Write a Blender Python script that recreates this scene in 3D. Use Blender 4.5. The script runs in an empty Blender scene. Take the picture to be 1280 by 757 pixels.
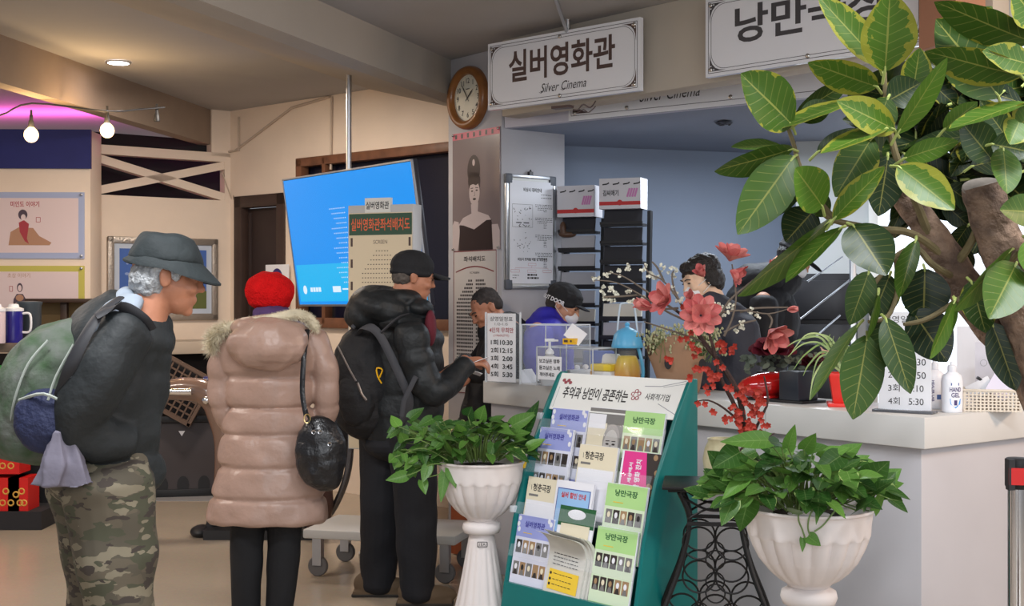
import bpy, bmesh, math, random
from mathutils import Vector, Matrix, Euler, noise
R = random.Random(7)
F, HC = 1620.0, 1.5
V = Vector
def D(px, py, Y):
    """point seen at photo pixel (px, py) at distance Y in front of the camera"""
    return V(((px-640)/F*Y, Y, HC+(373-py)/F*Y))
def rad(a): return math.radians(a)
COL = bpy.context.scene.collection
WM = {}   # world matrix of each object's own frame

# ------------------------------------------------------------ materials
MATS = {}
def mat(name, col, rough=.6, metal=0, noise_amt=0, noise_scale=8, bump=0, bump_scale=40, emit=None, emit_s=0, trans=0, ior=1.45, coat=0, sheen=0, sss=0, col2=None, spec=None, alpha=None):
    if name in MATS: return MATS[name]
    m = bpy.data.materials.new(name); m.use_nodes = True
    nt = m.node_tree; b = nt.nodes['Principled BSDF']
    c = tuple(col)+(1,) if len(col) == 3 else col
    b.inputs['Base Color'].default_value = c
    b.inputs['Roughness'].default_value = rough
    b.inputs['Metallic'].default_value = metal
    b.inputs['IOR'].default_value = ior
    if trans: b.inputs['Transmission Weight'].default_value = trans
    if coat: b.inputs['Coat Weight'].default_value = coat; b.inputs['Coat Roughness'].default_value = .06
    if sheen: b.inputs['Sheen Weight'].default_value = sheen
    if spec is not None: b.inputs['Specular IOR Level'].default_value = spec
    if alpha is not None: b.inputs['Alpha'].default_value = alpha
    if emit: b.inputs['Emission Color'].default_value = tuple(emit)+(1,); b.inputs['Emission Strength'].default_value = emit_s
    tc = nt.nodes.new('ShaderNodeTexCoord')
    if noise_amt or col2:
        n = nt.nodes.new('ShaderNodeTexNoise'); n.inputs['Scale'].default_value = noise_scale; n.inputs['Detail'].default_value = 5
        nt.links.new(tc.outputs['Object'], n.inputs['Vector'])
        r = nt.nodes.new('ShaderNodeValToRGB'); nt.links.new(n.outputs['Fac'], r.inputs['Fac'])
        r.color_ramp.elements[0].position = .3; r.color_ramp.elements[1].position = .7
        a2 = col2 if col2 else [x*(1-noise_amt) for x in c[:3]]
        r.color_ramp.elements[0].color = tuple(a2[:3])+(1,)
        r.color_ramp.elements[1].color = tuple(min(1, x*(1+noise_amt*.4)) for x in c[:3])+(1,)
        nt.links.new(r.outputs['Color'], b.inputs['Base Color'])
    if bump:
        n = nt.nodes.new('ShaderNodeTexNoise'); n.inputs['Scale'].default_value = bump_scale; n.inputs['Detail'].default_value = 4
        nt.links.new(tc.outputs['Object'], n.inputs['Vector'])
        bp = nt.nodes.new('ShaderNodeBump'); bp.inputs['Strength'].default_value = bump; bp.inputs['Distance'].default_value = .02
        nt.links.new(n.outputs['Fac'], bp.inputs['Height']); nt.links.new(bp.outputs['Normal'], b.inputs['Normal'])
    MATS[name] = m
    return m
def srgb(r, g, b):
    f = lambda x: (x/255/12.92) if x/255 <= .04045 else ((x/255+.055)/1.055)**2.4
    return (f(r), f(g), f(b))

# ------------------------------------------------------------ geometry collector
class G:
    def __init__(s): s.v = []; s.f = []; s.mi = []; s.m = 0; s.uv = None; s.col = None; s.cur = (0, 0, 0)
    def add(s, vs, fs, uvs=None):
        o = len(s.v)
        s.v.extend([tuple(p) for p in vs])
        for f in fs: s.f.append(tuple(i+o for i in f)); s.mi.append(s.m)
        if uvs is not None:
            if s.uv is None: s.uv = [(0, 0)]*o; s.col = [(0, 0, 0)]*o
        if s.uv is not None:
            s.uv.extend(uvs if uvs is not None else [(0, 0)]*len(vs)); s.col.extend([s.cur]*len(vs))
        return s
    def obox(s, M, sx, sy, sz, c=(0, 0, 0)):
        vs = [M @ V((c[0]+x*sx/2, c[1]+y*sy/2, c[2]+z*sz/2)) for x in (-1, 1) for y in (-1, 1) for z in (-1, 1)]
        return s.add(vs, [(0, 1, 3, 2), (4, 6, 7, 5), (0, 4, 5, 1), (2, 3, 7, 6), (0, 2, 6, 4), (1, 5, 7, 3)])
    def box(s, c, size, rz=0):
        return s.obox(Matrix.Translation(V(c)) @ Matrix.Rotation(rz, 4, 'Z'), *size)
    def prism(s, poly, z0, z1, M=Matrix()):
        n = len(poly)
        vs = [M @ V((x, y, z0)) for x, y in poly]+[M @ V((x, y, z1)) for x, y in poly]
        return s.add(vs, [tuple(range(n))[::-1], tuple(range(n, 2*n))]+[(i, (i+1) % n, n+(i+1) % n, n+i) for i in range(n)])
    def tube(s, pts, r, n=8, ratio=1.0, ref=None, smooth=0, cap=True):
        pts = [V(p) for p in pts]
        rs = r if isinstance(r, (list, tuple)) else [r]*len(pts)
        if smooth: pts, rs = resample(pts, rs, smooth)
        vs = []; prev = None
        for i, p in enumerate(pts):
            t = (pts[min(i+1, len(pts)-1)]-pts[max(i-1, 0)]).normalized()
            if ref is not None: a = V(ref)-t*V(ref).dot(t)
            elif prev is None: a = t.orthogonal()
            else: a = prev-t*prev.dot(t)
            if a.length < 1e-5: a = t.orthogonal()
            a.normalize(); prev = a; b = t.cross(a)
            for k in range(n):
                q = 2*math.pi*k/n
                vs.append(p+a*math.cos(q)*rs[i]+b*math.sin(q)*rs[i]*ratio)
        m = len(pts)
        fs = [(i*n+k, i*n+(k+1) % n, (i+1)*n+(k+1) % n, (i+1)*n+k) for i in range(m-1) for k in range(n)]
        if cap: fs += [tuple(range(n))[::-1], tuple(range((m-1)*n, m*n))]
        return s.add(vs, fs)
    def ring(s, c, M3, r, tr, n=28, k=6, ry=None):
        """torus; M3 columns span its plane"""
        vs = []; c = V(c); a, b = V(M3[0]).normalized(), V(M3[1]).normalized(); nn = a.cross(b); ry = ry or r
        for i in range(n):
            q = 2*math.pi*i/n; d = a*math.cos(q)+b*math.sin(q); p = c+a*math.cos(q)*r+b*math.sin(q)*ry
            for j in range(k):
                w = 2*math.pi*j/k; vs.append(p+d*math.cos(w)*tr+nn*math.sin(w)*tr)
        return s.add(vs, [(i*k+j, i*k+(j+1) % k, ((i+1) % n)*k+(j+1) % k, ((i+1) % n)*k+j) for i in range(n) for j in range(k)])
    def lathe(s, prof, n=32, M=Matrix(), mod=None, close=False):
        vs = []
        for j, (r, z) in enumerate(prof):
            for k in range(n):
                q = 2*math.pi*k/n; rr = r*(mod(q, j, len(prof)) if mod else 1)
                vs.append(M @ V((rr*math.cos(q), rr*math.sin(q), z)))
        m = len(prof)
        fs = [(i*n+k, i*n+(k+1) % n, (i+1)*n+(k+1) % n, (i+1)*n+k) for i in range(m-1) for k in range(n)]
        if close: fs += [((m-1)*n+k, (m-1)*n+(k+1) % n, (k+1) % n, k) for k in range(n)]
        else: fs += [tuple(range(n))[::-1], tuple(range((m-1)*n, m*n))]
        return s.add(vs, fs)
    def ell(s, c, r, M=None, n=16, m=10):
        c = V(c); r = (r, r, r) if not isinstance(r, (tuple, list)) else r
        M = M or Matrix()
        vs = [M @ (c+V((0, 0, r[2])))]
        for j in range(1, m):
            t = math.pi*j/m
            for k in range(n):
                q = 2*math.pi*k/n
                vs.append(M @ (c+V((r[0]*math.sin(t)*math.cos(q), r[1]*math.sin(t)*math.sin(q), r[2]*math.cos(t)))))
        vs.append(M @ (c-V((0, 0, r[2]))))
        fs = [(0, 1+k, 1+(k+1) % n) for k in range(n)]
        for j in range(m-2):
            for k in range(n): fs.append((1+j*n+k, 1+(j+1)*n+k, 1+(j+1)*n+(k+1) % n, 1+j*n+(k+1) % n))
        L = len(vs)-1; o = 1+(m-2)*n
        fs += [(L, o+(k+1) % n, o+k) for k in range(n)]
        return s.add(vs, fs)
    def cap(s, a, b, ra, rb=None):
        rb = ra if rb is None else rb; a, b = V(a), V(b)
        s.ell(a, ra, n=12, m=8); s.ell(b, rb, n=12, m=8)
        if (b-a).length > 1e-4: s.tube([a, b], [ra, rb], 14)
        return s
    def chain(s, pts, rs):
        for i in range(len(pts)-1): s.cap(pts[i], pts[i+1], rs[i], rs[i+1])
        return s
    def limb(s, pts, rs, ratio=1, ref=None, sub=8, puff=0, plen=.08, n=18):
        """rounded closed tube along a smooth path; puff = quilting bulge height"""
        P, Q = resample([V(p) for p in pts], list(rs), sub)
        if puff:
            d = 0; Q2 = []
            for i, p in enumerate(P):
                if i: d += (P[i]-P[i-1]).length
                Q2.append(Q[i]+puff*(abs(math.sin(math.pi*d/plen))**.6-.6))
            Q = Q2
        # rounded ends
        t0 = (P[0]-P[1]).normalized(); t1 = (P[-1]-P[-2]).normalized()
        pre = [(P[0]+t0*Q[0]*.5*k, Q[0]*math.sqrt(max(0.02, 1-k*k))) for k in (.98, .8, .5)]
        post = [(P[-1]+t1*Q[-1]*.5*k, Q[-1]*math.sqrt(max(0.02, 1-k*k))) for k in (.5, .8, .98)]
        pts2 = [a for a, _ in pre]+P+[a for a, _ in post]; r2 = [b for _, b in pre]+Q+[b for _, b in post]
        return s.tube(pts2, r2, n, ratio, ref)
    def text(s, t, M, cx, cy, w=None, h=None, bold=0, shear=0, z=.0008):
        vs, fs = glyphs(t, bold, shear)
        if not vs: return s
        x0 = min(p[0] for p in vs); x1 = max(p[0] for p in vs); y0 = min(p[1] for p in vs); y1 = max(p[1] for p in vs)
        sx = w/(x1-x0) if w else None; sy = h/(y1-y0) if h else None
        sx = sx or sy; sy = sy or sx
        return s.add([M @ V((cx+(p[0]-(x0+x1)/2)*sx, cy+(p[1]-(y0+y1)/2)*sy, z)) for p in vs], fs)
    def rect(s, M, x0, y0, x1, y1, z=.0005):
        return s.add([M @ V((x0, y0, z)), M @ V((x1, y0, z)), M @ V((x1, y1, z)), M @ V((x0, y1, z))], [(0, 1, 2, 3)])
    def poly(s, M, pts, z=.0005):
        return s.add([M @ V((x, y, z)) for x, y in pts], [tuple(range(len(pts)))])
    def disc(s, M, cx, cy, rx, ry=None, z=.0005, n=20):
        ry = ry or rx
        return s.poly(M, [(cx+rx*math.cos(2*math.pi*k/n), cy+ry*math.sin(2*math.pi*k/n)) for k in range(n)], z)
    def stroke(s, M, pts, w, z=.0006):
        for (a, b), (c, d) in zip(pts[:-1], pts[1:]):
            L = math.hypot(c-a, d-b) or 1e-6; nx, ny = -(d-b)/L*w/2, (c-a)/L*w/2
            s.poly(M, [(a+nx, b+ny), (c+nx, d+ny), (c-nx, d-ny), (a-nx, b-ny)], z)
        return s
    def frame_line(s, M, x0, y0, x1, y1, w, z=.0006):
        return s.stroke(M, [(x0, y0), (x1, y0), (x1, y1), (x0, y1), (x0, y0)], w, z)

def resample(pts, rs, sub):
    P, Q = [], []
    n = len(pts)
    for i in range(n-1):
        p0, p1, p2, p3 = pts[max(i-1, 0)], pts[i], pts[i+1], pts[min(i+2, n-1)]
        for k in range(sub):
            t = k/sub
            P.append(.5*((2*p1)+(p2-p0)*t+(2*p0-5*p1+4*p2-p3)*t*t+(3*p1-p0-3*p2+p3)*t**3))
            tt = t*t*(3-2*t); Q.append(rs[i]*(1-tt)+rs[i+1]*tt)
    P.append(V(pts[-1])); Q.append(rs[-1])
    return P, Q

GL = {}
def glyphs(t, bold=0, shear=0):
    key = (t, bold, shear)
    if key not in GL:
        c = bpy.data.curves.new('lettering_source', 'FONT'); c.body = t; c.size = 1; c.offset = bold; c.shear = shear
        c.resolution_u = 3; c.fill_mode = 'FRONT'; c.dimensions = '2D'
        o = bpy.data.objects.new('lettering_source', c); COL.objects.link(o)
        bpy.context.view_layer.update()
        me = bpy.data.meshes.new_from_object(o.evaluated_get(bpy.context.evaluated_depsgraph_get()))
        GL[key] = ([tuple(v.co) for v in me.vertices], [tuple(p.vertices) for p in me.polygons])
        bpy.data.objects.remove(o); bpy.data.curves.remove(c); bpy.data.meshes.remove(me)
    return GL[key]

def obj(name, g, mats, parent=None, bevel=0, sharp=38, recalc=True, remesh=0, smooth=0, label=None, seg=2, disp=None, sub=0):
    mats = mats if isinstance(mats, (list, tuple)) else [mats]
    me = bpy.data.meshes.new(name); me.from_pydata(g.v, [], g.f)
    for m in mats: me.materials.append(m)
    me.polygons.foreach_set('material_index', [min(i, len(mats)-1) for i in g.mi])
    if g.uv is not None:
        ul = me.uv_layers.new(name='UVMap'); ca = me.color_attributes.new('tone', 'FLOAT_COLOR', 'POINT')
        li = [0]*len(me.loops); me.loops.foreach_get('vertex_index', li)
        ul.data.foreach_set('uv', [x for i in li for x in g.uv[i]])
        ca.data.foreach_set('color', [x for c in g.col for x in (*c, 1)])
    if recalc:
        bm = bmesh.new(); bm.from_mesh(me); bmesh.ops.recalc_face_normals(bm, faces=bm.faces); bm.to_mesh(me); bm.free()
    me.validate()
    o = bpy.data.objects.new(name, me); COL.objects.link(o)
    if remesh:
        r = o.modifiers.new('r', 'REMESH'); r.mode = 'VOXEL'; r.voxel_size = remesh; r.use_smooth_shade = True
        if smooth: sm = o.modifiers.new('s', 'SMOOTH'); sm.factor = .5; sm.iterations = smooth
        bake(o)
        if disp:
            amp, sc = disp
            n_ = len(o.data.vertices); cc = [0.]*(3*n_); nn_ = [0.]*(3*n_)
            o.data.vertices.foreach_get('co', cc); o.data.vertices.foreach_get('normal', nn_)
            for i in range(n_):
                p = V(cc[3*i:3*i+3]); k_ = amp*noise.noise(p*sc)
                for j in range(3): cc[3*i+j] += nn_[3*i+j]*k_
            o.data.vertices.foreach_set('co', cc); o.data.update()
        sharp = 180
    if bevel:
        b = o.modifiers.new('b', 'BEVEL'); b.width = bevel; b.segments = seg; b.limit_method = 'ANGLE'; b.angle_limit = rad(40)
        bake(o)
    if sub:
        b = o.modifiers.new('u', 'SUBSURF'); b.levels = sub; bake(o)
    me = o.data
    me.polygons.foreach_set('use_smooth', [True]*len(me.polygons))
    if sharp < 180: me.set_sharp_from_angle(angle=rad(sharp))
    o.name = name
    WM[o] = Matrix()
    if parent is not None:
        o.parent = parent; o.matrix_parent_inverse = WM[parent].inverted()
    if label: o['label'] = label
    return o
def bake(o):
    bpy.context.view_layer.update()
    me = bpy.data.meshes.new_from_object(o.evaluated_get(bpy.context.evaluated_depsgraph_get()))
    old = o.data; o.modifiers.clear(); o.data = me; me.name = old.name; bpy.data.meshes.remove(old)
def tag(o, label, cat, group=None):
    o['label'] = label; o['category'] = cat
    if group: o['group'] = group
    return o
def thing(name, label, cat, loc, group=None, rz=0):
    o = bpy.data.objects.new(name, None); COL.objects.link(o); o.empty_display_size = .05
    M = Matrix.Translation(V(loc)) @ Matrix.Rotation(rz, 4, 'Z')
    o.matrix_basis = M; WM[o] = M
    return tag(o, label, cat, group)
def struct(name, g, m, parent=None, **k):
    o = obj(name, g, m, parent, **k)
    if parent is None: o['kind'] = 'structure'
    return o
def dup(root, M, label=None, group=None):
    """copy of a thing, its parts and sub-parts, moved by the world matrix M"""
    def rec(o, par):
        c = o.copy(); COL.objects.link(c)
        if par is not None: c.parent = par
        for ch in [x for x in bpy.data.objects if x.parent == o]: rec(ch, c)
        return c
    c = rec(root, None); c.matrix_basis = M @ root.matrix_basis
    if label: c['label'] = label
    if group: c['group'] = group
    return c
def frame(L, Rr, z=0):
    L, Rr = V((L[0], L[1], 0)), V((Rr[0], Rr[1], 0)); x = (Rr-L).normalized(); y = V((0, 0, 1)); n = x.cross(y)
    M = Matrix((x, y, n)).transposed().to_4x4(); M.translation = V((L.x, L.y, z))
    return M
def hframe(c, fwd, up=(0, 0, 1)):
    """x = right side, y = forward, z = up"""
    f = V(fwd).normalized(); u = V(up); u = (u-f*u.dot(f)).normalized(); x = f.cross(u)
    M = Matrix((x, f, u)).transposed().to_4x4(); M.translation = V(c)
    return M
# ============================================================ ROOM
M_cream = mat('cream_wall', srgb(234,216,198), .75, noise_amt=.05, noise_scale=3, bump=.03, bump_scale=60)
M_ceil = mat('ceiling_paint', srgb(172,169,167), .85, noise_amt=.04, noise_scale=2)
M_ceilw = mat('cove_paint', srgb(200,190,180), .85)
M_beam = mat('beam_paint', srgb(190,180,166), .8, noise_amt=.04, noise_scale=3)
M_pillar = mat('pillar_paint', srgb(188,186,190), .7, noise_amt=.03)
M_booth = mat('booth_paint', srgb(146,158,178), .7, noise_amt=.04, noise_scale=1.5)
M_black = mat('matt_black', (.012,.012,.014), .5)
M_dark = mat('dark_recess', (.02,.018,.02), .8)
M_brown = mat('brown_door_paint', srgb(66,50,44), .5, noise_amt=.15, noise_scale=6)
M_woodf = mat('brown_wood_frame', srgb(120,80,58), .45, noise_amt=.3, noise_scale=12)
M_navy = mat('navy_glass', srgb(22,22,40), .25)
M_white = mat('white_paint', srgb(226,226,222), .45)
M_chrome = mat('chrome', (.75,.75,.76), .15, 1)
M_steel = mat('brushed_aluminium', (.55,.56,.58), .35, 1)
M_ink = mat('black_ink', (.02,.018,.02), .6)
M_paper = mat('white_paper', srgb(236,236,240), .7)
M_clear = mat('clear_acrylic', (.8,.85,.9), .03, alpha=.07, spec=.8)
M_clearedge = mat('acrylic_edge', (.85,.9,.95), .1, alpha=.55)

def floor_material():
    m = bpy.data.materials.new('polished_terrazzo_floor'); m.use_nodes = True; nt = m.node_tree; b = nt.nodes['Principled BSDF']
    tc = nt.nodes.new('ShaderNodeTexCoord')
    n = nt.nodes.new('ShaderNodeTexNoise'); n.inputs['Scale'].default_value = 1.1; n.inputs['Detail'].default_value = 5
    v = nt.nodes.new('ShaderNodeTexVoronoi'); v.inputs['Scale'].default_value = 90
    nt.links.new(tc.outputs['Object'], n.inputs['Vector']); nt.links.new(tc.outputs['Object'], v.inputs['Vector'])
    r = nt.nodes.new('ShaderNodeValToRGB'); r.color_ramp.elements[0].color = (*srgb(156,142,124), 1); r.color_ramp.elements[1].color = (*srgb(182,167,148), 1)
    nt.links.new(n.outputs['Fac'], r.inputs['Fac'])
    mx = nt.nodes.new('ShaderNodeMix'); mx.data_type = 'RGBA'; mx.blend_type = 'MULTIPLY'; mx.inputs[0].default_value = .08
    nt.links.new(r.outputs['Color'], mx.inputs[6]); nt.links.new(v.outputs['Color'], mx.inputs[7])
    nt.links.new(mx.outputs[2], b.inputs['Base Color']); b.inputs['Roughness'].default_value = .22
    return m
M_floor = floor_material()
g = G(); g.box((0, 6, -.05), (18, 15, .1)); struct('floor', g, M_floor)
g = G(); p = [D(150,640,9.3).xy, D(300,600,9.3).xy]
g.box((-3.6, 10.9, .002), (3.6, 2.6, .004)); struct('trim_1', g, mat('grey_floor_strip', srgb(150,148,150), .3))

CZ = 3.09
# ceilings: one main slab and a raised cove beyond the bulkhead on the left
BH = [V((-3.08,7.8,0))+V((.17,.985,0))*t for t in (-6.0, 3.3)]     # bulkhead line
g = G(); g.prism([(BH[0].x,BH[0].y),(9,BH[0].y),(9,13.2),(BH[1].x,13.2),(BH[1].x,BH[1].y)], CZ, CZ+.1); struct('ceiling', g, M_ceil)
g = G(); g.prism([(-9,1),(BH[0].x,BH[0].y),(BH[1].x,BH[1].y),(BH[1].x,13.2),(-9,13.2)], CZ+.02, CZ+.12); struct('ceiling_cove', g, M_ceilw)
n = V((.985,-.17,0)); a, b = BH
g = G(); g.prism([(a.x,a.y),(b.x,b.y),(b.x-n.x*.12,b.y-n.y*.12),(a.x-n.x*.12,a.y-n.y*.12)], 2.8, CZ+.05)
struct('beam_bulkhead', g, mat('bulkhead_paint', srgb(150,132,116), .8, noise_amt=.05))
# chamfered beam running to the pillar
T0 = V((-.400,8.66,0)); dv = V((.341,.940,0)); sd = V((-.940,.341,0))
p0, p1 = T0-dv*9, T0+dv*.9
def beam_sec(p, w): return [(p, CZ), (p, 2.85), (p+sd*.10, 2.83), (p+sd*w, CZ)]
A_ = beam_sec(p0, 1.05); B_ = beam_sec(p1, 1.05)
vs = [V((q.x,q.y,z)) for q, z in A_]+[V((q.x,q.y,z)) for q, z in B_]
g = G(); g.add(vs, [(0,1,2,3),(7,6,5,4),(0,4,5,1),(1,5,6,2),(2,6,7,3),(3,7,4,0)]); struct('beam', g, mat('ceiling_beam_paint', srgb(168,160,150), .85, noise_amt=.04, noise_scale=2), sharp=15)

# back wall (recedes towards the left corner)
C = D(288,373,11.0).xy.to_3d(); bd = V((.75,-.66,0)).normalized()
Rw = C+bd*3.1
WF = frame(C, Rw)           # local x along the wall, y up, z toward the room
WL = (Rw-C).length
def on_wall(px, M):   # local x where the vertical plane of frame M is seen at photo column px
    o = M.translation; x = M.col[0].xyz; k = (px-640)/F
    return (k*o.y-o.x)/(x.x-k*x.y)
def wz(px, py, M):
    u = on_wall(px, M); P = M @ V((u,0,0)); return u, HC+(373-py)/F*P.y
g = G()
ox0 = on_wall(376, WF); oz0, oz1 = 1.30, 2.61
dx0 = .07; dx1 = on_wall(357, WF)
g.obox(WF, dx0, CZ, .12, (dx0/2, CZ/2, -.06))
g.obox(WF, dx1-dx0, CZ-2.36, .12, ((dx0+dx1)/2, (CZ+2.36)/2, -.06))
g.obox(WF, ox0-dx1, CZ, .12, ((ox0+dx1)/2, CZ/2, -.06))
ox1 = on_wall(566, WF)+.5
g.obox(WF, ox1-ox0, CZ-oz1, .12, ((ox0+ox1)/2, (CZ+oz1)/2, -.06))
g.obox(WF, ox1-ox0, oz0, .12, ((ox0+ox1)/2, oz0/2, -.06))
g.obox(WF, WL-ox1, CZ, .12, ((WL+ox1)/2, CZ/2, -.06))
struct('wall_back', g, M_cream)
# dark opening with brown frame
g = G()
for x0,x1,z0,z1 in ((ox0-.02,ox1,oz1-.06,oz1+.01),(ox0-.02,ox1,oz0-.03,oz0+.05),(ox0-.02,ox0+.05,oz0,oz1),(ox0+.30,ox0+.34,oz0,oz1)):
    g.obox(WF, x1-x0, z1-z0, .08, ((x0+x1)/2,(z0+z1)/2,.0))
w = struct('window_1', g, M_woodf, bevel=.006)
g = G(); g.obox(WF, ox1-ox0, oz1-oz0, .02, ((ox0+ox1)/2,(oz0+oz1)/2,-.08)); obj('pane', g, M_navy, w)
# door
g = G()
for x0,x1,z0,z1 in ((dx0,dx0+.1,0,2.36),(dx1-.1,dx1,0,2.36),(dx0,dx1,2.26,2.36)): g.obox(WF, x1-x0, z1-z0, .1, ((x0+x1)/2,(z0+z1)/2,-.03))
w = struct('door_1', g, M_brown, bevel=.008)
g = G(); g.obox(WF, dx1-dx0-.18, 2.25, .05, ((dx0+dx1)/2,1.13,-.08)); g.obox(WF, .03, 2.2, .07, (dx0+.14,1.12,-.07)); obj('door_leaf', g, mat('dark_door', srgb(52,40,38), .55), w, bevel=.004)
g = G(); u,z = wz(348,395,WF); g.obox(WF, .03, .16, .05, (dx0+.2,1.05,-.04)); obj('door_handle', g, M_steel, w)
# notice on the door
u0,z1 = wz(336,331,WF); u1,z0 = wz(365,392,WF)
M = WF @ Matrix.Translation((0,0,.03)); g = G(); g.obox(M, u1-u0, z1-z0, .006, ((u0+u1)/2,(z0+z1)/2,0)); g.m = 1
g.disc(M,(u0+u1)/2,z1-.12,.075,.09,.004); g.m = 2; g.disc(M,(u0+u1)/2,z1-.14,.045,.06,.005)
tag(obj('notice_sheet', g, [M_paper, mat('purple_print', srgb(60,50,110)), mat('print_skin', srgb(220,170,150))]), 'small white notice with a portrait taped to the dark brown door', 'notice')

# lattice wall on the left, running towards the corner
La = V(((115-640)/F*10.3,10.3,0)); Lb = V((C.x, C.y, 0))
LF = frame(La, Lb); LL = (Lb-La).length
u0 = on_wall(119,LF); u1 = on_wall(281,LF); zb, zt = 2.33, 2.655
g = G(); g.obox(LF, LL, zb, .1, (LL/2, zb/2, -.05)); g.obox(LF, LL, .075, .1, (LL/2, zt+.0375, -.05))
g.obox(LF, u0+.02, zt-zb, .1, ((u0+.02)/2-.01, (zt+zb)/2, -.05)); g.obox(LF, LL-u1, zt-zb, .1, ((LL+u1)/2, (zt+zb)/2, -.05))
def diag(a, b, w=.066):
    (x0,y0),(x1,y1) = a,b; L = math.hypot(x1-x0,y1-y0); ang = math.atan2(y1-y0,x1-x0)
    g.obox(LF @ Matrix.Translation(((x0+x1)/2,(y0+y1)/2,-.05)) @ Matrix.Rotation(ang,4,'Z'), L, w, .09)
diag((u0-.03,zt-.02),(u1+.03,zb+.02)); diag((u0-.03,zb+.02),(u1+.03,zt-.02))
g.obox(LF, .17, CZ-2.7, .10, (LL-.085, (CZ+2.7)/2, -.05))
struct('wall_left', g, M_cream)
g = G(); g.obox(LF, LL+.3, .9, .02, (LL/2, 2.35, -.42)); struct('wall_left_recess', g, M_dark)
g = G(); g.obox(LF, LL+.02, .09, .12, (LL/2-.02, 2.80, -.2)); struct('gap_shade', g, M_dark)  # near-black strip painted in for the shade of the gap above the lattice
# near left panel
NL, NR = V((-6.2,9.9,0)), V(((113-640)/F*10.0,10.0,0)); NF = frame(NL, NR); NLn = (NR-NL).length
g = G(); g.obox(NF, NLn, 2.8, .3, (NLn/2, 1.4, -.15)); struct('wall_left_near', g, M_cream, bevel=.004)
g = G(); g.obox(NF, NLn+.02, .30, .03, (NLn/2, 2.65, .015)); struct('trim_3', g, mat('royal_blue_band', srgb(38,44,112), .5, noise_amt=.08))
# surface conduits on the back wall
M_cond = mat('conduit', srgb(190,172,155), .5)
def wall_line(name, pxs, r, m, wf=WF, off=.012, box=False):
    pts = []
    for px,py in pxs:
        u,z = wz(px,py,wf); pts.append(wf @ V((u,z,off)))
    g = G(); g.tube(pts, r, 6); return g
for k,pp in enumerate([[(300,146),(300,188),(286,190)],[(296,188),(366,135),(414,121)],[(416,121),(415,212)]]):
    tag(obj('wall_cable', wall_line('c',pp,.011,M_cond), M_cond),
        ['pale conduit dropping down the wall from the ceiling corner','pale cable climbing diagonally across the cream wall','pale conduit dropping from the ceiling to the hanging screen'][k],'cable')
pts = [LF @ V((on_wall(277,LF),2.56,.012)), LF @ V((on_wall(294,LF)-.02,2.3,.012)), WF @ V((.06,2.37,.012))]
g = G(); g.tube(pts,.006,6); tag(obj('wall_cable', g, M_cond), 'thin cable running from the crossed lattice down to the door frame','cable')

# pillar
PC = D(627,373,8.2).xy; PL = V((PC.x-.36, PC.y+.463)); PR = V((PC.x+.412, PC.y+.32))
PRR = V((PL.x+.412, PL.y+.32))
g = G(); g.prism([tuple(PL), tuple(PC), tuple(PR), tuple(PRR)], 0, CZ); struct('pillar', g, M_pillar, bevel=.004)
# fascia + booth
FA = V((PC.x+.02, PC.y-.005)); FD = V((.797,-.604)); FB = FA+FD*4.5
BZ = 2.578
nb = V((.604,.797))
FF = frame(FA.to_3d(), FB.to_3d())
g = G(); g.obox(FF, 4.5, CZ-BZ, .05, (2.25,(CZ+BZ)/2,-.025)); struct('wall_fascia', g, mat('fascia_paint', srgb(196,194,206), .7))
g = G(); g.prism([tuple(FA+nb*.05), tuple(FB+nb*.05), (7.5,6.0), (7.5,11), (PC.x,11)], BZ, BZ+.04); struct('ceiling_booth', g, mat('booth_ceiling', srgb(142,150,166), .8))
bw0 = V((PR.x-.3,9.05,0)); bw1 = V((2.25,9.75,0)); BF = frame(bw0,bw1); bl = (bw1-bw0).length
g = G(); g.obox(BF, bl, BZ, .1, (bl/2,BZ/2,-.05)); struct('wall_booth', g, M_booth)
# pale column and bright window right of the booth wall
cw0 = V((1.95,8.9,0)); cw1 = V((2.42,8.8,0)); CF = frame(cw0,cw1); cl = (cw1-cw0).length
g = G(); g.obox(CF, cl, BZ, .3, (cl/2,BZ/2,-.15)); struct('wall_booth_column', g, mat('column_paint', srgb(186,190,190), .7))
gw0 = V((2.42,8.8,0)); gw1 = V((6.6,8.0,0)); GF = frame(gw0,gw1); gl = (gw1-gw0).length
g = G()
for x in (0.03,1.3,2.6,gl-.03): g.obox(GF,.06,3.0,.07,(x,1.5,0))
for z in (.03,.95,2.97): g.obox(GF,gl,.06,.07,(gl/2,z,0))
w = struct('window_2', g, M_white, bevel=.004)
g = G(); g.obox(GF,gl,3.0,.01,(gl/2,1.5,-.02)); obj('lit_pane', g, mat('daylit_frosted_glass', (.8,.86,.95), .4, emit=(.80,.89,1), emit_s=1.15), w)
# beam over the counter
BA = V((.335,7.53)); BD = V((.66,-.751)); b0 = BA-BD*.6; b1 = BA+BD*2.62
OF = frame(b0.to_3d(), b1.to_3d()); ol = (b1-b0).length
g = G(); g.obox(OF, ol, CZ-2.62, .14, (ol/2,(CZ+2.62)/2,-.07)); struct('beam_counter', g, M_beam, bevel=.004)
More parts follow.
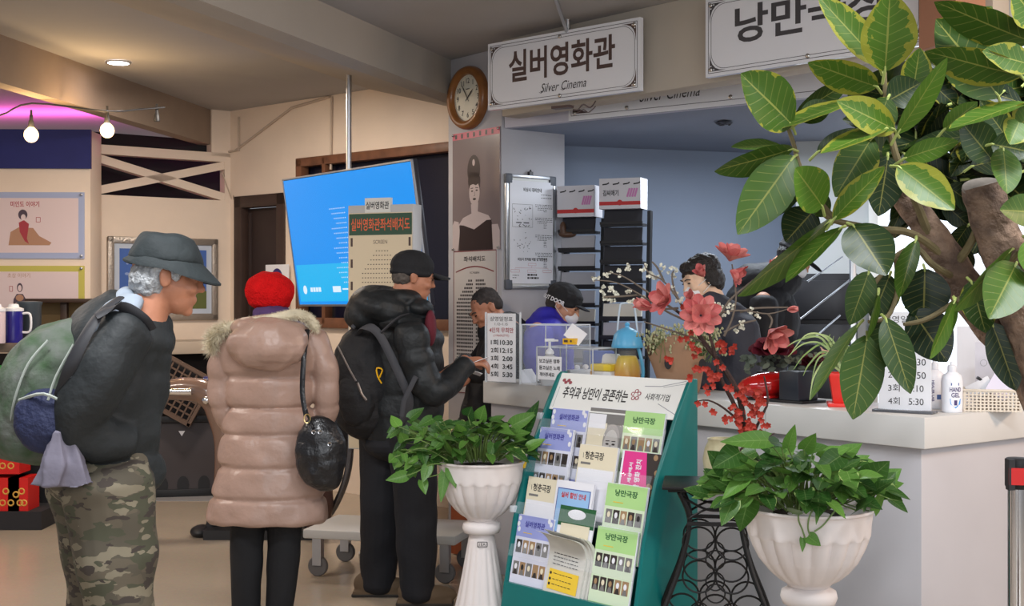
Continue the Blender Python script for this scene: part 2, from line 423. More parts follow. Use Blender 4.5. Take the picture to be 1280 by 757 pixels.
# brown post and windows at upper right
q0 = D(1150,20,5.5); q1 = D(1196,20,5.3)
PF = frame((q0.x,q0.y),(q1.x,q1.y)); pl = (q1-q0).length
g = G(); g.obox(PF, (V((q1.x,q1.y))-V((q0.x,q0.y))).length, .50, .16, (.08,2.81,-.1)); struct('beam_end', g, mat('terracotta_paint', srgb(168,118,92), .7))
h0 = V((1.9,5.9,0)); h1 = V((3.6,4.7,0)); HF = frame(h0,h1); hl=(h1-h0).length
g = G()
for x in (.0,.33,.75,1.2,1.7): g.obox(HF,.035,.75,.05,(x+.02,2.62,0))
for z in (2.26,2.66,3.0): g.obox(HF,hl,.03,.05,(hl/2,z,0))
w = struct('window_3', g, M_steel)
g = G(); g.obox(HF,hl,.72,.008,(hl/2,2.62,-.02)); obj('lit_pane', g, mat('transom_glass', (.8,.85,.9), .3, emit=(.82,.88,.95), emit_s=.75), w)
g = G(); g.obox(HF,.28,.30,.02,(.46,2.82,.03)); g.obox(HF,.3,.3,.02,(1.0,2.82,.03)); obj('blind_panel', g, mat('grey_blind', srgb(190,190,186), .7), w)
# ============================================================ SIGNS, CLOCK, POSTERS, SCREEN
M_sign = mat('sign_acrylic', srgb(232,232,236), .12, coat=.6)
M_brownink = mat('brown_ink', srgb(84,66,62), .4)
M_blackp = mat('soft_black_print', srgb(48,42,44), .4)
M_screw = mat('screw_cap', (.6,.58,.55), .25, 1)
def sign_board(name, L, Rr, z0, z1, word, sub, label):
    Fm = frame(L, Rr, z0); W = (V((Rr[0],Rr[1]))-V((L[0],L[1]))).length; H = z1-z0
    t = thing(name, label, 'sign', Fm.translation, 'hanging theatre name boards')
    g = G(); g.obox(Fm, W, H, .03, (W/2,H/2,-.015)); g.m = 1
    m = .018; g.frame_line(Fm, m, m, W-m, H-m, .003)
    # inner cartouche line with cut corners
    c = .085; i = .035; pts = []
    for cx,cy,a0 in ((W-i-c,H-i-c,0),(i+c,H-i-c,90),(i+c,i+c,180),(W-i-c,i+c,270)):
        for k in range(7):
            a = rad(a0+k*15); pts.append((cx+c*math.cos(a), cy+c*math.sin(a)))
    pts.append(pts[0]); g.stroke(Fm, pts, .0025, .0007)
    for sx,sy in ((0,0),(1,0),(0,1),(1,1)):          # filigree corners
        X = (lambda u: W-u) if sx else (lambda u: u); Y = (lambda v: H-v) if sy else (lambda v: v)
        q = [(X(.026+a),Y(.026+b)) for a,b in ((0,0),(.10,0),(.06,.006),(.036,.016),(.016,.036),(.006,.06),(0,.10))]
        g.m = 2; g.poly(Fm, q, .0006); g.m = 0
        for r_,a_,b_ in ((.004,.026,.008),(.004,.008,.026)): g.disc(Fm, X(.026+a_), Y(.026+b_), r_, None, .0011, 10)
    if word:
        g.m = 2; g.text(word, Fm, W*.50, H*.60, W*.70, H*.47, bold=.022, z=.001)
    if sub:
        g.m = 1; g.text(sub, Fm, W*.52, H*.22, W*.30, H*.13, shear=.35, z=.001)
        for cx,ww in ((W*.385,.030),(W*.53,.03)): g.stroke(Fm, [(cx-ww,H*.17),(cx-ww*.4,H*.145),(cx+ww*.2,H*.20)], .002, .001)
    obj('board', g, [M_sign, M_blackp, M_brownink if word and word[0]=='실' else mat('dark_sign_ink', srgb(74,72,74), .4)], t, recalc=False)
    for x,y in ((.035,.035),(W-.035,.035),(.035,H-.035),(W-.035,H-.035),(W/2,.03),(W/2,H-.03)):
        g = G(); g.lathe([(.011,0),(.011,.008),(.004,.013)], 14, Fm @ Matrix.Translation((x,y,0))); obj('screw_cap', g, M_screw, t)
    return t, Fm, W, H
L1 = D(610,373,7.75).xy; R1 = D(800,373,7.0).xy
t, Fm, W, H = sign_board('hanging_sign', L1, R1, 2.624, 3.02, '실버영화관', 'Silver Cinema', 'white hanging sign lettered in brown beside the round wall clock')
g = G(); c = Fm @ V((W*.52,H,-.04)); g.tube([c-V((0,0,.01)), V((D(694,373,6.86).x,6.86,CZ))], .011, 10); g.tube([c, c+V((0,0,.08))], .016, 10); g.obox(Fm,.04,.3,.02,(W*.52,H-.16,-.04))
obj('hanging_rod', g, M_steel, t)
L2 = D(882,373,6.6).xy; R2 = V((L2.x+.7/.99995*1.21*.7*1.0/.7, L2.y-.714*1.21))
t2, Fm2, W2, H2 = sign_board('hanging_sign', L2, R2, 2.624, 3.02, '낭만극장', None, 'white hanging sign lettered in black, half hidden by the rubber tree leaves')
# long fascia sign under the beam
u0 = on_wall(712,FF); SF = FF @ Matrix.Translation((u0, BZ, .012)); SW = 2.75; SH = .40
t = thing('fascia_sign', 'long white sign behind the beam with only its lower edge showing', 'sign', SF.translation)
g = G(); g.obox(SF, SW, SH, .02, (SW/2,SH/2,-.01)); g.m = 1; g.frame_line(SF,.02,.03,SW-.02,SH-.02,.003)
for px in (840,): g.text('Silver Cinema', SF, on_wall(838,FF)-u0, .105, .40, .07, shear=.35, z=.001)
g.m = 2; g.poly(SF, [(.03,.04),(.16,.04),(.11,.052),(.075,.07),(.05,.10),(.04,.15),(.03,.17)], .001)
obj('board', g, [M_sign, M_blackp, M_brownink], t, recalc=False)
for x in (.05, .42, 1.1, 1.8): g = G(); g.lathe([(.012,0),(.012,.008),(.004,.012)], 12, SF @ Matrix.Translation((x,.045,0))); obj('screw_cap', g, M_screw, t)
# small broken plug / wires under the first sign
p = D(716,137,7.35); g = G(); g.box(D(703,134,7.35),(.12,.05,.015),-.6)
g.tube([p, p+V((.03,0,.0)), p+V((.06,0,.03)), p+V((.10,0,.012)), p+V((.13,0,.05))], .004, 6, smooth=4); g.tube([p+V((.02,0,-.02)), p+V((.06,0,.0)), p+V((.09,0,-.015)), p+V((.13,0,.02))], .003, 6, smooth=4)
tag(obj('hanging_wire', g, M_brownink), 'loose dark wires hanging below the brown lettered sign', 'wiring')
# small dark ornament stain on booth ceiling
p = D(904,164,7.9); g = G(); p = V((p.x,p.y,BZ-.004))
for k in range(9):
    a = k*2.4; g.lathe([(.001,0),(.02+.01*(k%3),-.006),(.004,-.02)], 8, Matrix.Translation(p+V((.04*math.cos(a)*(k%4)/2,.04*math.sin(a)*(k%3)/1.5,0))))
tag(obj('ceiling_hook', g, M_blackp), 'small black wrought fitting on the blue booth ceiling', 'hook')

# clock on the pillar
PFr = frame(PL.to_3d(), PC.to_3d()); PW = (PL-PC).length
u,z = wz(588,122.5,PFr); CM = PFr @ Matrix.Translation((u, z, .0))
t = thing('wall_clock', 'round wooden framed wall clock with cream dial at the top of the pillar', 'clock', CM.translation)
M_oak = mat('honey_oak', srgb(150,96,48), .35, noise_amt=.25, noise_scale=14, coat=.3)
g = G(); g.lathe([(.150,.018),(.150,.035),(.158,.05),(.175,.058),(.195,.052),(.206,.03),(.206,.002),(.150,.002)], 64, CM, close=True); obj('clock_frame', g, M_oak, t, sharp=50)
g = G(); g.lathe([(.152,.004),(.152,.02)], 48, CM)
FM = CM @ Matrix.Translation((0,0,.0205)); g.m = 1
for k in range(12):
    a = rad(90-30*(k+1)); g.text(str(k+1), FM, .112*math.cos(a), .112*math.sin(a), None, .034, bold=.01, z=.001)
for k in range(60):
    a = rad(6*k); g.stroke(FM, [(.138*math.cos(a),.138*math.sin(a)),(.143*math.cos(a),.143*math.sin(a))], .0015, .001)
g.rect(FM,-.02,.055,.02,.06,.001); obj('dial', g, [mat('dial_cream', srgb(226,222,205), .5), M_ink], t, recalc=False)
def hand(ang, L, w, z):
    g = G(); a = rad(ang); d = V((math.sin(a), math.cos(a))); nn = V((d.y,-d.x))
    g.poly(FM, [tuple(-d*.03+nn*w*.5), tuple(d*L*.6+nn*w), tuple(d*L), tuple(d*L*.6-nn*w), tuple(-d*.03-nn*w*.5)], z); return g
obj('clock_hand', hand(50,.085,.006,.004), M_ink, t, recalc=False); obj('clock_hand', hand(-34,.12,.005,.006), M_ink, t, recalc=False)

# portrait poster (a plain generic black and white portrait) and seating chart below
def poster_frame(px0,py0,px1,py1,M,off=.0):
    u0,z1 = wz(px0,py0,M); u1,_ = wz(px1,py1,M); _,z0 = wz(px0,py1,M)
    return M @ Matrix.Translation((u0,z0,off)), u1-u0, z1-z0
PM, pw, ph = poster_frame(567,168,626,314,PFr,.008)
g = G(); g.obox(PM,pw,ph,.008,(pw/2,ph/2,-.004)); 
g.m = 1; g.rect(PM,0,ph-.045,pw,ph,.0006); g.m = 2
for k in range(7): g.rect(PM,.03+k*(pw-.05)/7,ph-.038,.03+k*(pw-.05)/7+.022,ph-.008,.001)
cx = pw*.47; gz = .0006
g.m = 3; g.poly(PM,[(.0,.0),(.06,.0),(.085,.12),(.07,.19),(.02,.20),(0,.17)],gz)          # pale arm
g.poly(PM,[(pw-.0,.0),(pw-.07,0),(pw-.085,.16),(pw-.02,.16),(pw,.12)],gz)
g.poly(PM,[(.07,.17),(.12,.215),(cx-.03,.24),(cx-.035,.30),(cx+.045,.31),(cx+.04,.25),(pw-.12,.22),(pw-.08,.18),(cx,.12)],gz+.0002)
g.disc(PM,cx+.003,.375,.058,.085,gz+.0004)
g.m = 4; g.poly(PM,[(.075,0),(.085,.17),(.13,.165),(cx,.135),(pw-.14,.19),(pw-.085,.19),(pw-.075,0)],gz+.0006)     # dark dress
g.disc(PM,cx-.005,.52,.07,.10,gz+.0003); g.disc(PM,cx,.45,.068,.06,gz+.0003)                 # updo and fringe
g.poly(PM,[(cx-.065,.47),(cx-.06,.40),(cx-.04,.425),(cx-.01,.43),(cx+.02,.42),(cx+.045,.43),(cx+.063,.39),(cx+.066,.47)],gz+.0007)
g.disc(PM,cx-.022,.385,.012,.005,gz+.0008); g.disc(PM,cx+.028,.388,.012,.005,gz+.0008); g.stroke(PM,[(cx-.038,.402),(cx-.01,.405)],.005,gz+.0008); g.stroke(PM,[(cx+.014,.407),(cx+.045,.403)],.005,gz+.0008)
g.stroke(PM,[(cx+.004,.38),(cx+.008,.355),(cx-.002,.353)],.003,gz+.0008); g.disc(PM,cx+.004,.332,.018,.007,gz+.0009)
g.m = 3; g.disc(PM,cx-.005,.57,.014,.022,gz+.001)
for k in range(12): g.disc(PM,cx-.07+.012*k,.20-.0015*(k-5)**2*-.4,.006,.007,gz+.001,8)
M_sepia = mat('sepia_print', srgb(136,122,122), .25, coat=.1); 
t = tag(obj('portrait_poster', g, [M_sepia, mat('pink_print', srgb(206,96,116), .4), M_blackp, mat('pale_print', srgb(206,190,188), .3), mat('dark_print', srgb(58,46,46), .3)], recalc=False), 'glossy black and white portrait poster of a woman on the pillar', 'poster')
SM, sw, sh = poster_frame(568,314,622,490,PFr,.008)
g = G(); g.obox(SM,sw,sh,.01,(sw/2,sh/2,-.005)); g.m = 1; g.frame_line(SM,.004,.004,sw-.004,sh-.004,.006)
arc = [(sw*.06+sw*.88*k/12, sh-.14+.035*math.sin(math.pi*k/12)) for k in range(13)]; g.stroke(SM, arc, .008)
g.m = 2; g.text('좌석배치도', SM, sw*.5, sh-.055, sw*.5, .035, bold=.02); g.text('SCREEN', SM, sw*.5, sh-.145, sw*.22, .012)
for r in range(26):
    y = sh-.19-r*.024
    ins = max(0, .13-.022*r) if r<6 else 0
    for blk in ((sw*.08+ins,sw*.47),(sw*.53,sw*.92-ins*.7)):
        x = blk[0]
        while x < blk[1]-.012: g.rect(SM,x,y-.013,x+.011,y,.0006); x += .0155
tag(obj('seating_chart', g, [mat('chart_paper', srgb(206,200,196), .35), mat('dark_red_print', srgb(130,50,56), .5), M_blackp], recalc=False), 'tall beige cinema seating chart panel under the portrait poster', 'chart')
for x in (.012,pw-.012):
    for y in (.012,ph-.012): g = G(); g.ell((x,y,.006),.009,PM,10,6); obj('corner_pin', g, M_screw, t)

# whiteboard on the other face of the pillar
PGr = frame(PC.to_3d(), PR.to_3d())
WM_, ww, wh = poster_frame(629,217,710,361,PGr,.02)
ww = .41*1.0
t = thing('notice_whiteboard', 'aluminium framed whiteboard covered by an evacuation notice on the pillar', 'whiteboard', WM_.translation)
g = G(); g.obox(WM_,ww,wh,.015,(ww/2,wh/2,-.008)); obj('board', g, M_white, t)
g = G()
for x0,y0,x1,y1 in ((0,0,ww,.022),(0,wh-.022,ww,wh),(0,0,.022,wh),(ww-.022,0,ww,wh)): g.obox(WM_,x1-x0,y1-y0,.022,((x0+x1)/2,(y0+y1)/2,0))
obj('frame', g, M_steel, t, bevel=.004)
for x in (.025,ww-.025):
    for y in (.03,wh-.03): g = G(); g.obox(WM_,.055,.065,.028,(x,y,0)); obj('corner_cap', g, mat('grey_plastic', srgb(92,96,104), .5), t, bevel=.008)
g = G(); g.obox(WM_,.03,.03,.02,(ww*.5,wh+.008,0)); g.tube([WM_@V((ww*.48,wh+.02,0)),WM_@V((ww*.5,wh+.035,0)),WM_@V((ww*.52,wh+.02,0))],.004,6); obj('hanger', g, M_blackp, t)
XM = WM_ @ Matrix.Translation((.028,.035,.013)); xw, xh = ww-.056, wh-.075
g = G(); g.obox(XM,xw,xh,.002,(xw/2,xh/2,-.001)); g.m = 1
g.text('비상시 대피안내', XM, xw*.52, xh-.055, xw*.42, .026, bold=.03)
g.text('비상시 조직별 역할 및 대응체계', XM, xw*.52, .155, xw*.68, .02, bold=.03)
def dash(M, x0, x1, y, h=.004, seed=0, z=.0006):
    q = random.Random(seed+int(y*9000)); x = x0
    while x < x1:
        l = q.uniform(.006,.022); l = min(l, x1-x); g.rect(M, x, y, x+l, y+h, z); x += l+.005
for k,y in enumerate([xh-.085,xh-.105]): dash(XM, xw*.72, xw*.96, y)
for blk,(ys,n_) in enumerate(((xh-.15,5),(xh-.235,7),(xh-.345,8),(xh-.46,10))):
    for k in range(n_): dash(XM, xw*.58+(.02 if k>1 else 0)+(.05 if k>3 else 0), xw*(.98 if k<3 else .85), ys-k*.0105, .0035, blk)
g.frame_line(XM, .02, .36, xw*.52, xh-.15, .0016)
q = random.Random(3)
for k in range(26):
    x,y = q.uniform(.03,xw*.5), q.uniform(.36,xh-.17); g.stroke(XM,[(x,y),(x+q.uniform(-.02,.02),y+q.uniform(-.012,.012))],.004)
for x in (.05,.11): g.rect(XM,x,xh-.27,x+.045,xh-.264)
for k in range(20):
    x,y = q.uniform(.03,xw*.5), q.uniform(.2,.33); g.stroke(XM,[(x,y),(x+q.uniform(-.014,.014),y+q.uniform(-.01,.01))],.0035)
g.m = 2; g.frame_line(XM,xw*.42,.115,xw*.6,.13,.0015); g.stroke(XM,[(xw*.5,.115),(xw*.5,.1),(xw*.12,.1),(xw*.12,.09)],.0012); g.stroke(XM,[(xw*.5,.1),(xw*.88,.1),(xw*.88,.09)],.0012)
for x in (.12,.5,.86): g.frame_line(XM,xw*x-.035,.072,xw*x+.035,.088,.0014)
g.m = 1; dash(XM,xw*.06,xw*.2,.05); dash(XM,xw*.4,xw*.62,.05,.012,5); dash(XM,xw*.4,xw*.66,.03,.012,6); dash(XM,xw*.06,xw*.16,.035)
obj('notice_paper', g, [M_paper, M_blackp, mat('red_line', srgb(190,80,90), .5)], t, recalc=False)

# hanging television
k_ = 1.27
c = V((-.805*k_, 6.51*k_, HC+.3029*k_)); Rm = (Matrix.Rotation(-.889,4,'Z') @ Matrix.Rotation(.1485,4,'X') @ Matrix.Rotation(-.006,4,'Y'))
TM = Matrix.Translation(c) @ Rm @ Matrix.Rotation(rad(90),4,'X')     # local x right, y up, z toward the viewer
tw, th = 1.22*k_, .69*k_
t = thing('hanging_television', 'large flat television hung tilted from the ceiling showing a plain blue screen', 'television', c)
g = G(); g.obox(TM,tw,th,.035,(0,0,-.02)); obj('case', g, mat('tv_case', (.03,.03,.04), .35), t, bevel=.006)
g = G()
for x0,y0,x1,y1 in ((-tw/2,-th/2,tw/2,-th/2+.014),(-tw/2,th/2-.01,tw/2,th/2),(-tw/2,-th/2,-tw/2+.01,th/2),(tw/2-.01,-th/2,tw/2,th/2)): g.obox(TM,x1-x0,y1-y0,.012,((x0+x1)/2,(y0+y1)/2,.002))
obj('bezel', g, M_steel, t)
def screen_mat(name, c1, c2, s):
    m = bpy.data.materials.new(name); m.use_nodes = True; nt = m.node_tree; b = nt.nodes['Principled BSDF']; b.inputs['Base Color'].default_value = (.01,.01,.02,1); b.inputs['Roughness'].default_value = .25
    b.inputs['Emission Color'].default_value = (*c1,1); b.inputs['Emission Strength'].default_value = s; return m
g = G(); a, b = tw/2-.012, th/2-.014
g.rect(TM,-a,-b,a,b,.004); g.m = 1; g.rect(TM,-a+.02,-b+.02,a,-b+.27,.0044)
g.m = 2
for r_ in range(16):
    for k in range(9-(r_*5)%4): g.disc(TM, a-.80-.022*k, .20-.032*r_, .0045, None, .0048, 6)
g.disc(TM,-a+.10,-b+.10,.025,.03,.005); [g.rect(TM,-a+.17+.036*k,-b+.085,-a+.20+.036*k,-b+.115,.005) for k in range(4)]; g.rect(TM,-a+.46,-b+.08,-a+.56,-b+.12,.005); g.rect(TM,-a+.58,-b+.095,-a+.85,-b+.105,.005); g.rect(TM,-a+.75,-b+.2,-a+.85,-b+.24,.005)
obj('screen', g, [screen_mat('screen_blue', srgb(0,146,240), 0, 1.0), screen_mat('screen_cyan', srgb(20,180,240), 0, 1.0), screen_mat('screen_white', srgb(220,240,255), 0, 1.0)], t, recalc=False)
g = G(); top = TM @ V((-.1,th/2-.05,-.1)); g.tube([TM @ V((-.1,0,-.06)), top, V((top.x,top.y,CZ))], .018, 10); g.obox(TM,.4,.3,.05,(-.1,0,-.06)); obj('ceiling_bracket', g, M_steel, t)

# free-standing seat map lightbox
BM0 = D(435,373,7.6).xy; bdir = V((.93,-.37)).normalized(); bw = .425; BM1 = BM0+bdir*bw
z0 = .62; z1 = HC+(373-257)/F*7.6
BM = frame(BM0.to_3d(), BM1.to_3d(), z0); bh = z1-z0
t = thing('seat_map_board', 'free-standing cream seat map board with a green title strip before the television', 'board', (BM.translation.x, BM.translation.y, 0))
g = G(); g.obox(BM,bw,bh,.11,(bw/2,bh/2,-.056)); obj('case', g, mat('pale_grey_case', srgb(196,196,196), .5), t, bevel=.004)
g = G(); g.rect(BM,.006,.006,bw-.006,bh-.045,.0006); g.m = 1; g.rect(BM,.008,bh-.175,bw-.008,bh-.05,.001)
g.m = 2; g.text('실버영화관좌석배치도', BM, bw/2, bh-.113, bw*.90, .072, bold=.012, z=.0018)
g.m = 3; g.text('SCREEN', BM, bw/2, bh-.215, .09, .022, z=.001)
for y in (bh-.215,bh-.34,bh-.47,bh-.6):
    for x in (.018,bw-.03): g.rect(BM,x,y-.025,x+.014,y+.025,.001)
for r_ in range(22):
    w_ = min(.14, .05+.018*r_)
    for k in range(int(2*w_/.018)): g.rect(BM, bw*.55-w_+k*.018, bh-.27-r_*.026, bw*.55-w_+k*.018+.008, bh-.265-r_*.026, .001)
obj('seat_map_sheet', g, [mat('seat_map_cream', srgb(226,210,180), .5), mat('dark_green_strip', srgb(52,84,66), .5), mat('orange_red_letters', srgb(236,110,70), .5), M_brownink], t, recalc=False)
g = G(); hM = BM @ Matrix.Translation((.115,bh-.045,.012)); g.obox(hM,.165,.085,.03,(.0825,.0425,-.02)); g.m = 1; g.text('실버영화관', hM, .0825,.042,.15,.045,bold=.015,z=-.004)
obj('name_plate', g, [M_white, M_ink], t, recalc=False)
g = G(); g.tube([BM @ V((bw/2,.05,-.05)), BM @ V((bw/2,-z0+.03,-.05))], .03, 12); g.lathe([(.15,0),(.15,.02),(.04,.035)], 24, Matrix.Translation((BM @ V((bw/2,0,-.05))).xy.to_3d()))
obj('stand', g, M_steel, t)
# ============================================================ COUNTER
C0 = V((1.56,4.9)); cu = V((-.614,.789)); cv = V((.79,.613))
def E(px, k=0, z=1.05):
    """point on the counter: front edge seen at photo column px, moved k metres inward"""
    a = (px-640)/F; q = C0+cv*k; t = (q.x-q.y*a)/(.614+.789*a); p = q+cu*t; return V((p.x,p.y,z))
def T(px, py, z=1.05):
    """point of the horizontal plane z seen at photo pixel"""
    Y = (HC-z)*F/(py-373); return V(((px-640)/F*Y, Y, z))
CL = 2.80
def lshape(i, dep, l1, l2):
    o = C0+cu*i+cv*i; q = lambda a,b: tuple(C0+cu*a+cv*b)
    return [q(i,i), q(l1-i*.3,i), q(l1-i*.3,dep-i), q(dep-i,dep-i), q(dep-i,l2), q(i,l2)]
M_ctop = mat('counter_top_laminate', srgb(208,207,204), .35, noise_amt=.05, noise_scale=2.5)
M_cbody = mat('counter_body_paint', srgb(188,186,190), .6, noise_amt=.05, noise_scale=2)
t = thing('reception_counter', 'long white topped reception counter with pale lilac grey panels', 'counter', (C0.x,C0.y,0))
g = G(); g.prism(lshape(0,.46,CL,1.7), .93, 1.05); obj('counter_top', g, M_ctop, t, bevel=.004)
g = G(); g.prism(lshape(.045,.46,CL,1.65), 0, .93); obj('counter_body', g, M_cbody, t, bevel=.003)
for k in (.78,1.72):
    g = G(); g.obox(frame((C0+cu*(k+.002)).to_3d(),(C0+cu*k).to_3d()), .002,.122,.002,(0,.99,.0)); obj('seam', g, mat('seam_grey', srgb(150,148,146), .6), t)

# ---------- brochure rack
RL, RR_ = V((.243,5.62,0)), V((.717,5.1,0)); RF = frame(RL, RR_); RW = (RR_-RL).length
M_teal = mat('teal_laminate', srgb(6,106,104), .35, noise_amt=.05)
t = thing('brochure_rack', 'teal brochure rack with a white header standing before the counter', 'rack', (.45,5.2,0))
prof = [(0,0),(0,1.185),(.03,1.185),(.05,1.17),(.12,1.05),(.24,.81),(.31,.58),(.355,.34),(.40,.10),(.40,0)]
Mside = lambda x: RF @ Matrix.Translation((x,0,0)) @ Matrix(((0,0,1,0),(0,1,0,0),(1,0,0,0),(0,0,0,1)))
for x0 in (-.018, RW-.0):
    g = G(); g.prism([(a,b) for a,b in prof], 0, .018, Mside(x0)); obj('side_panel', g, M_teal, t, bevel=.003)
g = G(); g.obox(RF,RW,1.15,.012,(RW/2,.575,.01)); obj('back_panel', g, M_teal, t)
g = G(); g.prism([(.39,.0),(.40,.06),(.375,.33),(.36,.33),(.36,0)],.0,RW,Mside(0)); obj('lower_front', g, M_teal, t)
# header
HM = RF @ Matrix.Translation((.0,1.03,.115)) @ Matrix.Rotation(rad(-28),4,'X'); hh = .17
g = G(); g.obox(HM,RW,hh,.008,(RW/2,hh/2,-.004)); g.m = 1; g.text('추억과 낭만이 공존하는', HM, RW*.335,hh*.48,RW*.53,.055,bold=.02)
g.text('사회적기업', HM, RW*.82,hh*.52,RW*.18,.03,bold=.01); g.m = 2
for k in range(5):
    a = k*1.256+.4; g.disc(HM,RW*.655+.017*math.cos(a),hh*.54+.017*math.sin(a),.011,.009,.001,12)
for k in range(4): g.disc(HM,.03+.014*k,hh*.80-.01*(k%2),.010,.008,.001,10)
g.m = 3; g.disc(HM,RW*.655,hh*.54,.009,None,.0014,12)
for k in range(5):
    a = k*1.256+.4; g.disc(HM,RW*.655+.017*math.cos(a),hh*.54+.017*math.sin(a),.006,.005,.0014,10)
g.m = 4; g.stroke(HM,[(RW*.70,hh*.78),(RW*.82,hh*.80),(RW*.99,hh*.97)],.003); g.stroke(HM,[(RW*.84,hh*.36),(RW*.99,hh*.12)],.003); g.stroke(HM,[(RW*.84,hh*.78),(RW*.99,hh*.90)],.002); g.stroke(HM,[(.018,hh*.62),(.018,.01)],.002)
obj('header_sign', g, [M_white, M_ink, mat('plum_print', srgb(150,70,80), .5), M_white, mat('grey_line', srgb(150,150,156), .5)], t, recalc=False)
# tiers
def tierM(xc, htop, zoff=0, tilt=12, L=.297, w=.21):
    d = 0
    for (a,b),(c,e) in zip(prof[3:-1],prof[4:]):
        if e <= htop <= b: d = a+(c-a)*(b-htop)/(b-e)
    # plane frame with origin at the top centre, y up along the sheet
    M = RF @ Matrix.Translation((xc,htop,d-.012+zoff)) @ Matrix.Rotation(rad(-tilt),4,'X')
    return M @ Matrix.Translation((-w/2,-L,0))
P_pur = mat('lavender_print', srgb(150,158,214), .3); P_grn = mat('pale_green_print', srgb(172,214,140), .3); P_crm = mat('cream_print', srgb(226,216,190), .35)
P_pnk = mat('magenta_print', srgb(222,60,140), .3); P_gry = mat('grey_photo_print', srgb(120,118,116), .35); P_dk = mat('dark_photo_print', srgb(56,48,46), .35)
P_yel = mat('yellow_print', srgb(232,196,60), .4); P_red = mat('red_print', srgb(196,60,60), .4); P_blu = mat('sky_print', srgb(150,190,230), .35); P_wht = mat('gloss_paper', srgb(232,232,238), .25)
P_brn = mat('tan_photo_print', srgb(160,130,96), .4); P_vio = mat('violet_title', srgb(60,60,150), .4); P_gt = mat('green_title', srgb(30,90,50), .4)
P_f1 = mat('face_print', srgb(186,182,178), .4); P_f2 = mat('face_shadow_print', srgb(150,146,142), .4)
PL_ = [P_wht, M_ink, P_pur, P_grn, P_crm, P_pnk, P_gry, P_dk, P_yel, P_red, P_blu, P_brn, P_vio, P_gt, P_f1, P_f2, mat('pale_lavender_body', srgb(214,216,232), .3), mat('pale_green_body', srgb(210,226,196), .3)]
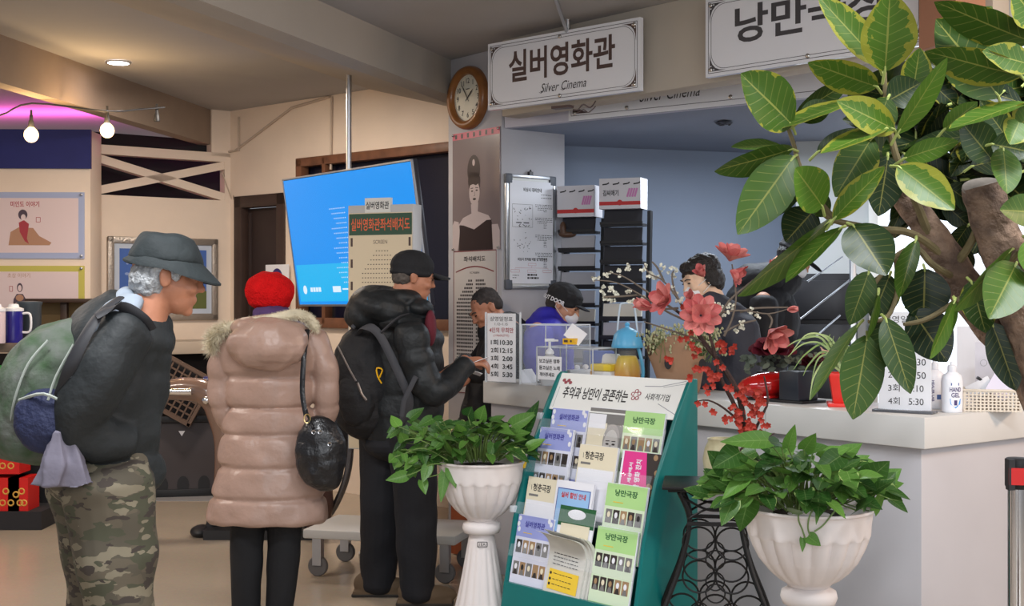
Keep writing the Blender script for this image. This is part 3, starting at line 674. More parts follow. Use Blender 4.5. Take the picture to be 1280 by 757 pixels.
def leaflet(kind, M, label, group=None, w=.21, L=.297, thick=.012):
    g = G(); q = random.Random(len(label)+int(abs(M.translation.x)*1000))
    for k in range(4): g.obox(M @ Matrix.Translation((q.uniform(-.002,.004),q.uniform(-.004,.002),0)), w, L, thick/5, (w/2,L/2,-thick*(k+.5)/4))
    g.obox(M, w, L, .001, (w/2,L/2,-.0005))
    z = .0008
    if kind in ('purple','green'):
        g.m = 16 if kind=='purple' else 17; g.rect(M,0,0,w,L*.70,z*.9); g.m = 2 if kind=='purple' else 3; g.rect(M,0,L*.70,w,L,z); g.m = 12 if kind=='purple' else 13
        g.text('실버영화관' if kind=='purple' else '낭만극장', M, w*.5,L*.885,w*.56,.026,bold=.025,z=z*2)
        g.m = 1; dash(M,w*.3,w*.72,L*.80,.003,1,z*2); g.m = 8; g.rect(M,w*.2,L*.755,w*.45,L*.765,z*2); g.m = 1; dash(M,w*.47,w*.85,L*.755,.003,2,z*2)
        if kind=='purple':
            g.m = 0
            for x,y in ((.06,.95),(.04,.87),(.94,.93),(.88,.97),(.95,.80),(.07,.80)): g.disc(M,w*x,L*y,.009,.011,z*2,8)
        for r_ in range(2):
            for k in range(5):
                x0 = w*(.05+.185*k); y0 = L*(.48-.30*r_); g.m = q.choice([6,7,11,6,7]); g.rect(M,x0,y0,x0+w*.16,y0+L*.18,z)
                g.m = q.choice([0,4,1,11]); g.disc(M,x0+w*.08,y0+L*.11,w*.04,L*.04,z*2,10); g.m = q.choice([7,6]); g.poly(M,[(x0+w*.02,y0),(x0+w*.14,y0),(x0+w*.11,y0+L*.07),(x0+w*.05,y0+L*.07)],z*2)
                g.m = 6
                for j in range(6): dash(M,x0,x0+w*.15,y0-L*.015*(j+1)-.003,.0022,k+j,z)
        g.m = 2 if kind=='purple' else 3; g.rect(M,0,0,w,L*.03,z)
    elif kind == 'cream':
        g.m = 4; g.rect(M,0,0,w,L,z); g.m = 1; g.text('청춘극장', M, w*.42,L*.86,w*.5,.032,bold=.02,z=z*2); g.stroke(M,[(w*.12,L*.89),(w*.13,L*.82)],.002,z*2)
        g.m = 6; g.rect(M,w*.08,L*.735,w*.34,L*.765,z*2)
        g.m = 0; g.rect(M,w*.03,0,w*.97,L*.68,z*2); g.m = 6
        for j in range(16): dash(M,w*.08,w*.86,L*(.63-.038*j),.0022,j,z*3)
    elif kind == 'portrait':
        g.m = 6; g.rect(M,0,0,w,L,z); g.m = 4; g.rect(M,0,0,w*.5,L*.8,z*2); g.m = 0; g.rect(M,0,L*.72,w*.46,L*.92,z*3)
        g.m = 15; g.disc(M,w*.66,L*.56,w*.22,L*.24,z*3,24); g.m = 14; g.disc(M,w*.66,L*.50,w*.19,L*.22,z*4,24); g.poly(M,[(w*.52,L*.4),(w*.58,L*.24),(w*.74,L*.24),(w*.80,L*.4)],z*5); g.m = 15; g.disc(M,w*.66,L*.335,w*.06,L*.012,z*6,12); g.disc(M,w*.60,L*.44,w*.05,L*.012,z*6,12); g.disc(M,w*.73,L*.44,w*.05,L*.012,z*6,12)
        g.m = 7
        for x in (.58,.74): g.disc(M,w*x,L*.52,w*.045,.004,z*6,10); g.stroke(M,[(w*(x-.05),L*.56),(w*(x+.05),L*.565)],.003,z*6)
        g.stroke(M,[(w*.66,L*.51),(w*.68,L*.44),(w*.64,L*.435)],.0025,z*6); g.stroke(M,[(w*.60,L*.385),(w*.72,L*.385)],.004,z*6); g.poly(M,[(w*.45,0),(w*.5,L*.2),(w*.62,L*.27),(w*.74,L*.27),(w*.92,L*.2),(w,0)],z*3)
        g.m = 9; dash(M,w*.08,w*.3,L*.3,.006,3,z*4); dash(M,w*.08,w*.36,L*.24,.006,4,z*4)
    elif kind == 'pink':
        g.m = 7; g.rect(M,0,0,w,L,z); g.m = 5; g.poly(M,[(.0,0),(w*.62,0),(w*.72,L*.4),(w*.6,L),(0,L)],z*2); g.m = 0; g.rect(M,0,0,w*.05,L,z*3)
        M2 = M @ Matrix.Translation((w*.3,L*.55,0)) @ Matrix.Rotation(rad(90),4,'Z'); g.text('여름밤 낭만 영화 잔치',M2,0,-w*.14,L*.7,.03,bold=.03,z=z*3); g.text('세상에서',M2,.05,.01,.08,.02,bold=.03,z=z*3)
        g.m = 11
        for k in range(7): g.disc(M,w*q.uniform(.72,.95),L*q.uniform(.3,.95),.012,.012,z*3,10)
    elif kind == 'chart':
        g.m = 10; g.rect(M,.012,L*.30,w-.012,L-.03,z); g.m = 12; g.frame_line(M,.014,L*.30,w-.014,L-.032,.003,z*2); g.m = 9
        g.text('실버 할인 안내',M,w*.5,L*.81,w*.66,.024,bold=.03,z=z*2)
        for j,y in enumerate((.70,.60,.50,.41)): g.m = 9 if j%2 else 12; dash(M,w*.14,w*.86,L*y,.013,j,z*2)
        g.m = 6
        for j in range(6): dash(M,w*.1,w*.88,L*(.25-.036*j),.0022,j,z*2)
    obj0 = obj('leaflet_stack', g, PL_, recalc=False); return tag(obj0, label, 'leaflet', group)
cx = [.120,.350,.580]
spec = [ # col, htop, kind, label, dx
 (0,1.035,'purple','lavender leaflet highest at the rack side nearest the planter',.012),
 (1,1.05,'portrait','grey booklet with an elderly face, top middle of the rack',.0),
 (2,1.05,'green','pale green leaflet in the top pocket by the side panel',-.03),
 (0,.955,'purple','second lavender leaflet from the top, in front of the highest one',-.03),
 (1,.905,'cream','cream leaflet in the middle column below the elderly face',.01),
 (2,.90,'pink','magenta leaflet lettered in white below the top green one',.02),
 (0,.755,'cream','cream leaflet overlapping the second lavender leaflet',-.0),
 (1,.76,'chart','leaflet with a pale blue price chart in the middle column',-.055),
 (2,.775,'green','pale green leaflet directly below the magenta one',-.01),
 (0,.60,'purple','lowest lavender leaflet of the rack',-.01),
 (2,.61,'green','lowest pale green leaflet of the rack',-.015)]
for j,(c,h,kind,lab,dx) in enumerate(spec): leaflet(kind, tierM(cx[c]+dx,h,.006 if dx<-.02 else 0, 12), lab, 'leaflets in the brochure rack')
# drooping sheets in the lowest middle pocket (curved stack) and a glossy sheet behind
def bent(M, w, L, bend, n=14, thick=.02, off=0):
    vs = []; 
    for k in range(n+1):
        s_ = k/n; y = s_*L; d = bend*max(0,(s_-.45))**2*3.2; yy = y-d*.9
        vs += [M @ V((off*0,yy,d*1.2)), M @ V((w,yy,d*1.2)), M @ V((w,yy,d*1.2-thick)), M @ V((0,yy,d*1.2-thick))]
    fs = []
    for k in range(n):
        for a,b in ((0,1),(1,2),(2,3),(3,0)): fs.append((4*k+a,4*k+b,4*k+4+b,4*k+4+a))
    return vs, fs+[(3,2,1,0),(4*n,4*n+1,4*n+2,4*n+3)]
M = tierM(cx[1]-.02,.62,.02,12); M = M @ Matrix.Rotation(rad(-3),4,'Z')
g = G(); g.m = 0; g.add(*bent(M,.205,.31,.09)); g.add(*bent(M @ Matrix.Translation((.012,.004,-.012)),.205,.30,.07)); g.add(*bent(M @ Matrix.Translation((.022,.002,-.022)),.205,.29,.06))
g.m = 8; g.rect(M,.02,.015,.185,.095,.002); g.m = 1
for j in range(9): dash(M,.03,.17,.115+.014*j if j<3 else .115+.014*j,.003,j,.003)
g.m = 1
for y in (.035,.055,.078): g.disc(M,.03,y,.006,None,.003,10); dash(M,.045,.15,y,.0025,3,.003)
tag(obj('leaflet_stack', g, [mat('aged_paper', srgb(206,204,196), .5)]+PL_[1:], recalc=False), 'bent white timetable sheets with a yellow box drooping from the lowest middle pocket', 'leaflet', 'leaflets in the brochure rack')
M = tierM(cx[1]-.01,.665,.004,14,L=.20,w=.20); g = G(); g.obox(M,.2,.2,.004,(.1,.1,0)); g.m = 13; g.rect(M,.0,.12,.2,.2,.003); g.m = 4; g.rect(M,.02,.0,.18,.13,.004); g.m=0; g.disc(M,.1,.17,.05,.02,.005)
tag(obj('leaflet_stack', g, PL_, recalc=False), 'glossy green edged postcard tucked behind the bent sheets', 'leaflet', 'leaflets in the brochure rack')
# clear pocket strips and clips
tr = bpy.data.objects['brochure_rack']
for h in (.97,.80,.63,.46):
    d = 0
    for (a,b),(c,e) in zip(prof[3:-1],prof[4:]):
        if e <= h <= b: d = a+(c-a)*(b-h)/(b-e)
    g = G(); g.obox(RF @ Matrix.Translation((RW/2,h,d+.012)) @ Matrix.Rotation(rad(-22),4,'X'), RW-.005,.05,.003); obj('pocket_strip', g, M_clear, tr)
for h in (1.0,.80,.62):
    for x in (-.02,):
        d=0
        for (a,b),(c,e) in zip(prof[3:-1],prof[4:]):
            if e <= h <= b: d = a+(c-a)*(b-h)/(b-e)
        g = G(); g.obox(RF,.03,.028,.03,(x,h,d)); obj('edge_clip', g, mat('yellow_clip', srgb(220,180,30), .5) if h==.80 else M_clearedge, tr, bevel=.004)

# ---------- planters (urn on pedestal)
M_urn = mat('white_plaster_urn', srgb(214,206,203), .5, noise_amt=.05, noise_scale=4)
M_soil = mat('dark_soil', (.03,.02,.012), .95, bump=.6, bump_scale=60)
def urn(px, Y, d, zr, hb, label):
    c = D(px,373,Y); t = thing('pedestal_planter', label, 'planter', (c.x,c.y,0), 'white fluted pedestal planters')
    M = Matrix.Translation((c.x,c.y,0)); r = d/2
    def fl(q,j,n):
        a = j/(n-1); w_ = max(0,min(1,(a-.10)/.12))*max(0,min(1,(.66-a)/.16)); return 1+.07*w_*(abs(math.sin(9*q))**.7-.45)
    P_ = [(.30,0),(.33,.02),(.36,.05),(.46,.10),(.60,.20),(.74,.34),(.84,.50),(.90,.64),(.915,.66),(.93,.68),(.95,.80),(.975,.95),(1.0,.97),(1.0,1.0),(.95,1.0),(.93,.97)]
    fine = []
    for (a,b),(c_,d_) in zip(P_[:-1],P_[1:]):
        for k in range(3): fine.append((r*(a+(c_-a)*k/3), zr-hb+hb*(b+(d_-b)*k/3)))
    fine.append((r*.93,zr-hb*.03)); fine.append((r*.5,zr-hb*.10)); 
    g = G(); g.lathe(fine, 108, M, mod=fl); obj('bowl', g, M_urn, t, sharp=60)
    zp = zr-hb
    g = G(); g.lathe([(r*.30,zp-.055),(r*.40,zp-.05),(r*.44,zp-.03),(r*.42,zp-.012),(r*.34,zp-.004),(r*.30,zp+.002)], 48, M); obj('collar', g, M_urn, t, sharp=60)
    pf = [(r*1.0,0),(r*1.0,.03),(r*.92,.05),(r*.80,.08),(r*.72,.12)]
    for k in range(12): a = k/11; pf.append((r*(.70-.42*a**.75), .14+(zp-.055-.14)*a))
    g = G(); g.lathe(pf, 96, M, mod=lambda q,j,n: 1+(.05*(abs(math.sin(8*q))**.6-.5) if 4<j<n-2 else 0)); obj('pedestal', g, M_urn, t, sharp=60)
    g = G(); g.lathe([(.001,zr-.03),(r*.5,zr-.02),(r*.92,zr-.03)], 32, M); obj('soil', g, M_soil, t)
    return t, V((c.x,c.y,zr))
ta, UA = urn(602,5.5,.375,.815,.255,'white fluted pedestal planter of trailing pothos beside the teal rack')
tb, UB = urn(1011,3.8,.375,.892,.235,'white fluted pedestal planter of trailing pothos before the counter front')
MA = frame((UA.x-.1,UA.y-.068),(UA.x+.1,UA.y-.068)); g = G(); g.m=0; g.frame_line(MA,.085,.46,.125,.48,.003,.0); g.text('1EA',MA,.105,.47,.026,.012,z=0)
obj('pedestal_mark', g, M_ink, ta, recalc=False)

# ---------- leaves
def leaf(g, base, tip, w, nrm, shape='rubber', tone=(0,0,0), fold=.12, sag=.06, nu=9, nv=4, wave=0):
    base, tip = V(base), V(tip); ax = tip-base; L = ax.length; y = ax.normalized()
    n = V(nrm); n = n-y*n.dot(y)
    if n.length < 1e-4: n = y.orthogonal()
    n.normalize(); x = y.cross(n)
    vs, uv = [], []
    ph = R.uniform(0,6)
    for i in range(nu+1):
        u = i/nu
        if shape == 'heart': hw = (math.sin(math.pi*min(1,(u*.93+.07)**.62)))**.85*(1-.15*u)
        elif shape == 'strap': hw = min(1,u*6+.3)*(1-u)**.35
        elif shape == 'petal': hw = math.sin(math.pi*min(1,(u*.9+.05)**1.15))**.7
        else: hw = math.sin(math.pi*(u*.985+.012)**.88)**.72
        hw = max(hw,.02)
        s_ = -sag*L*math.sin(math.pi*u*.5)**2 - sag*L*.5*u*u + (sag*L*1.5*u)   # bow out then droop, tip kept
        for k in range(nv+1):
            v = k/nv*2-1
            off = -fold*w*abs(v)**1.3*-1*hw + s_ + wave*w*math.sin(6*u*math.pi+ph)*abs(v)**2*.5
            vs.append(base+y*(L*u - (.10*L*abs(v)**2*(1-u)**3 if shape=='heart' else 0))+x*(v*hw*w/2)+n*off); uv.append((u,k/nv))
    fs = [(i*(nv+1)+k,i*(nv+1)+k+1,(i+1)*(nv+1)+k+1,(i+1)*(nv+1)+k) for i in range(nu) for k in range(nv)]
    g.cur = tone; g.add(vs, fs, uv)
def leaf_material(name, base, mid, yel, vein=.5, rough=.3, nveins=11):
    m = bpy.data.materials.new(name); m.use_nodes = True; nt = m.node_tree; b = nt.nodes['Principled BSDF']; L = nt.links.new
    N = nt.nodes.new
    uv = N('ShaderNodeUVMap'); uv.uv_map = 'UVMap'; sx = N('ShaderNodeSeparateXYZ'); L(uv.outputs[0], sx.inputs[0])
    def math_(op, a, b_=None, c=None):
        n = N('ShaderNodeMath'); n.operation = op
        for i,q in enumerate((a,b_,c)):
            if q is None: continue
            if isinstance(q,(int,float)): n.inputs[i].default_value = q
            else: L(q, n.inputs[i])
        return n.outputs[0]
    at = N('ShaderNodeAttribute'); at.attribute_name = 'tone'; st = N('ShaderNodeSeparateColor'); L(at.outputs['Color'], st.inputs[0])
    a = math_('ABSOLUTE', math_('SUBTRACT', sx.outputs[1], .5))          # 0 at midrib .. .5 at margin
    midr = math_('LESS_THAN', a, .018)
    ph = math_('FRACT', math_('MULTIPLY', math_('SUBTRACT', sx.outputs[0], math_('MULTIPLY', a, .35)), nveins))
    ve = math_('MULTIPLY', math_('LESS_THAN', ph, .10), math_('LESS_THAN', a, .44))
    line = math_('MAXIMUM', midr, math_('MULTIPLY', ve, .45))
    tc = N('ShaderNodeTexCoord'); nz = N('ShaderNodeTexNoise'); nz.inputs['Scale'].default_value = 45; nz.inputs['Detail'].default_value = 3; L(tc.outputs['Object'], nz.inputs['Vector'])
    # variegated margin: distance to margin plus noise, strength from tone.r
    e = math_('ADD', math_('MULTIPLY', a, 2.0), math_('MULTIPLY', math_('SUBTRACT', nz.outputs['Fac'], .5), 1.1))
    var = math_('GREATER_THAN', math_('ADD', e, math_('MULTIPLY', st.outputs[0], .55)), 1.18)
    var = math_('MULTIPLY', var, math_('GREATER_THAN', st.outputs[0], .1))
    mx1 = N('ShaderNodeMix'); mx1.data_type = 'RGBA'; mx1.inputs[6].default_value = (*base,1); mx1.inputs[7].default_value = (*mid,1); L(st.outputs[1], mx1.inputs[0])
    mx2 = N('ShaderNodeMix'); mx2.data_type = 'RGBA'; L(mx1.outputs[2], mx2.inputs[6]); mx2.inputs[7].default_value = (*yel,1); L(math_('MULTIPLY', var, .6), mx2.inputs[0])
    mx3 = N('ShaderNodeMix'); mx3.data_type = 'RGBA'; L(mx2.outputs[2], mx3.inputs[6]); mx3.inputs[7].default_value = (*[min(1,q*1.25+.05) for q in yel],1); L(math_('MULTIPLY', line, vein), mx3.inputs[0])
    L(mx3.outputs[2], b.inputs['Base Color']); b.inputs['Roughness'].default_value = rough; b.inputs['Specular IOR Level'].default_value = .25
    bp = N('ShaderNodeBump'); bp.inputs['Strength'].default_value = .35; bp.inputs['Distance'].default_value = .003; bp.invert = True; L(line, bp.inputs['Height']); L(bp.outputs['Normal'], b.inputs['Normal'])
    tr = N('ShaderNodeBsdfTranslucent'); L(mx3.outputs[2], tr.inputs['Color']); ms = N('ShaderNodeMixShader'); ms.inputs[0].default_value = .12
    L(b.outputs[0], ms.inputs[1]); L(tr.outputs[0], ms.inputs[2]); L(ms.outputs[0], nt.nodes['Material Output'].inputs[0])
    return m
M_pothos = leaf_material('pothos_leaf', srgb(34,70,26), srgb(98,142,60), srgb(176,196,120), .15, .34, 7)
M_stem = mat('green_stem', srgb(96,120,60), .5)
def pothos(parent, c, r, n, seed, hgt, trail, sx=1.0, size=(.05,.085), lab=None):
    q = random.Random(seed); g = G(); st = G()
    for k in range(n):
        a = q.uniform(0,2*math.pi); rr = r*math.sqrt(q.random()); h = (1-(rr/r)**2)*hgt*q.uniform(.5,1)+q.uniform(-.0,.05)
        p = c+V((math.cos(a)*rr*sx*1.12, math.sin(a)*rr*1.05, h+.01)); L = q.uniform(*size)
        d = V((math.cos(a+q.uniform(-.7,.7)), math.sin(a+q.uniform(-.7,.7)), q.uniform(-.75,.45)*(.5+rr/r)+.15)).normalized()
        tip = p+d*L; nn = V((q.uniform(-.4,.4)+d.x*.4, -.7+q.uniform(-.3,.3), 1)).normalized()
        leaf(g, p, tip, L*q.uniform(.62,.8), nn, 'heart', (0 if q.random()<.8 else .4, q.random()**1.6, 0), fold=.10, sag=.10, nu=7)
        s0 = c+V((math.cos(a)*rr*.5, math.sin(a)*rr*.5, 0)); st.tube([s0, (s0+p)/2+V((0,0,.02)), p], .0022, 5)
    for pts, leaves in trail:
        st.tube(pts, .0025, 5, smooth=5)
        for (p, tp, w_) in leaves: leaf(g, p, tp, w_, V((.1,-1,.25)), 'heart', (.0,.55,0), nu=7)
    o1 = obj('foliage', g, M_pothos, parent, recalc=False); o2 = obj('vine', st, M_stem, parent)
    return o1
tl = []
YA = UA.y-.12
for pts, lf in (([(560,575),(530,560),(505,567),(493,571)],[(493,571,486,578,.05),(505,567,508,578,.03)]),
                ([(565,580),(540,580),(520,590),(508,594)],[(508,594,482,600,.055),(535,582,528,603,.05)]),
                ([(560,590),(530,598),(528,604)],[(528,600,532,618,.045)]),
                ([(548,560),(520,548),(505,550)],[(505,550,500,540,.05)]),
                ([(575,590),(556,600),(552,616)],[(556,590,551,628,.05),(562,585,570,610,.05)])):
    tl.append(([D(x,y,YA) for x,y in pts],[(D(a,b,YA),D(c_,d_,YA-.03),w_) for a,b,c_,d_,w_ in lf]))
pothos(ta, UA+V((-.015,0,.0)), .185, 150, 5, .15, tl, 1.12)
# extra spread of leaves to the camera left
q = random.Random(12); g = G(); st = G()
for k in range(46):
    x = q.uniform(497,560); y = q.uniform(522,590)-(560-x)*.1; Y = UA.y+q.uniform(-.15,.1); p = D(x,y,Y); L = q.uniform(.05,.08)
    d = V((q.uniform(-1,.3),q.uniform(-.5,.3),q.uniform(-1,.3))).normalized(); leaf(g,p,p+d*L,L*.72,V((q.uniform(-.3,.3),-.8,.7)),'heart',(0,q.random()**1.5,0),nu=7)
    st.tube([UA+V((-.1,0,0)), (UA+V((-.1,0,.04))+p)/2, p], .002, 5)
for k in range(5):
    p = D([654,640,632,600,585][k],[540,532,552,524,520][k],UA.y); tp = D([674,672,668,606,590][k],[500,515,566,506,508][k],UA.y-.02); leaf(g,p,tp,.07,V((-.3,-1,.3)),'heart',(0,.6*(k%2),0)); st.tube([UA,(UA+p)/2,p],.002,5)
obj('foliage', g, M_pothos, ta, recalc=False); obj('vine', st, M_stem, ta)
YB = UB.y-.19
tl = [([D(x,y,YB) for x,y in pts],[(D(a,b,YB),D(c_,d_,YB-.02),w_) for a,b,c_,d_,w_ in lf]) for pts,lf in (
   ([(1000,628),(998,648),(1003,662),(1008,678)],[(1003,672,1003,690,.02)]),
   ([(1020,628),(1012,645),(1010,660),(1014,672)],[(1010,670,1026,682,.04)]),
   ([(1048,632),(1030,655),(1018,664)],[(1024,628,1020,656,.02)]))]
pothos(tb, UB+V((-.03,0,0)), .215, 175, 9, .14, tl, 1.12, (.06,.095))
g = G(); st = G(); q = random.Random(4)
for x,y,x2,y2,w_ in ((905,585,884,563,.07),(925,565,890,585,.08),(935,625,925,664,.08),(1060,610,1098,596,.085),(1085,600,1112,576,.085),(1075,618,1100,606,.08),(1050,570,1018,592,.07),(985,560,994,530,.04),(1005,562,1020,541,.05),(1075,600,1080,640,.06),(960,550,900,552,.06),(1092,640,1108,600,.03)):
    p, tp = D(x,y,UB.y-.08), D(x2,y2,UB.y-.12); leaf(g,p,tp,w_,V((q.uniform(-.3,.3),-1,.5)),'heart',(0,q.random(),0)); st.tube([UB,(UB+p)/2+V((0,0,.02)),p],.0022,5)
obj('foliage', g, M_pothos, tb, recalc=False); obj('vine', st, M_stem, tb)
# ============================================================ PEOPLE
M_skin = mat('skin', srgb(196,142,112), .5, noise_amt=.12, noise_scale=22, bump=.05, bump_scale=90)
M_skin2 = mat('skin_warm', srgb(178,120,92), .5, noise_amt=.15, noise_scale=22, bump=.06, bump_scale=90)
M_skin3 = mat('skin_pale', srgb(222,186,158), .5, noise_amt=.06, noise_scale=22)
M_eye = mat('eye_dark', (.02,.015,.012), .15)
M_mask = mat('face_mask_white', srgb(226,226,228), .75)
def head_geo(g, Mh, s=1.0, chin=1.0):
    e = lambda c, r: g.ell(V(c)*s, tuple(x*s for x in r), Mh)
    e((0,-.018,.035),(.074,.096,.088)); e((0,.020,-.02),(.064,.074,.075)); e((0,.040,-.062),(.050,.050,.046*chin)); e((0,.072,-.092),(.022,.018,.018))
    e((0,.083,.030),(.048,.016,.012)); e((0,.093,-.004),(.011,.016,.026)); e((0,.104,-.020),(.014,.015,.012)); e((.011,.096,-.024),(.009,.011,.008)); e((-.011,.096,-.024),(.009,.011,.008))
    for x in (-1,1):
        e((.036*x,.070,-.022),(.024,.022,.022)); e((.078*x,-.008,-.004),(.008,.020,.030)); e((.084*x,-.016,.006),(.006,.014,.020))
        e((.031*x,.078,.008),(.018,.013,.010))
    e((0,.086,-.052),(.024,.012,.006)); e((0,.084,-.063),(.021,.012,.007))
    g.tube([Mh @ (V((0,-.03,-.04))*s), Mh @ (V((0,-.045,-.15))*s)], [.056*s,.060*s], 16)
def eyes(Mh, par, s=1.0):
    for x in (-1,1):
        g = G(); g.ell(V((.031*x,.088,.008))*s, tuple(k*s for k in (.013,.007,.0045)), Mh, 10, 6); obj('eye', g, M_eye, par)
    for x in (-1,1): g = G(); g.tube([Mh @ (V((.014*x,.099,.026))*s), Mh @ (V((.034*x,.097,.032))*s), Mh @ (V((.052*x,.085,.026))*s)], .0035*s, 6); obj('eyebrow', g, mat('brow_grey', (.06,.055,.05), .8), par)
def hand_geo(g, wr, d, palm_n, curl=.5, s=1.0, side=1):
    """wrist, direction of the fingers, palm normal; five separate fingers"""
    d = V(d).normalized(); n = V(palm_n); n = (n-d*n.dot(d)).normalized(); x = d.cross(n)*side
    wr = V(wr); P = lambda a,b,c: wr+x*a*s+d*b*s+n*c*s
    for a in (-.028,-.010,.010,.028): g.cap(P(a*.7,.0,0), P(a,.078,0), .014*s, .012*s)
    for a,L in ((-.030,.058),(-.010,.070),(.011,.076),(.031,.068)):
        k = P(a,.082,0); c1 = curl; m1 = k+(d*math.cos(c1)+n*math.sin(c1))*L*.45*s; m2 = m1+(d*math.cos(c1*2)+n*math.sin(c1*2))*L*.32*s; m3 = m2+(d*math.cos(c1*2.7)+n*math.sin(c1*2.7))*L*.26*s
        g.chain([k,m1,m2,m3],[.0095*s,.0088*s,.008*s,.0072*s])
    k = P(.022,.018,.006); m1 = P(.050,.042,.018); m2 = P(.052,.070,.034); m3 = P(.044,.090,.044); g.chain([k,m1,m2,m3],[.013*s,.011*s,.0095*s,.008*s])
def body_mesh(name, par, g, m): return obj(name, g, m, par, remesh=.0062, smooth=3)

def noisemat(name, c1, c2, scale, rough=.8, bump=.4, bs=30, sheen=0): return mat(name, c1, rough, col2=c2, noise_scale=scale, bump=bump, bump_scale=bs, sheen=sheen)

# ------------------------------------------------ woman in the pale pink coat, seen from behind
Yw = 6.0
def W(px,py,dy=0): return D(px,py,Yw+dy)
t = thing('person', 'person in a long dusty pink quilted coat and red beret, seen from behind', 'person', (W(337,373).x,Yw,0))
hc = W(338,373); Mh = hframe(hc, (.25,1,-.12)); g = G(); head_geo(g, Mh, .92)
g.chain([W(338,395),W(338,420),W(337,500),W(336,570)],[.055,.10,.11,.13])
floorz = lambda p: V((p.x,p.y,.10))
for sx,x0,x1,x2 in ((-1,312,309,308),(1,355,357,350)):
    hp, kn = W(x0,585), W(x1,670); an = V((W(x2,740).x, Yw+.02, .09)); g.chain([hp,kn,an,an+V((0,.13,-.04))],[.08,.055,.035,.03])
for sx,pts in ((-1,[(290,422),(277,480),(285,545)]),(1,[(390,422),(407,480),(402,545)])):
    P = [W(*q) for q in pts]; P[2] = P[2]+V((0,.10,0)); g.chain(P,[.05,.04,.03]); hand_geo(g, P[2], (0,.25,-1), (-sx,0.2,0), .5, .85, sx)
b = body_mesh('body', t, g, M_skin)
M_coat = mat('dusty_pink_nylon', srgb(166,137,123), .36, noise_amt=.06, noise_scale=6, bump=.45, bump_scale=13)
g = G()
# coat body: stacked quilted bands between the seam lines of the photo
lines = [398,418,470,508,541,582,620,652]
halfw = {398:34,410:52,418:57,440:60,470:57,508:52,541:58,582:64,620:71,652:75}
cxs = {398:337,410:336,418:336,440:336,470:337,508:338,541:337,582:338,620:336,652:334}
def interp(d, y):
    ks = sorted(d); 
    for a,b_ in zip(ks[:-1],ks[1:]):
        if a <= y <= b_: return d[a]+(d[b_]-d[a])*(y-a)/(b_-a)
    return d[ks[0]] if y < ks[0] else d[ks[-1]]
def stacked(g, Yc, halfw, cxs, lines, ratio, puff, n=40, yawx=0, flat=0):
    prof = []
    for a,b_ in zip(lines[:-1],lines[1:]):
        for k in range(7):
            t_ = k/7; y = a+(b_-a)*t_; prof.append((y, puff*(math.sin(math.pi*t_)**.32)-puff*.55))
    prof.append((lines[-1], -puff*.6))
    rings = []; 
    for y,pf in prof:
        w_ = interp(halfw,y)/F*Yc+pf; c = D(interp(cxs,y),y,Yc); rings.append((c,w_,w_*ratio))
    vs = []; 
    for c,a_,b_ in rings:
        for k in range(n):
            q_ = 2*math.pi*k/n; vs.append(c+V((a_*math.cos(q_), b_*math.sin(q_),0)))
    m_ = len(rings); fs = [(i*n+k,i*n+(k+1)%n,(i+1)*n+(k+1)%n,(i+1)*n+k) for i in range(m_-1) for k in range(n)]+[tuple(range(n))[::-1],tuple(range((m_-1)*n,m_*n))]
    g.add(vs, fs)
stacked(g, Yw, halfw, cxs, lines, .62, .026)
for pts in ([(289,418),(279,450),(277,500),(284,536)],[(389,420),(405,455),(408,500),(404,532)]):
    P = [W(*q) for q in pts]; P[3] += V((0,.06,0)); g.limb(P,[.062,.062,.058,.045],1,(0,1,0),8,.010,.11)
obj('coat', g, M_coat, t, remesh=.0065, smooth=1, disp=(.012,11))
g = G(); hr = []
stack = [W(338,400,-.05)]
g.ell(W(335,430,-.16), (.185,.11,.125)); g.ell(W(335,410,-.10),(.175,.12,.06)); g.ell(W(338,408,.03),(.12,.12,.06))
obj('hood', g, M_coat, t, remesh=.007, smooth=3, disp=(.014,13))
g = G(); q = random.Random(5)
arc = [(268,434),(268,420),(286,409),(308,403),(330,400),(350,396),(368,392),(384,396),(394,408)]
P,_ = resample([W(a,b_,-.17+abs(a-335)/550) for a,b_ in arc],[1]*9,10)
for p in P:
    for k in range(110):
        dd = V((q.gauss(0,1),q.gauss(0,1),q.gauss(0,1)+.2)).normalized(); L = q.uniform(.025,.055)*(1.35 if p.x < W(290,0).x else .75); s_ = dd.orthogonal().normalized()*.0024
        g.add([p+dd*.005-s_, p+dd*.005+s_, p+dd*L+V((0,0,-.2*L))],[(0,1,2)])
obj('fur_trim', g, mat('cream_fur', srgb(216,206,180), .9, noise_amt=.2, noise_scale=20), t, recalc=False)
g = G(); 
for k in range(len(P)-1): g.cap(P[k],P[k+1],.022,.022)
obj('fur_core', g, mat('cream_fur', srgb(216,206,180), .9), t, remesh=.008)
g = G(); c = W(337,364); g.ell((0,0,0),(.116,.125,.094),hframe(c,(0,1,0),(.05,-.25,1))); g.ell((0,0,-.045),(.10,.108,.05),hframe(c,(0,1,0),(.05,-.25,1)))
obj('beret', g, mat('red_felt', srgb(214,26,28), 1, noise_amt=.12, noise_scale=30, bump=.8, bump_scale=120, spec=.1), t, remesh=.006, smooth=4, disp=(.006,22))
g = G(); g.ell(W(340,392,-.03),(.090,.11,.045)); g.ell(W(338,402,-.05),(.10,.10,.04)); obj('scarf', g, mat('purple_knit', srgb(76,52,96), .9), t, remesh=.007, smooth=2, disp=(.006,30))
M_trs = mat('black_trousers', srgb(19,19,22), .8, noise_amt=.15, noise_scale=5, bump=.4, bump_scale=10)
g = G()
for x0,x1,x2,o in ((309,308,307,0),(357,355,349,.02)):
    P = [W(x0,620),W(x1,690),V((W(x2,745).x,Yw+.01,.07))]; g.limb(P,[.088,.076,.066],.9,(1,0,0),8)
g.ell(W(334,600),(.20,.13,.10)); obj('trousers', g, M_trs, t, remesh=.008, smooth=2, disp=(.006,10))
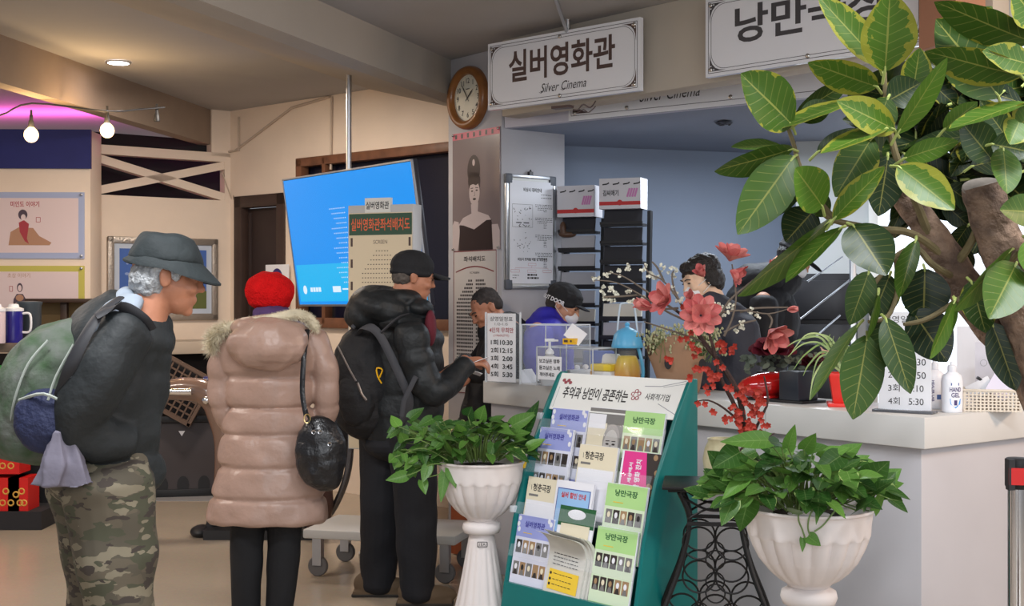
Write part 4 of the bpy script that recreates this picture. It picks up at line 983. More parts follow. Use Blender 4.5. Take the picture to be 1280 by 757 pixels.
for x in (307,349):
    p = V((W(x,745).x,Yw+.02,.0)); g = G(); g.ell(p+V((0,-.02,.05)),(.042,.07,.055)); g.ell(p+V((0,.10,.035)),(.045,.11,.04)); g.box(p+V((0,.04,.012)),(.08,.26,.024)); obj('shoe', g, mat('dark_shoe', (.03,.025,.025), .5), t, remesh=.006, smooth=3)
# handbag hanging from the shoulder
t2 = thing('handbag', 'round black leather handbag hanging from the pink coat shoulder', 'bag', W(399,560,-.17))
M_leath = mat('black_leather', (.010,.010,.012), .3, bump=.3, bump_scale=60, coat=.2)
g = G(); g.ell(W(401,566,-.20),(.118,.065,.165),hframe((0,0,0),(0,1,0),(-.25,0,1)) if False else None); g.ell(W(396,548,-.2),(.085,.06,.10)); g.ell(W(407,590,-.19),(.085,.05,.09))
obj('bag_body', g, M_leath, t2, remesh=.007, smooth=4, disp=(.010,18))
g = G(); g.tube([W(384,412,-.10),W(380,445,-.19),W(378,490,-.2),W(383,520,-.21)],[.012]*4,8,.4,(1,0,0),smooth=5); g.tube([W(392,535,-.25),W(385,520,-.22),W(383,512,-.22)],.006,6); strap_ = obj('strap', g, M_leath, t2)
for x,y in ((392,540),(400,540),(412,555)): g = G(); g.ring(W(x,y,-.262),((1,0,0),(0,0,1)),.008,.0025,14,5); obj('ring', g, M_chrome, t2)
g = G(); g.ring(W(384,523,-.235),((1,0,0),(0,0,1)),.014,.003,16,5,.02); obj('buckle', g, mat('brass', (.7,.55,.25), .3, 1), strap_)

# ------------------------------------------------ man in black with a backpack, profile to the right
Ym = 6.45
def Q(px,py,dy=0): return D(px,py,Ym+dy)
t = thing('person', 'person in black cap and black padded jacket holding paper at the pillar', 'person', (Q(505,373).x,Ym,0))
hc = Q(517,347); Mh = hframe(hc, (1,.22,-.22)); g = G(); head_geo(g, Mh, 1.0)
g.chain([Q(507,385),Q(506,420),Q(503,470),Q(503,545)],[.055,.10,.13,.13])
for dy,pts in ((-.17,[(514,420),(538,482),(580,454)]),(.17,[(517,420),(544,480),(581,450)])):
    P = [Q(a,b_,dy*(1 if i<2 else .25)) for i,(a,b_) in enumerate(pts)]; g.chain(P,[.05,.036,.028])
    hand_geo(g, P[2], (1,.1 if dy<0 else -.1,.05), (0.1,0.2 if dy<0 else -.2,-.9), .55, 1.0, 1 if dy<0 else -1)
for dy,pts in ((-.09,[(516,560),(519,640),(520,728)]),(.10,[(482,560),(478,640),(472,724)])):
    P = [Q(a,b_,dy) for a,b_ in pts]; P[2] = V((P[2].x,P[2].y,.10)); g.chain(P+[P[2]+V((.10,0,-.06))],[.08,.055,.032,.024])
b = body_mesh('body', t, g, M_skin2); eyes(Mh, t)
M_pad = mat('black_padded_nylon', srgb(28,31,33), .55, noise_amt=.2, noise_scale=8, bump=.7, bump_scale=12)
g = G()
g.limb([Q(503,552),Q(505,520),Q(505,470),Q(508,425),Q(510,398)],[.185,.195,.20,.185,.11],.80,(0,1,0) if False else (1,0,0),7,.010,.12,28)
for dy,pts in ((-.20,[(512,412),(522,455),(545,488),(584,455)]),(.19,[(515,414),(528,455),(548,484),(583,452)])):
    P = [Q(a,b_,dy*(1 if i<3 else .4)) for i,(a,b_) in enumerate(pts)]; g.limb(P,[.088,.084,.072,.048],1,(0,1,0),8,.012,.10)
g.ell(Q(520,392),(.10,.11,.05)); g.ell(Q(504,402),(.15,.19,.07))
obj('jacket', g, M_pad, t, remesh=.008, smooth=3, disp=(.010,11))
g = G(); g.ell((0,0,0),(.17,.20,.105),hframe(Q(478,383),(0,1,0),(.25,0,1))); g.ell(Q(455,392),(.10,.15,.10)); g.ell(Q(500,372,.0),(.115,.13,.055)); g.ell(Q(524,385,-.02),(.07,.12,.05))
obj('hood', g, M_pad, t, remesh=.008, smooth=4, disp=(.010,12))
g = G(); g.ell(Q(538,410,-.1),(.03,.05,.09)); obj('shirt_front', g, mat('maroon_cloth', srgb(96,26,40), .8), t)
g = G(); Mc = hframe(hc, (1,.22,-.10))
g.ell((0,-.012,.058),(.088,.112,.082),Mc); g.ell((0,-.015,.022),(.090,.110,.03),Mc); cap_ = obj('cap', g, mat('black_cap_cloth', (.012,.012,.014), .85, bump=.2, bump_scale=80), t, remesh=.005, smooth=4)
g = G(); n=12; vs=[]
for i in range(n+1):
    a = rad(-72+144*i/n)
    for r_,zz in ((.0,.035),(1,.018)):
        vs.append(Mc @ V((.085*math.sin(a)*(1-.12*r_), (.075+.02*math.cos(a))*(1-r_)+(.10+.085*math.cos(a))*r_, zz-.012*abs(math.sin(a)))))
vs2=[v+Mc.to_3x3()@V((0,0,-.006)) for v in vs]; m_=len(vs)
fs=[(2*i,2*i+1,2*i+3,2*i+2) for i in range(n)]+[(m_+2*i,m_+2*i+2,m_+2*i+3,m_+2*i+1) for i in range(n)]+[(2*i+1,m_+2*i+1,m_+2*i+3,2*i+3) for i in range(n)]
g.add(vs+vs2,fs); obj('cap_peak', g, mat('black_cap_cloth', (.012,.012,.014), .85), cap_)
g = G(); g.ell((0,-.055,-.005),(.079,.055,.055),Mh); obj('hair', g, mat('grey_hair', srgb(92,84,78), .9, noise_amt=.4, noise_scale=60), t, remesh=.005, smooth=2, disp=(.004,60))
g = G()
for dy,pts in ((-.09,[(516,545),(520,640),(522,740)]),(.10,[(480,545),(476,640),(472,733)])):
    P = [Q(a,b_,dy) for a,b_ in pts]; P[2] = V((P[2].x,P[2].y,.05)); g.limb(P,[.128,.105,.088],.9,(1,0,0),8)
g.ell(Q(503,555),(.20,.16,.09)); obj('trousers', g, mat('navy_black_trousers', srgb(20,21,27), .8, noise_amt=.15, noise_scale=5, bump=.5, bump_scale=9), t, remesh=.008, smooth=2, disp=(.008,9))
M_shoe = mat('brown_suede', srgb(98,80,60), .8, noise_amt=.2)
for x,dy in ((526,-.09),(470,.10)):
    p = V((Q(x,373,dy).x,Ym+dy,0)); g = G(); g.ell(p+V((-.04,0,.062)),(.075,.05,.062)); g.ell(p+V((.06,0,.048)),(.12,.05,.048)); g.box(p+V((.02,0,.015)),(.27,.085,.03)); sh_ = obj('shoe', g, M_shoe, t, remesh=.006, smooth=3)
    g = G(); g.box(p+V((.02,0,.008)),(.28,.09,.016)); obj('sole', g, mat('dark_sole', (.03,.025,.02), .8), sh_, bevel=.006)
# papers in his hands
pp = Q(596,452,-.02); g = G(); g.obox(hframe(pp,(1,.3,.35),(0,.2,1)),.10,.12,.002); g.obox(hframe(pp+V((-.02,0,-.05)),(1,.1,-.35),(0,.2,1)),.09,.09,.002)
tag(obj('paper_slip', g, M_paper), 'white paper slip held in the hands of the person in the black cap', 'paper')
# backpack
t2 = thing('backpack', 'black backpack with silver zips and a yellow ribbon charm worn below a black hood', 'backpack', Q(455,480,-.02))
M_bp = mat('black_backpack_cloth', srgb(28,27,29), .75, noise_amt=.25, noise_scale=12, bump=.5, bump_scale=25)
g = G(); Mb = hframe(Q(458,478,-.03),(0,1,0),(-.10,0,1)); g.ell((0,0,.02),(.165,.15,.27),Mb); g.ell((-.02,0,-.12),(.15,.13,.16),Mb); g.ell((.02,0,.16),(.12,.13,.12),Mb)
obj('bag_body', g, M_bp, t2, remesh=.008, smooth=4, disp=(.010,14))
g = G(); g.ell(Q(447,497,-.13),(.10,.06,.14)); pk_ = obj('front_pocket', g, M_bp, t2, remesh=.007, smooth=4, disp=(.008,18))
g = G(); g.tube([Q(422,432,-.19),Q(436,460,-.20),Q(445,476,-.205)],.005,6,smooth=4); g.tube([Q(447,478,-.205),Q(452,492,-.2),Q(458,500,-.2)],.006,6); obj('zip', g, M_steel, pk_)
g = G(); g.tube([Q(474,472,-.16),Q(478,462,-.165),Q(471,460,-.165),Q(472,470,-.165),Q(477,479,-.16)],.004,6,smooth=3); obj('ribbon_charm', g, mat('yellow_ribbon', srgb(240,180,20), .5), t2)
g = G(); g.tube([Q(448,418,-.10),Q(456,408,-.20),Q(474,418,-.23),Q(500,470,-.24),Q(512,505,-.22),Q(496,535,-.18)],[.02]*6,8,.3,(1,0,.6),smooth=5)
g.tube([Q(476,416,-.23),Q(496,398,-.19),Q(508,393,-.12)],[.022]*3,8,.3,(0,1,0),smooth=4); g.tube([Q(440,410,-.10),Q(452,400,-.08),Q(466,410,-.06)],.012,8,smooth=4)
obj('shoulder_strap', g, mat('grey_webbing', srgb(62,62,66), .7), t2)
g = G(); p = Q(511,503,-.29); g.tube([Q(520,470,-.30),Q(505,500,-.30),Q(502,520,-.29)],[.012]*3,8,.3,(1,0,0)); obj('hanging_strap', g, mat('grey_webbing', srgb(62,62,66), .7), t2)

# ------------------------------------------------ old man leaning forward with hat and rucksack
Yo = 4.15
def O(px,py,dy=0): return D(px,py,Yo+dy)
t = thing('person', 'person with white hair and a dark brimmed hat leaning forward in camouflage trousers', 'person', (O(125,373).x,Yo,0))
hc = O(210,347); Mh = hframe(hc, (1,.28,-.16)); g = G(); head_geo(g, Mh, 1.04)
g.chain([O(180,385),O(165,410),O(145,480),O(128,570)],[.065,.12,.13,.11])
for dy,pts in ((-.19,[(150,425),(98,530),(150,545)]),(.19,[(160,420),(130,520),(150,550)])):
    P = [O(a,b_,dy*(1 if i<2 else .1)) for i,(a,b_) in enumerate(pts)]; g.chain(P,[.055,.045,.03]); hand_geo(g, P[2], (.5,-.6*dy,-.7), (0,.3,-1), .6, .9, 1)
for dy,pts in ((-.10,[(134,600),(150,757)]),(.10,[(114,600),(130,757)])):
    P = [O(a,b_,dy) for a,b_ in pts]; an = V((P[1].x-.04,P[1].y,.09)); g.chain(P+[an,an+V((.14,0,-.05))],[.065,.06,.04,.03])
b = body_mesh('body', t, g, M_skin2); eyes(Mh, t, 1.04)
M_jk = mat('charcoal_jacket', srgb(30,34,36), .65, noise_amt=.25, noise_scale=5, bump=.9, bump_scale=9)
g = G(); g.limb([O(122,590),O(126,545),O(134,480),O(148,425),O(166,392)],[.16,.175,.185,.175,.11],.95,(1,0,0),7,0,.1,28)
g.limb([O(158,415,-.17),O(130,460,-.22),O(100,522,-.21),O(118,545,-.18),O(158,550,-.10)],[.095,.095,.085,.075,.065],1,(0,1,0),8)
g.limb([O(160,420,.17),O(150,500,.2),O(160,550,.2)],[.09,.08,.06],1,(0,1,0),6)
g.limb([O(158,440),O(156,500),O(158,560),O(162,592)],[.10,.10,.095,.08],.95,(1,0,0),6); g.ell(O(178,392),(.072,.088,.06)); g.ell(O(170,382),(.06,.085,.05)); g.ell(O(190,405),(.072,.095,.058)); g.ell(O(178,424),(.10,.13,.09)); g.ell(O(172,450),(.10,.14,.10)); g.ell(O(178,390),(.078,.09,.06)); g.ell(O(132,582),(.18,.175,.075)); g.ell(O(160,590),(.11,.14,.08))
obj('jacket', g, M_jk, t, remesh=.009, smooth=2, disp=(.022,8))
M_lg = mat('pale_blue_grey_panel', srgb(140,150,162), .7, noise_amt=.2, noise_scale=9, bump=.3, bump_scale=12)
g = G(); g.ell(O(162,378,-.0),(.045,.095,.05)); g.limb([O(165,375,-.08),O(150,390,-.15),O(128,418,-.235),O(108,455,-.27),O(90,495,-.285),O(82,530,-.28)],[.04,.055,.045,.035,.026,.02],.6,(1,0,0),6); obj('collar_panel', g, M_lg, t, remesh=.007, smooth=3, disp=(.008,14))
g = G(); Mhc = frame((O(30,373,-.27).x,Yo-.27),(O(120,373,-.27).x,Yo-.27)); Pz = lambda x,y: ((x-30)/F*(Yo-.27), HC+(373-y)/F*(Yo-.27))
g.prism([Pz(*a) for a in ((66,532),(84,535),(96,560),(112,606),(96,612),(60,609),(36,606),(50,585),(58,558))],-.05,.0,Mhc); g.prism([Pz(*a) for a in ((70,536),(80,538),(84,580),(78,608),(56,608),(60,575))],-.0,.03,Mhc); obj('hanging_cloth', g, mat('lilac_grey_cloth', srgb(112,108,122), .7, noise_amt=.15, noise_scale=6, bump=.6, bump_scale=9), t, remesh=.006, smooth=3, disp=(.016,9), label='lilac grey cloth hem hanging below the elbow')
M_camo = bpy.data.materials.new('camouflage_cloth'); M_camo.use_nodes = True; nt = M_camo.node_tree; bb = nt.nodes['Principled BSDF']; bb.inputs['Roughness'].default_value = .85
tc = nt.nodes.new('ShaderNodeTexCoord'); prev = None
for k,(sc,th,colr) in enumerate(((9,.5,srgb(86,78,64)),(14,.58,srgb(66,66,50)),(20,.64,srgb(118,110,92)),(26,.66,srgb(56,48,42)))):
    mp = nt.nodes.new('ShaderNodeMapping'); mp.inputs['Location'].default_value = (k*3.1,k*1.7,k*2.3); mp.inputs['Scale'].default_value = (.6,.6,1.3); nt.links.new(tc.outputs['Object'], mp.inputs[0])
    nz = nt.nodes.new('ShaderNodeTexNoise'); nz.inputs['Scale'].default_value = sc; nz.inputs['Detail'].default_value = 2.5; nt.links.new(mp.outputs[0], nz.inputs['Vector'])
    gt = nt.nodes.new('ShaderNodeMath'); gt.operation = 'GREATER_THAN'; gt.inputs[1].default_value = th-.06; nt.links.new(nz.outputs['Fac'], gt.inputs[0])
    mx = nt.nodes.new('ShaderNodeMix'); mx.data_type = 'RGBA'; nt.links.new(gt.outputs[0], mx.inputs[0]); mx.inputs[7].default_value = (*colr,1)
    if prev is None: mx.inputs[6].default_value = (*srgb(76,70,58),1)
    else: nt.links.new(prev, mx.inputs[6])
    prev = mx.outputs[2]
nt.links.new(prev, bb.inputs['Base Color'])
g = G()
for dy,pts in ((-.09,[(134,605),(144,680),(150,757)]),(.10,[(114,605),(122,680),(130,757)])):
    P = [O(a,b_,dy) for a,b_ in pts]+[V((O(148 if dy<0 else 128,757,dy).x,Yo+dy,.06))]; g.limb(P,[.145,.128,.108,.085],.95,(1,0,0),8)
g.ell(O(126,590),(.185,.18,.13)); obj('camouflage_trousers', g, M_camo, t, remesh=.009, smooth=3, disp=(.016,7))
for dy,x in ((-.09,150),(.10,130)):
    p = V((O(x,757,dy).x,Yo+dy,0)); g = G(); g.ell(p+V((-.05,0,.05)),(.06,.045,.06)); g.ell(p+V((.07,0,.045)),(.12,.05,.042)); g.box(p+V((.02,0,.014)),(.28,.09,.028)); obj('shoe', g, M_shoe, t, remesh=.006, smooth=3)
g = G(); g.ell((0,-.052,-.008),(.086,.068,.075),Mh); g.ell((0,-.02,.03),(.088,.092,.045),Mh)
for x in (-1,1): g.ell((.072*x,.022,.02),(.012,.022,.028),Mh)
obj('hair', g, mat('white_hair', srgb(176,178,180), .9, noise_amt=.45, noise_scale=55, bump=.8, bump_scale=90), t, remesh=.005, smooth=1, disp=(.007,55))
Mc = hframe(hc+V((0,0,.022)), (1,.28,-.12)); M_hat = mat('dark_green_grey_hat', srgb(36,43,45), .75, noise_amt=.2, noise_scale=10, bump=.3, bump_scale=25)
g = G(); g.lathe([(.001,.122),(.042,.119),(.072,.110),(.088,.088),(.098,.055),(.102,.03),(.09,.028)], 40, Mc @ Matrix.Translation((0,-.01,0)) @ Matrix.Scale(1.12,4,(0,1,0))); obj('hat_crown', g, M_hat, t, remesh=.006, smooth=4, disp=(.010,14))
g = G(); n=48; vs=[]
for i in range(n):
    a = 2*math.pi*i/n; fr = max(0,math.cos(a)); sd_ = abs(math.sin(a))
    for r_,dz in ((1.0,.036),(1.0+.16+.42*fr,.024-.045*fr-.015*sd_),(1.0+.16+.42*fr,.018-.045*fr-.015*sd_),(1.0,.028)):
        vs.append(Mc @ V((.102*r_*math.sin(a)*(.95), .114*r_*math.cos(a)-.01, dz)))
g.add(vs,[(4*i+j,4*i+(j+1)%4,4*((i+1)%n)+(j+1)%4,4*((i+1)%n)+j) for i in range(n) for j in range(4)]); obj('hat_brim', g, M_hat, t, bevel=0)
# rucksack
t2 = thing('rucksack', 'grey green rucksack with a navy pocket on the back of the leaning white haired man', 'backpack', O(50,500,-.05))
M_rk = mat('mottled_green_grey', srgb(92,96,90), .8, col2=srgb(44,72,38), noise_scale=13, bump=.5, bump_scale=20)
g = G(); Mb = hframe(O(58,492,-.05),(0,1,0),(.38,0,1)); g.ell((0,0,.0),(.165,.17,.235),Mb); g.ell((.02,0,.12),(.12,.15,.13),Mb); g.ell((-.02,0,-.10),(.15,.15,.14),Mb); obj('bag_body', g, M_rk, t2, remesh=.009, smooth=4, disp=(.014,12))
g = G(); g.ell((0,0,0),(.10,.05,.10),hframe(O(57,526,-.235),(0,1,0),(.2,0,1))); obj('side_pocket', g, mat('navy_mesh', srgb(30,36,66), .7, bump=.4, bump_scale=60), t2, remesh=.007, smooth=3, disp=(.006,20))
for P_ in ([O(150,372,-.16),O(125,392,-.235),O(104,425,-.29),O(88,460,-.30),O(74,500,-.25)],[O(188,412,-.18),O(178,398,-.21),O(150,383,-.235),O(120,395,-.26)]):
    g = G(); g.tube(P_,[.02]*len(P_),8,.3,(1,0,.3),smooth=6); obj('shoulder_strap', g, mat('dark_strap', srgb(34,34,38), .6), t2)
g = G(); g.tube([O(60,425,-.2),O(35,455,-.22),O(18,500,-.22),O(12,540,-.18)],.004,6,smooth=5); g.tube([O(92,430,-.24),O(70,470,-.26),O(60,500,-.27)],.004,6,smooth=5); obj('piping', g, mat('pale_piping', srgb(150,156,148), .6), t2)
g = G(); g.tube([O(24,500,-.24),O(55,492,-.29),O(88,508,-.26)],.005,6,smooth=4); obj('pocket_edge', g, mat('pale_piping', srgb(150,156,148), .6), t2)

# ------------------------------------------------ staff and visitor behind the counter
def seated(name_lab, hc, fwd, up, shoulder, hip, wsh, M_cloth, M_sk, mask, arms=None, s=1.0, hairm=None, hair=None, legs=True):
    t = thing('person', name_lab, 'person', (hip.x,hip.y,0)); Mh = hframe(hc, fwd, up); g = G(); head_geo(g, Mh, s)
    r = V(fwd).cross(V((0,0,1))); r.z = 0; r.normalize()
    g.chain([shoulder,(shoulder+hip)/2,hip],[.12,.13,.13])
    fl = V((fwd[0],fwd[1],0)).normalized()
    for k in (-1,1):
        P = arms[k] if arms else [shoulder+r*k*wsh, shoulder+r*k*(wsh+.05)-V((0,0,.28))+fl*.05, shoulder+r*k*.10-V((0,0,.30))+fl*.30]
        g.chain(P,[.05,.042,.03]); hand_geo(g, P[2], fl+V((0,0,-.2)), (0,0,-1), .5, .95, k)
    for k in (-1,1):
        h_ = V((hip.x,hip.y,.0))+r*k*.10
        g.chain([hip+r*k*.09, V((h_.x,h_.y,.5)), V((h_.x,h_.y,.09)), V((h_.x,h_.y,.05))+fl*.12],[.09,.06,.04,.03])
    body_mesh('body', t, g, M_sk); eyes(Mh, t, s)
    g = G(); g.limb([hip,(hip+shoulder)/2,shoulder-V((0,0,.02)),shoulder+V((0,0,.10))],[.17,.19,.19,.09],.8,r,6,.006,.12,24)
    for k in (-1,1):
        P = arms[k] if arms else [shoulder+r*k*wsh, shoulder+r*k*(wsh+.05)-V((0,0,.28))+fl*.05, shoulder+r*k*.10-V((0,0,.30))+fl*.30]
        g.limb([P[0]-V((0,0,.01)),P[1],P[2]],[.085,.07,.045],1,(0,0,1),7,.006,.1)
    g.cap(shoulder+V((0,0,.02)), hc+V((0,0,-.125))-fl*.035, .12, .088); g.ell(hc+V((0,0,-.13))-fl*.045,(.095,.095,.05))
    obj('jacket', g, M_cloth, t, remesh=.008, smooth=4, disp=(.012,10))
    g = G()
    for k in (-1,1):
        h_ = V((hip.x,hip.y,.0))+r*k*.10; g.limb([hip+r*k*.08,V((h_.x,h_.y,.5)),V((h_.x,h_.y,.05))],[.12,.09,.075],1,r,5)
    obj('trousers', g, M_trs, t, remesh=.01, smooth=2)
    if mask:
        g = G(); g.ell(V((0,.062,-.045))*s,(.052*s,.058*s,.044*s),Mh); g.ell(V((0,.095,-.030))*s,(.022*s,.022*s,.020*s),Mh); obj('face_mask', g, M_mask, t, remesh=.005, smooth=3)
        for x in (-1,1): g = G(); g.tube([Mh @ (V((.052*x,.06,-.02))*s), Mh @ (V((.078*x,.02,.0))*s), Mh @ (V((.088*x,-.012,.02))*s), Mh @ (V((.088*x,-.02,-.02))*s), Mh @ (V((.06*x,.04,-.06))*s)], .0018, 5); obj('mask_loop', g, M_mask, t)
    if hairm:
        g = G()
        for c,r_ in hair: g.ell(V(c)*s,tuple(x*s for x in r_),Mh)
        obj('hair', g, hairm, t, remesh=.005, smooth=1, disp=(.005,45))
    return t, Mh
M_blkhair = mat('black_hair', (.018,.015,.014), .45, noise_amt=.4, noise_scale=60, bump=.6, bump_scale=120)
M_ghair = mat('short_grey_hair', srgb(58,52,50), .85, noise_amt=.45, noise_scale=60)
M_bjack = mat('black_cloth', srgb(28,28,32), .8, noise_amt=.2, noise_scale=6, bump=.5, bump_scale=10)
# writing visitor at the far end
Y1 = 7.75
A1 = {1:[D(640,410,Y1-.15),D(612,458,Y1-.25),D(588,470,Y1-.22)],-1:[D(628,410,Y1+.15),D(598,455,Y1+.15),D(580,466,Y1)]}
seated('bare headed person with short grey hair bending down behind the tall timetable', D(608,388,Y1), (-.85,-.45,-.55),(-.5,0,1), D(636,420,Y1), D(602,530,Y1), .15, M_bjack, M_skin2, False, A1, 1.0, M_ghair, [((0,-.028,.055),(.080,.092,.076)),((0,-.06,.01),(.076,.058,.06))])
# staff in the bright blue jacket
Y2 = 7.75
t,Mh = seated('masked person in a bright blue jacket and black cap behind the clear boxes', D(704,382,Y2), (1,-.35,-.45),(.3,0,1), D(684,412,Y2), D(688,560,Y2), .19, mat('royal_blue_jacket', srgb(50,44,176), .6, noise_amt=.12, noise_scale=7, bump=.5, bump_scale=10), M_skin, True, None, 1.0, M_ghair, [((0,-.05,-.005),(.080,.06,.06))])
Mc = Mh; g = G(); g.ell((0,-.012,.058),(.090,.116,.082),Mc); g.ell((0,-.015,.020),(.092,.114,.034),Mc); cap_ = obj('cap', g, mat('black_cap_cloth', (.012,.012,.014), .85), t, remesh=.005, smooth=4, disp=(.006,30))
g = G(); vs2_, fs_ = glyphs('OUT DOOR', .03); x0=min(p[0] for p in vs2_); x1=max(p[0] for p in vs2_); hgt=max(p[1] for p in vs2_)
sgn = 1
vs = []
for p in vs2_:
    a = rad(34+78*(p[0]-x0)/(x1-x0)); zz = .0+.024*(p[1]/hgt); vs.append(Mc @ V((.1005*math.sin(a), -.017-.124*math.cos(a), zz+.004)))
g.add(vs, fs_); obj('cap_lettering', g, mat('white_embroidery', srgb(220,220,224), .7), cap_, recalc=False)
g = G(); g.ell((0,.115,.032),(.062,.05,.010),Mc); obj('cap_peak', g, mat('black_cap_cloth', (.012,.012,.014), .85), cap_)
# staff with dark bob hair behind the flowers
Y3 = 6.75
t,Mh = seated('masked person with black bobbed hair in a dark grey jacket behind the flowers', D(876,350,Y3), (-1,-.38,-.35),(-.15,0,1), D(912,410,Y3+.05), D(915,560,Y3), .17, mat('slate_jacket', srgb(50,52,62), .75, noise_amt=.2, noise_scale=7, bump=.6, bump_scale=10), M_skin3, True, {1:[D(885,418,Y3-.2),D(868,480,Y3-.22),D(835,492,Y3-.05)],-1:[D(930,418,Y3+.18),D(905,480,Y3+.2),D(850,492,Y3+.1)]}, .98, M_blkhair,
  [((0,-.03,.062),(.086,.105,.076)),((0,-.07,-.01),(.084,.06,.085)),((.075,-.035,.005),(.020,.05,.055)),((-.075,-.035,.005),(.020,.05,.055)),((0,.05,.085),(.062,.045,.035)),((.070,.045,.035),(.016,.020,.045))])
# person in black with a cap, further back
Y4 = 7.7
t,Mh = seated('person in a black padded coat and cap bending away to the white column', D(993,322,Y4), (.92,-.25,-.75),(.6,0,1), D(957,375,Y4), D(945,560,Y4), .19, mat('black_coat', srgb(22,22,26), .7, noise_amt=.2, noise_scale=6, bump=.7, bump_scale=9), M_skin, True, None, 1.0, M_blkhair, [((0,-.05,.0),(.082,.062,.075))])
g = G(); g.ell((0,-.012,.058),(.090,.116,.082),Mh); g.ell((0,-.015,.020),(.092,.114,.034),Mh); g.ell((0,.12,.032),(.062,.06,.010),Mh); obj('cap', g, mat('black_cap_cloth', (.012,.012,.014), .85), t, remesh=.005, smooth=3)
g = G(); g.ell(D(962,350,Y4)-V((.05,0,0)),(.17,.15,.11)); g.ell(D(950,400,Y4),(.24,.17,.28)); obj('coat_hood', g, mat('black_coat', srgb(22,22,26), .7), t, remesh=.01, smooth=4, disp=(.014,9))
# ============================================================ THINGS ON THE COUNTER
def stand_card(px0, px1, py0, pybase, Y, col_lines, label, cat='sign', dirn=None, holder=True):
    pass
# tall timetable in a clear holder
L_, R_ = D(607,373,6.98), D(650,373,6.80); TF = frame(L_, R_, 1.052); tw_ = (R_-L_).length; th_ = .375
t = thing('timetable_holder', 'upright clear holder with a white timetable of five show times at the counter end', 'sign', TF.translation)
g = G(); g.obox(TF,tw_,th_,.003,(tw_/2,th_/2,-.004)); g.obox(TF,tw_,.004,.09,(tw_/2,.002,-.03)); obj('holder', g, M_clear, t)
for x in (0,tw_): g = G(); g.obox(TF,.004,th_,.012,(x,th_/2,-.002)); obj('holder_edge', g, M_clearedge, t)
CM_ = TF @ Matrix.Translation((.014,.006,.001)); cw_, ch_ = tw_-.045, th_-.012
g = G(); g.obox(CM_,cw_,ch_,.001,(cw_/2,ch_/2,-.001)); g.m = 1
g.text('상영일정표',CM_,cw_/2,ch_*.92,cw_*.8,.024); g.text('1.12~1.15',CM_,cw_/2,ch_*.845,cw_*.45,.014); g.m = 2; g.text('4인의 무희만',CM_,cw_/2,ch_*.755,cw_*.85,.028,bold=.01); g.text('(1960년작)',CM_,cw_/2,ch_*.675,cw_*.55,.016); g.m = 1
for j,(a,b) in enumerate((('1회','10:30'),('2회','12:15'),('3회','2:00'),('4회','3:45'),('5회','5:30'))):
    y = ch_*(.575-.117*j); g.text(a,CM_,cw_*.26,y,cw_*.26,.029,bold=.02); g.text(b,CM_,cw_*.68+(.008 if len(b)<5 else 0),y,cw_*(.44 if len(b)>4 else .35),.026,bold=.02)
obj('timetable_card', g, [M_paper, M_ink, mat('dull_red_ink', srgb(170,60,64), .5)], t, recalc=False)
# clear partition box and inner box
def clear_box(px0,px1,Y0,Y1,h,dep,label,z0=1.05):
    L_, R_ = D(px0,373,Y0), D(px1,373,Y1); M = frame(L_,R_,z0); w_ = (R_-L_).length
    t = thing('clear_box', label, 'box', M.translation, 'clear acrylic boxes on the counter')
    g = G()
    for a in ((w_,h,.003,(w_/2,h/2,0)),(w_,h,.003,(w_/2,h/2,-dep)),(.003,h,dep,(0,h/2,-dep/2)),(.003,h,dep,(w_,h/2,-dep/2)),(w_,.004,dep,(w_/2,.003,-dep/2))): g.obox(M,*a)
    obj('wall_panel', g, M_clear, t)
    g = G()
    for z_ in (0,-dep):
        g.obox(M,w_,.006,.006,(w_/2,h,z_))
        for x in (0,w_): g.obox(M,.005,h,.005,(x,h/2,z_))
    for x in (0,w_): g.obox(M,.006,.006,dep,(x,h,-dep/2))
    obj('edge', g, M_clearedge, t); return t, M, w_
tA, MAx, wA = clear_box(652,708,6.98,6.80,.31,.22,'taller clear acrylic box beside the tall timetable')
tB, MBx, wB = clear_box(671,741,6.72,6.45,.20,.18,'lower clear acrylic box holding papers behind the rack header')
# pump bottle with a handwritten note
p = E(686,.13); t = thing('pump_bottle', 'clear pump bottle standing inside the lower acrylic box', 'bottle', p)
p = V((D(687,373,6.62).x, 6.62, 1.056)); Mp = Matrix.Translation(p)
g = G(); g.lathe([(.02,0),(.045,.002),(.047,.02),(.047,.12),(.04,.145),(.018,.158),(.016,.165)], 28, Mp); obj('bottle_body', g, mat('frosted_clear_plastic', (.85,.88,.92), .2, alpha=.45), t)
g = G(); g.lathe([(.018,.16),(.024,.163),(.020,.178),(.010,.188),(.007,.19),(.007,.225)], 20, Mp); g.box(p+V((0,0,.232)),(.05,.022,.016)); g.box(p+V((.03,0,.230)),(.03,.012,.010)); obj('pump', g, mat('white_plastic', srgb(232,232,234), .35), t, bevel=.002)
L_, R_ = D(672,373,6.44), D(702,373,6.33); NM = frame(L_,R_,1.10); nw = (R_-L_).length; nh = .115
g = G(); g.obox(NM,nw,nh,.001,(nw/2,nh/2,0)); g.m = 1
for j,s_ in enumerate(('보고싶은 영화','듣고싶은 노래','적어주세요')): g.text(s_,NM,nw*(.5 if j<2 else .40),nh*(.80-.29*j),nw*(.86 if j<2 else .62),.021,bold=.03,z=.001)
tag(obj('note_card', g, [M_paper, M_ink], recalc=False), 'small white note with three handwritten lines on the lower acrylic box', 'note')
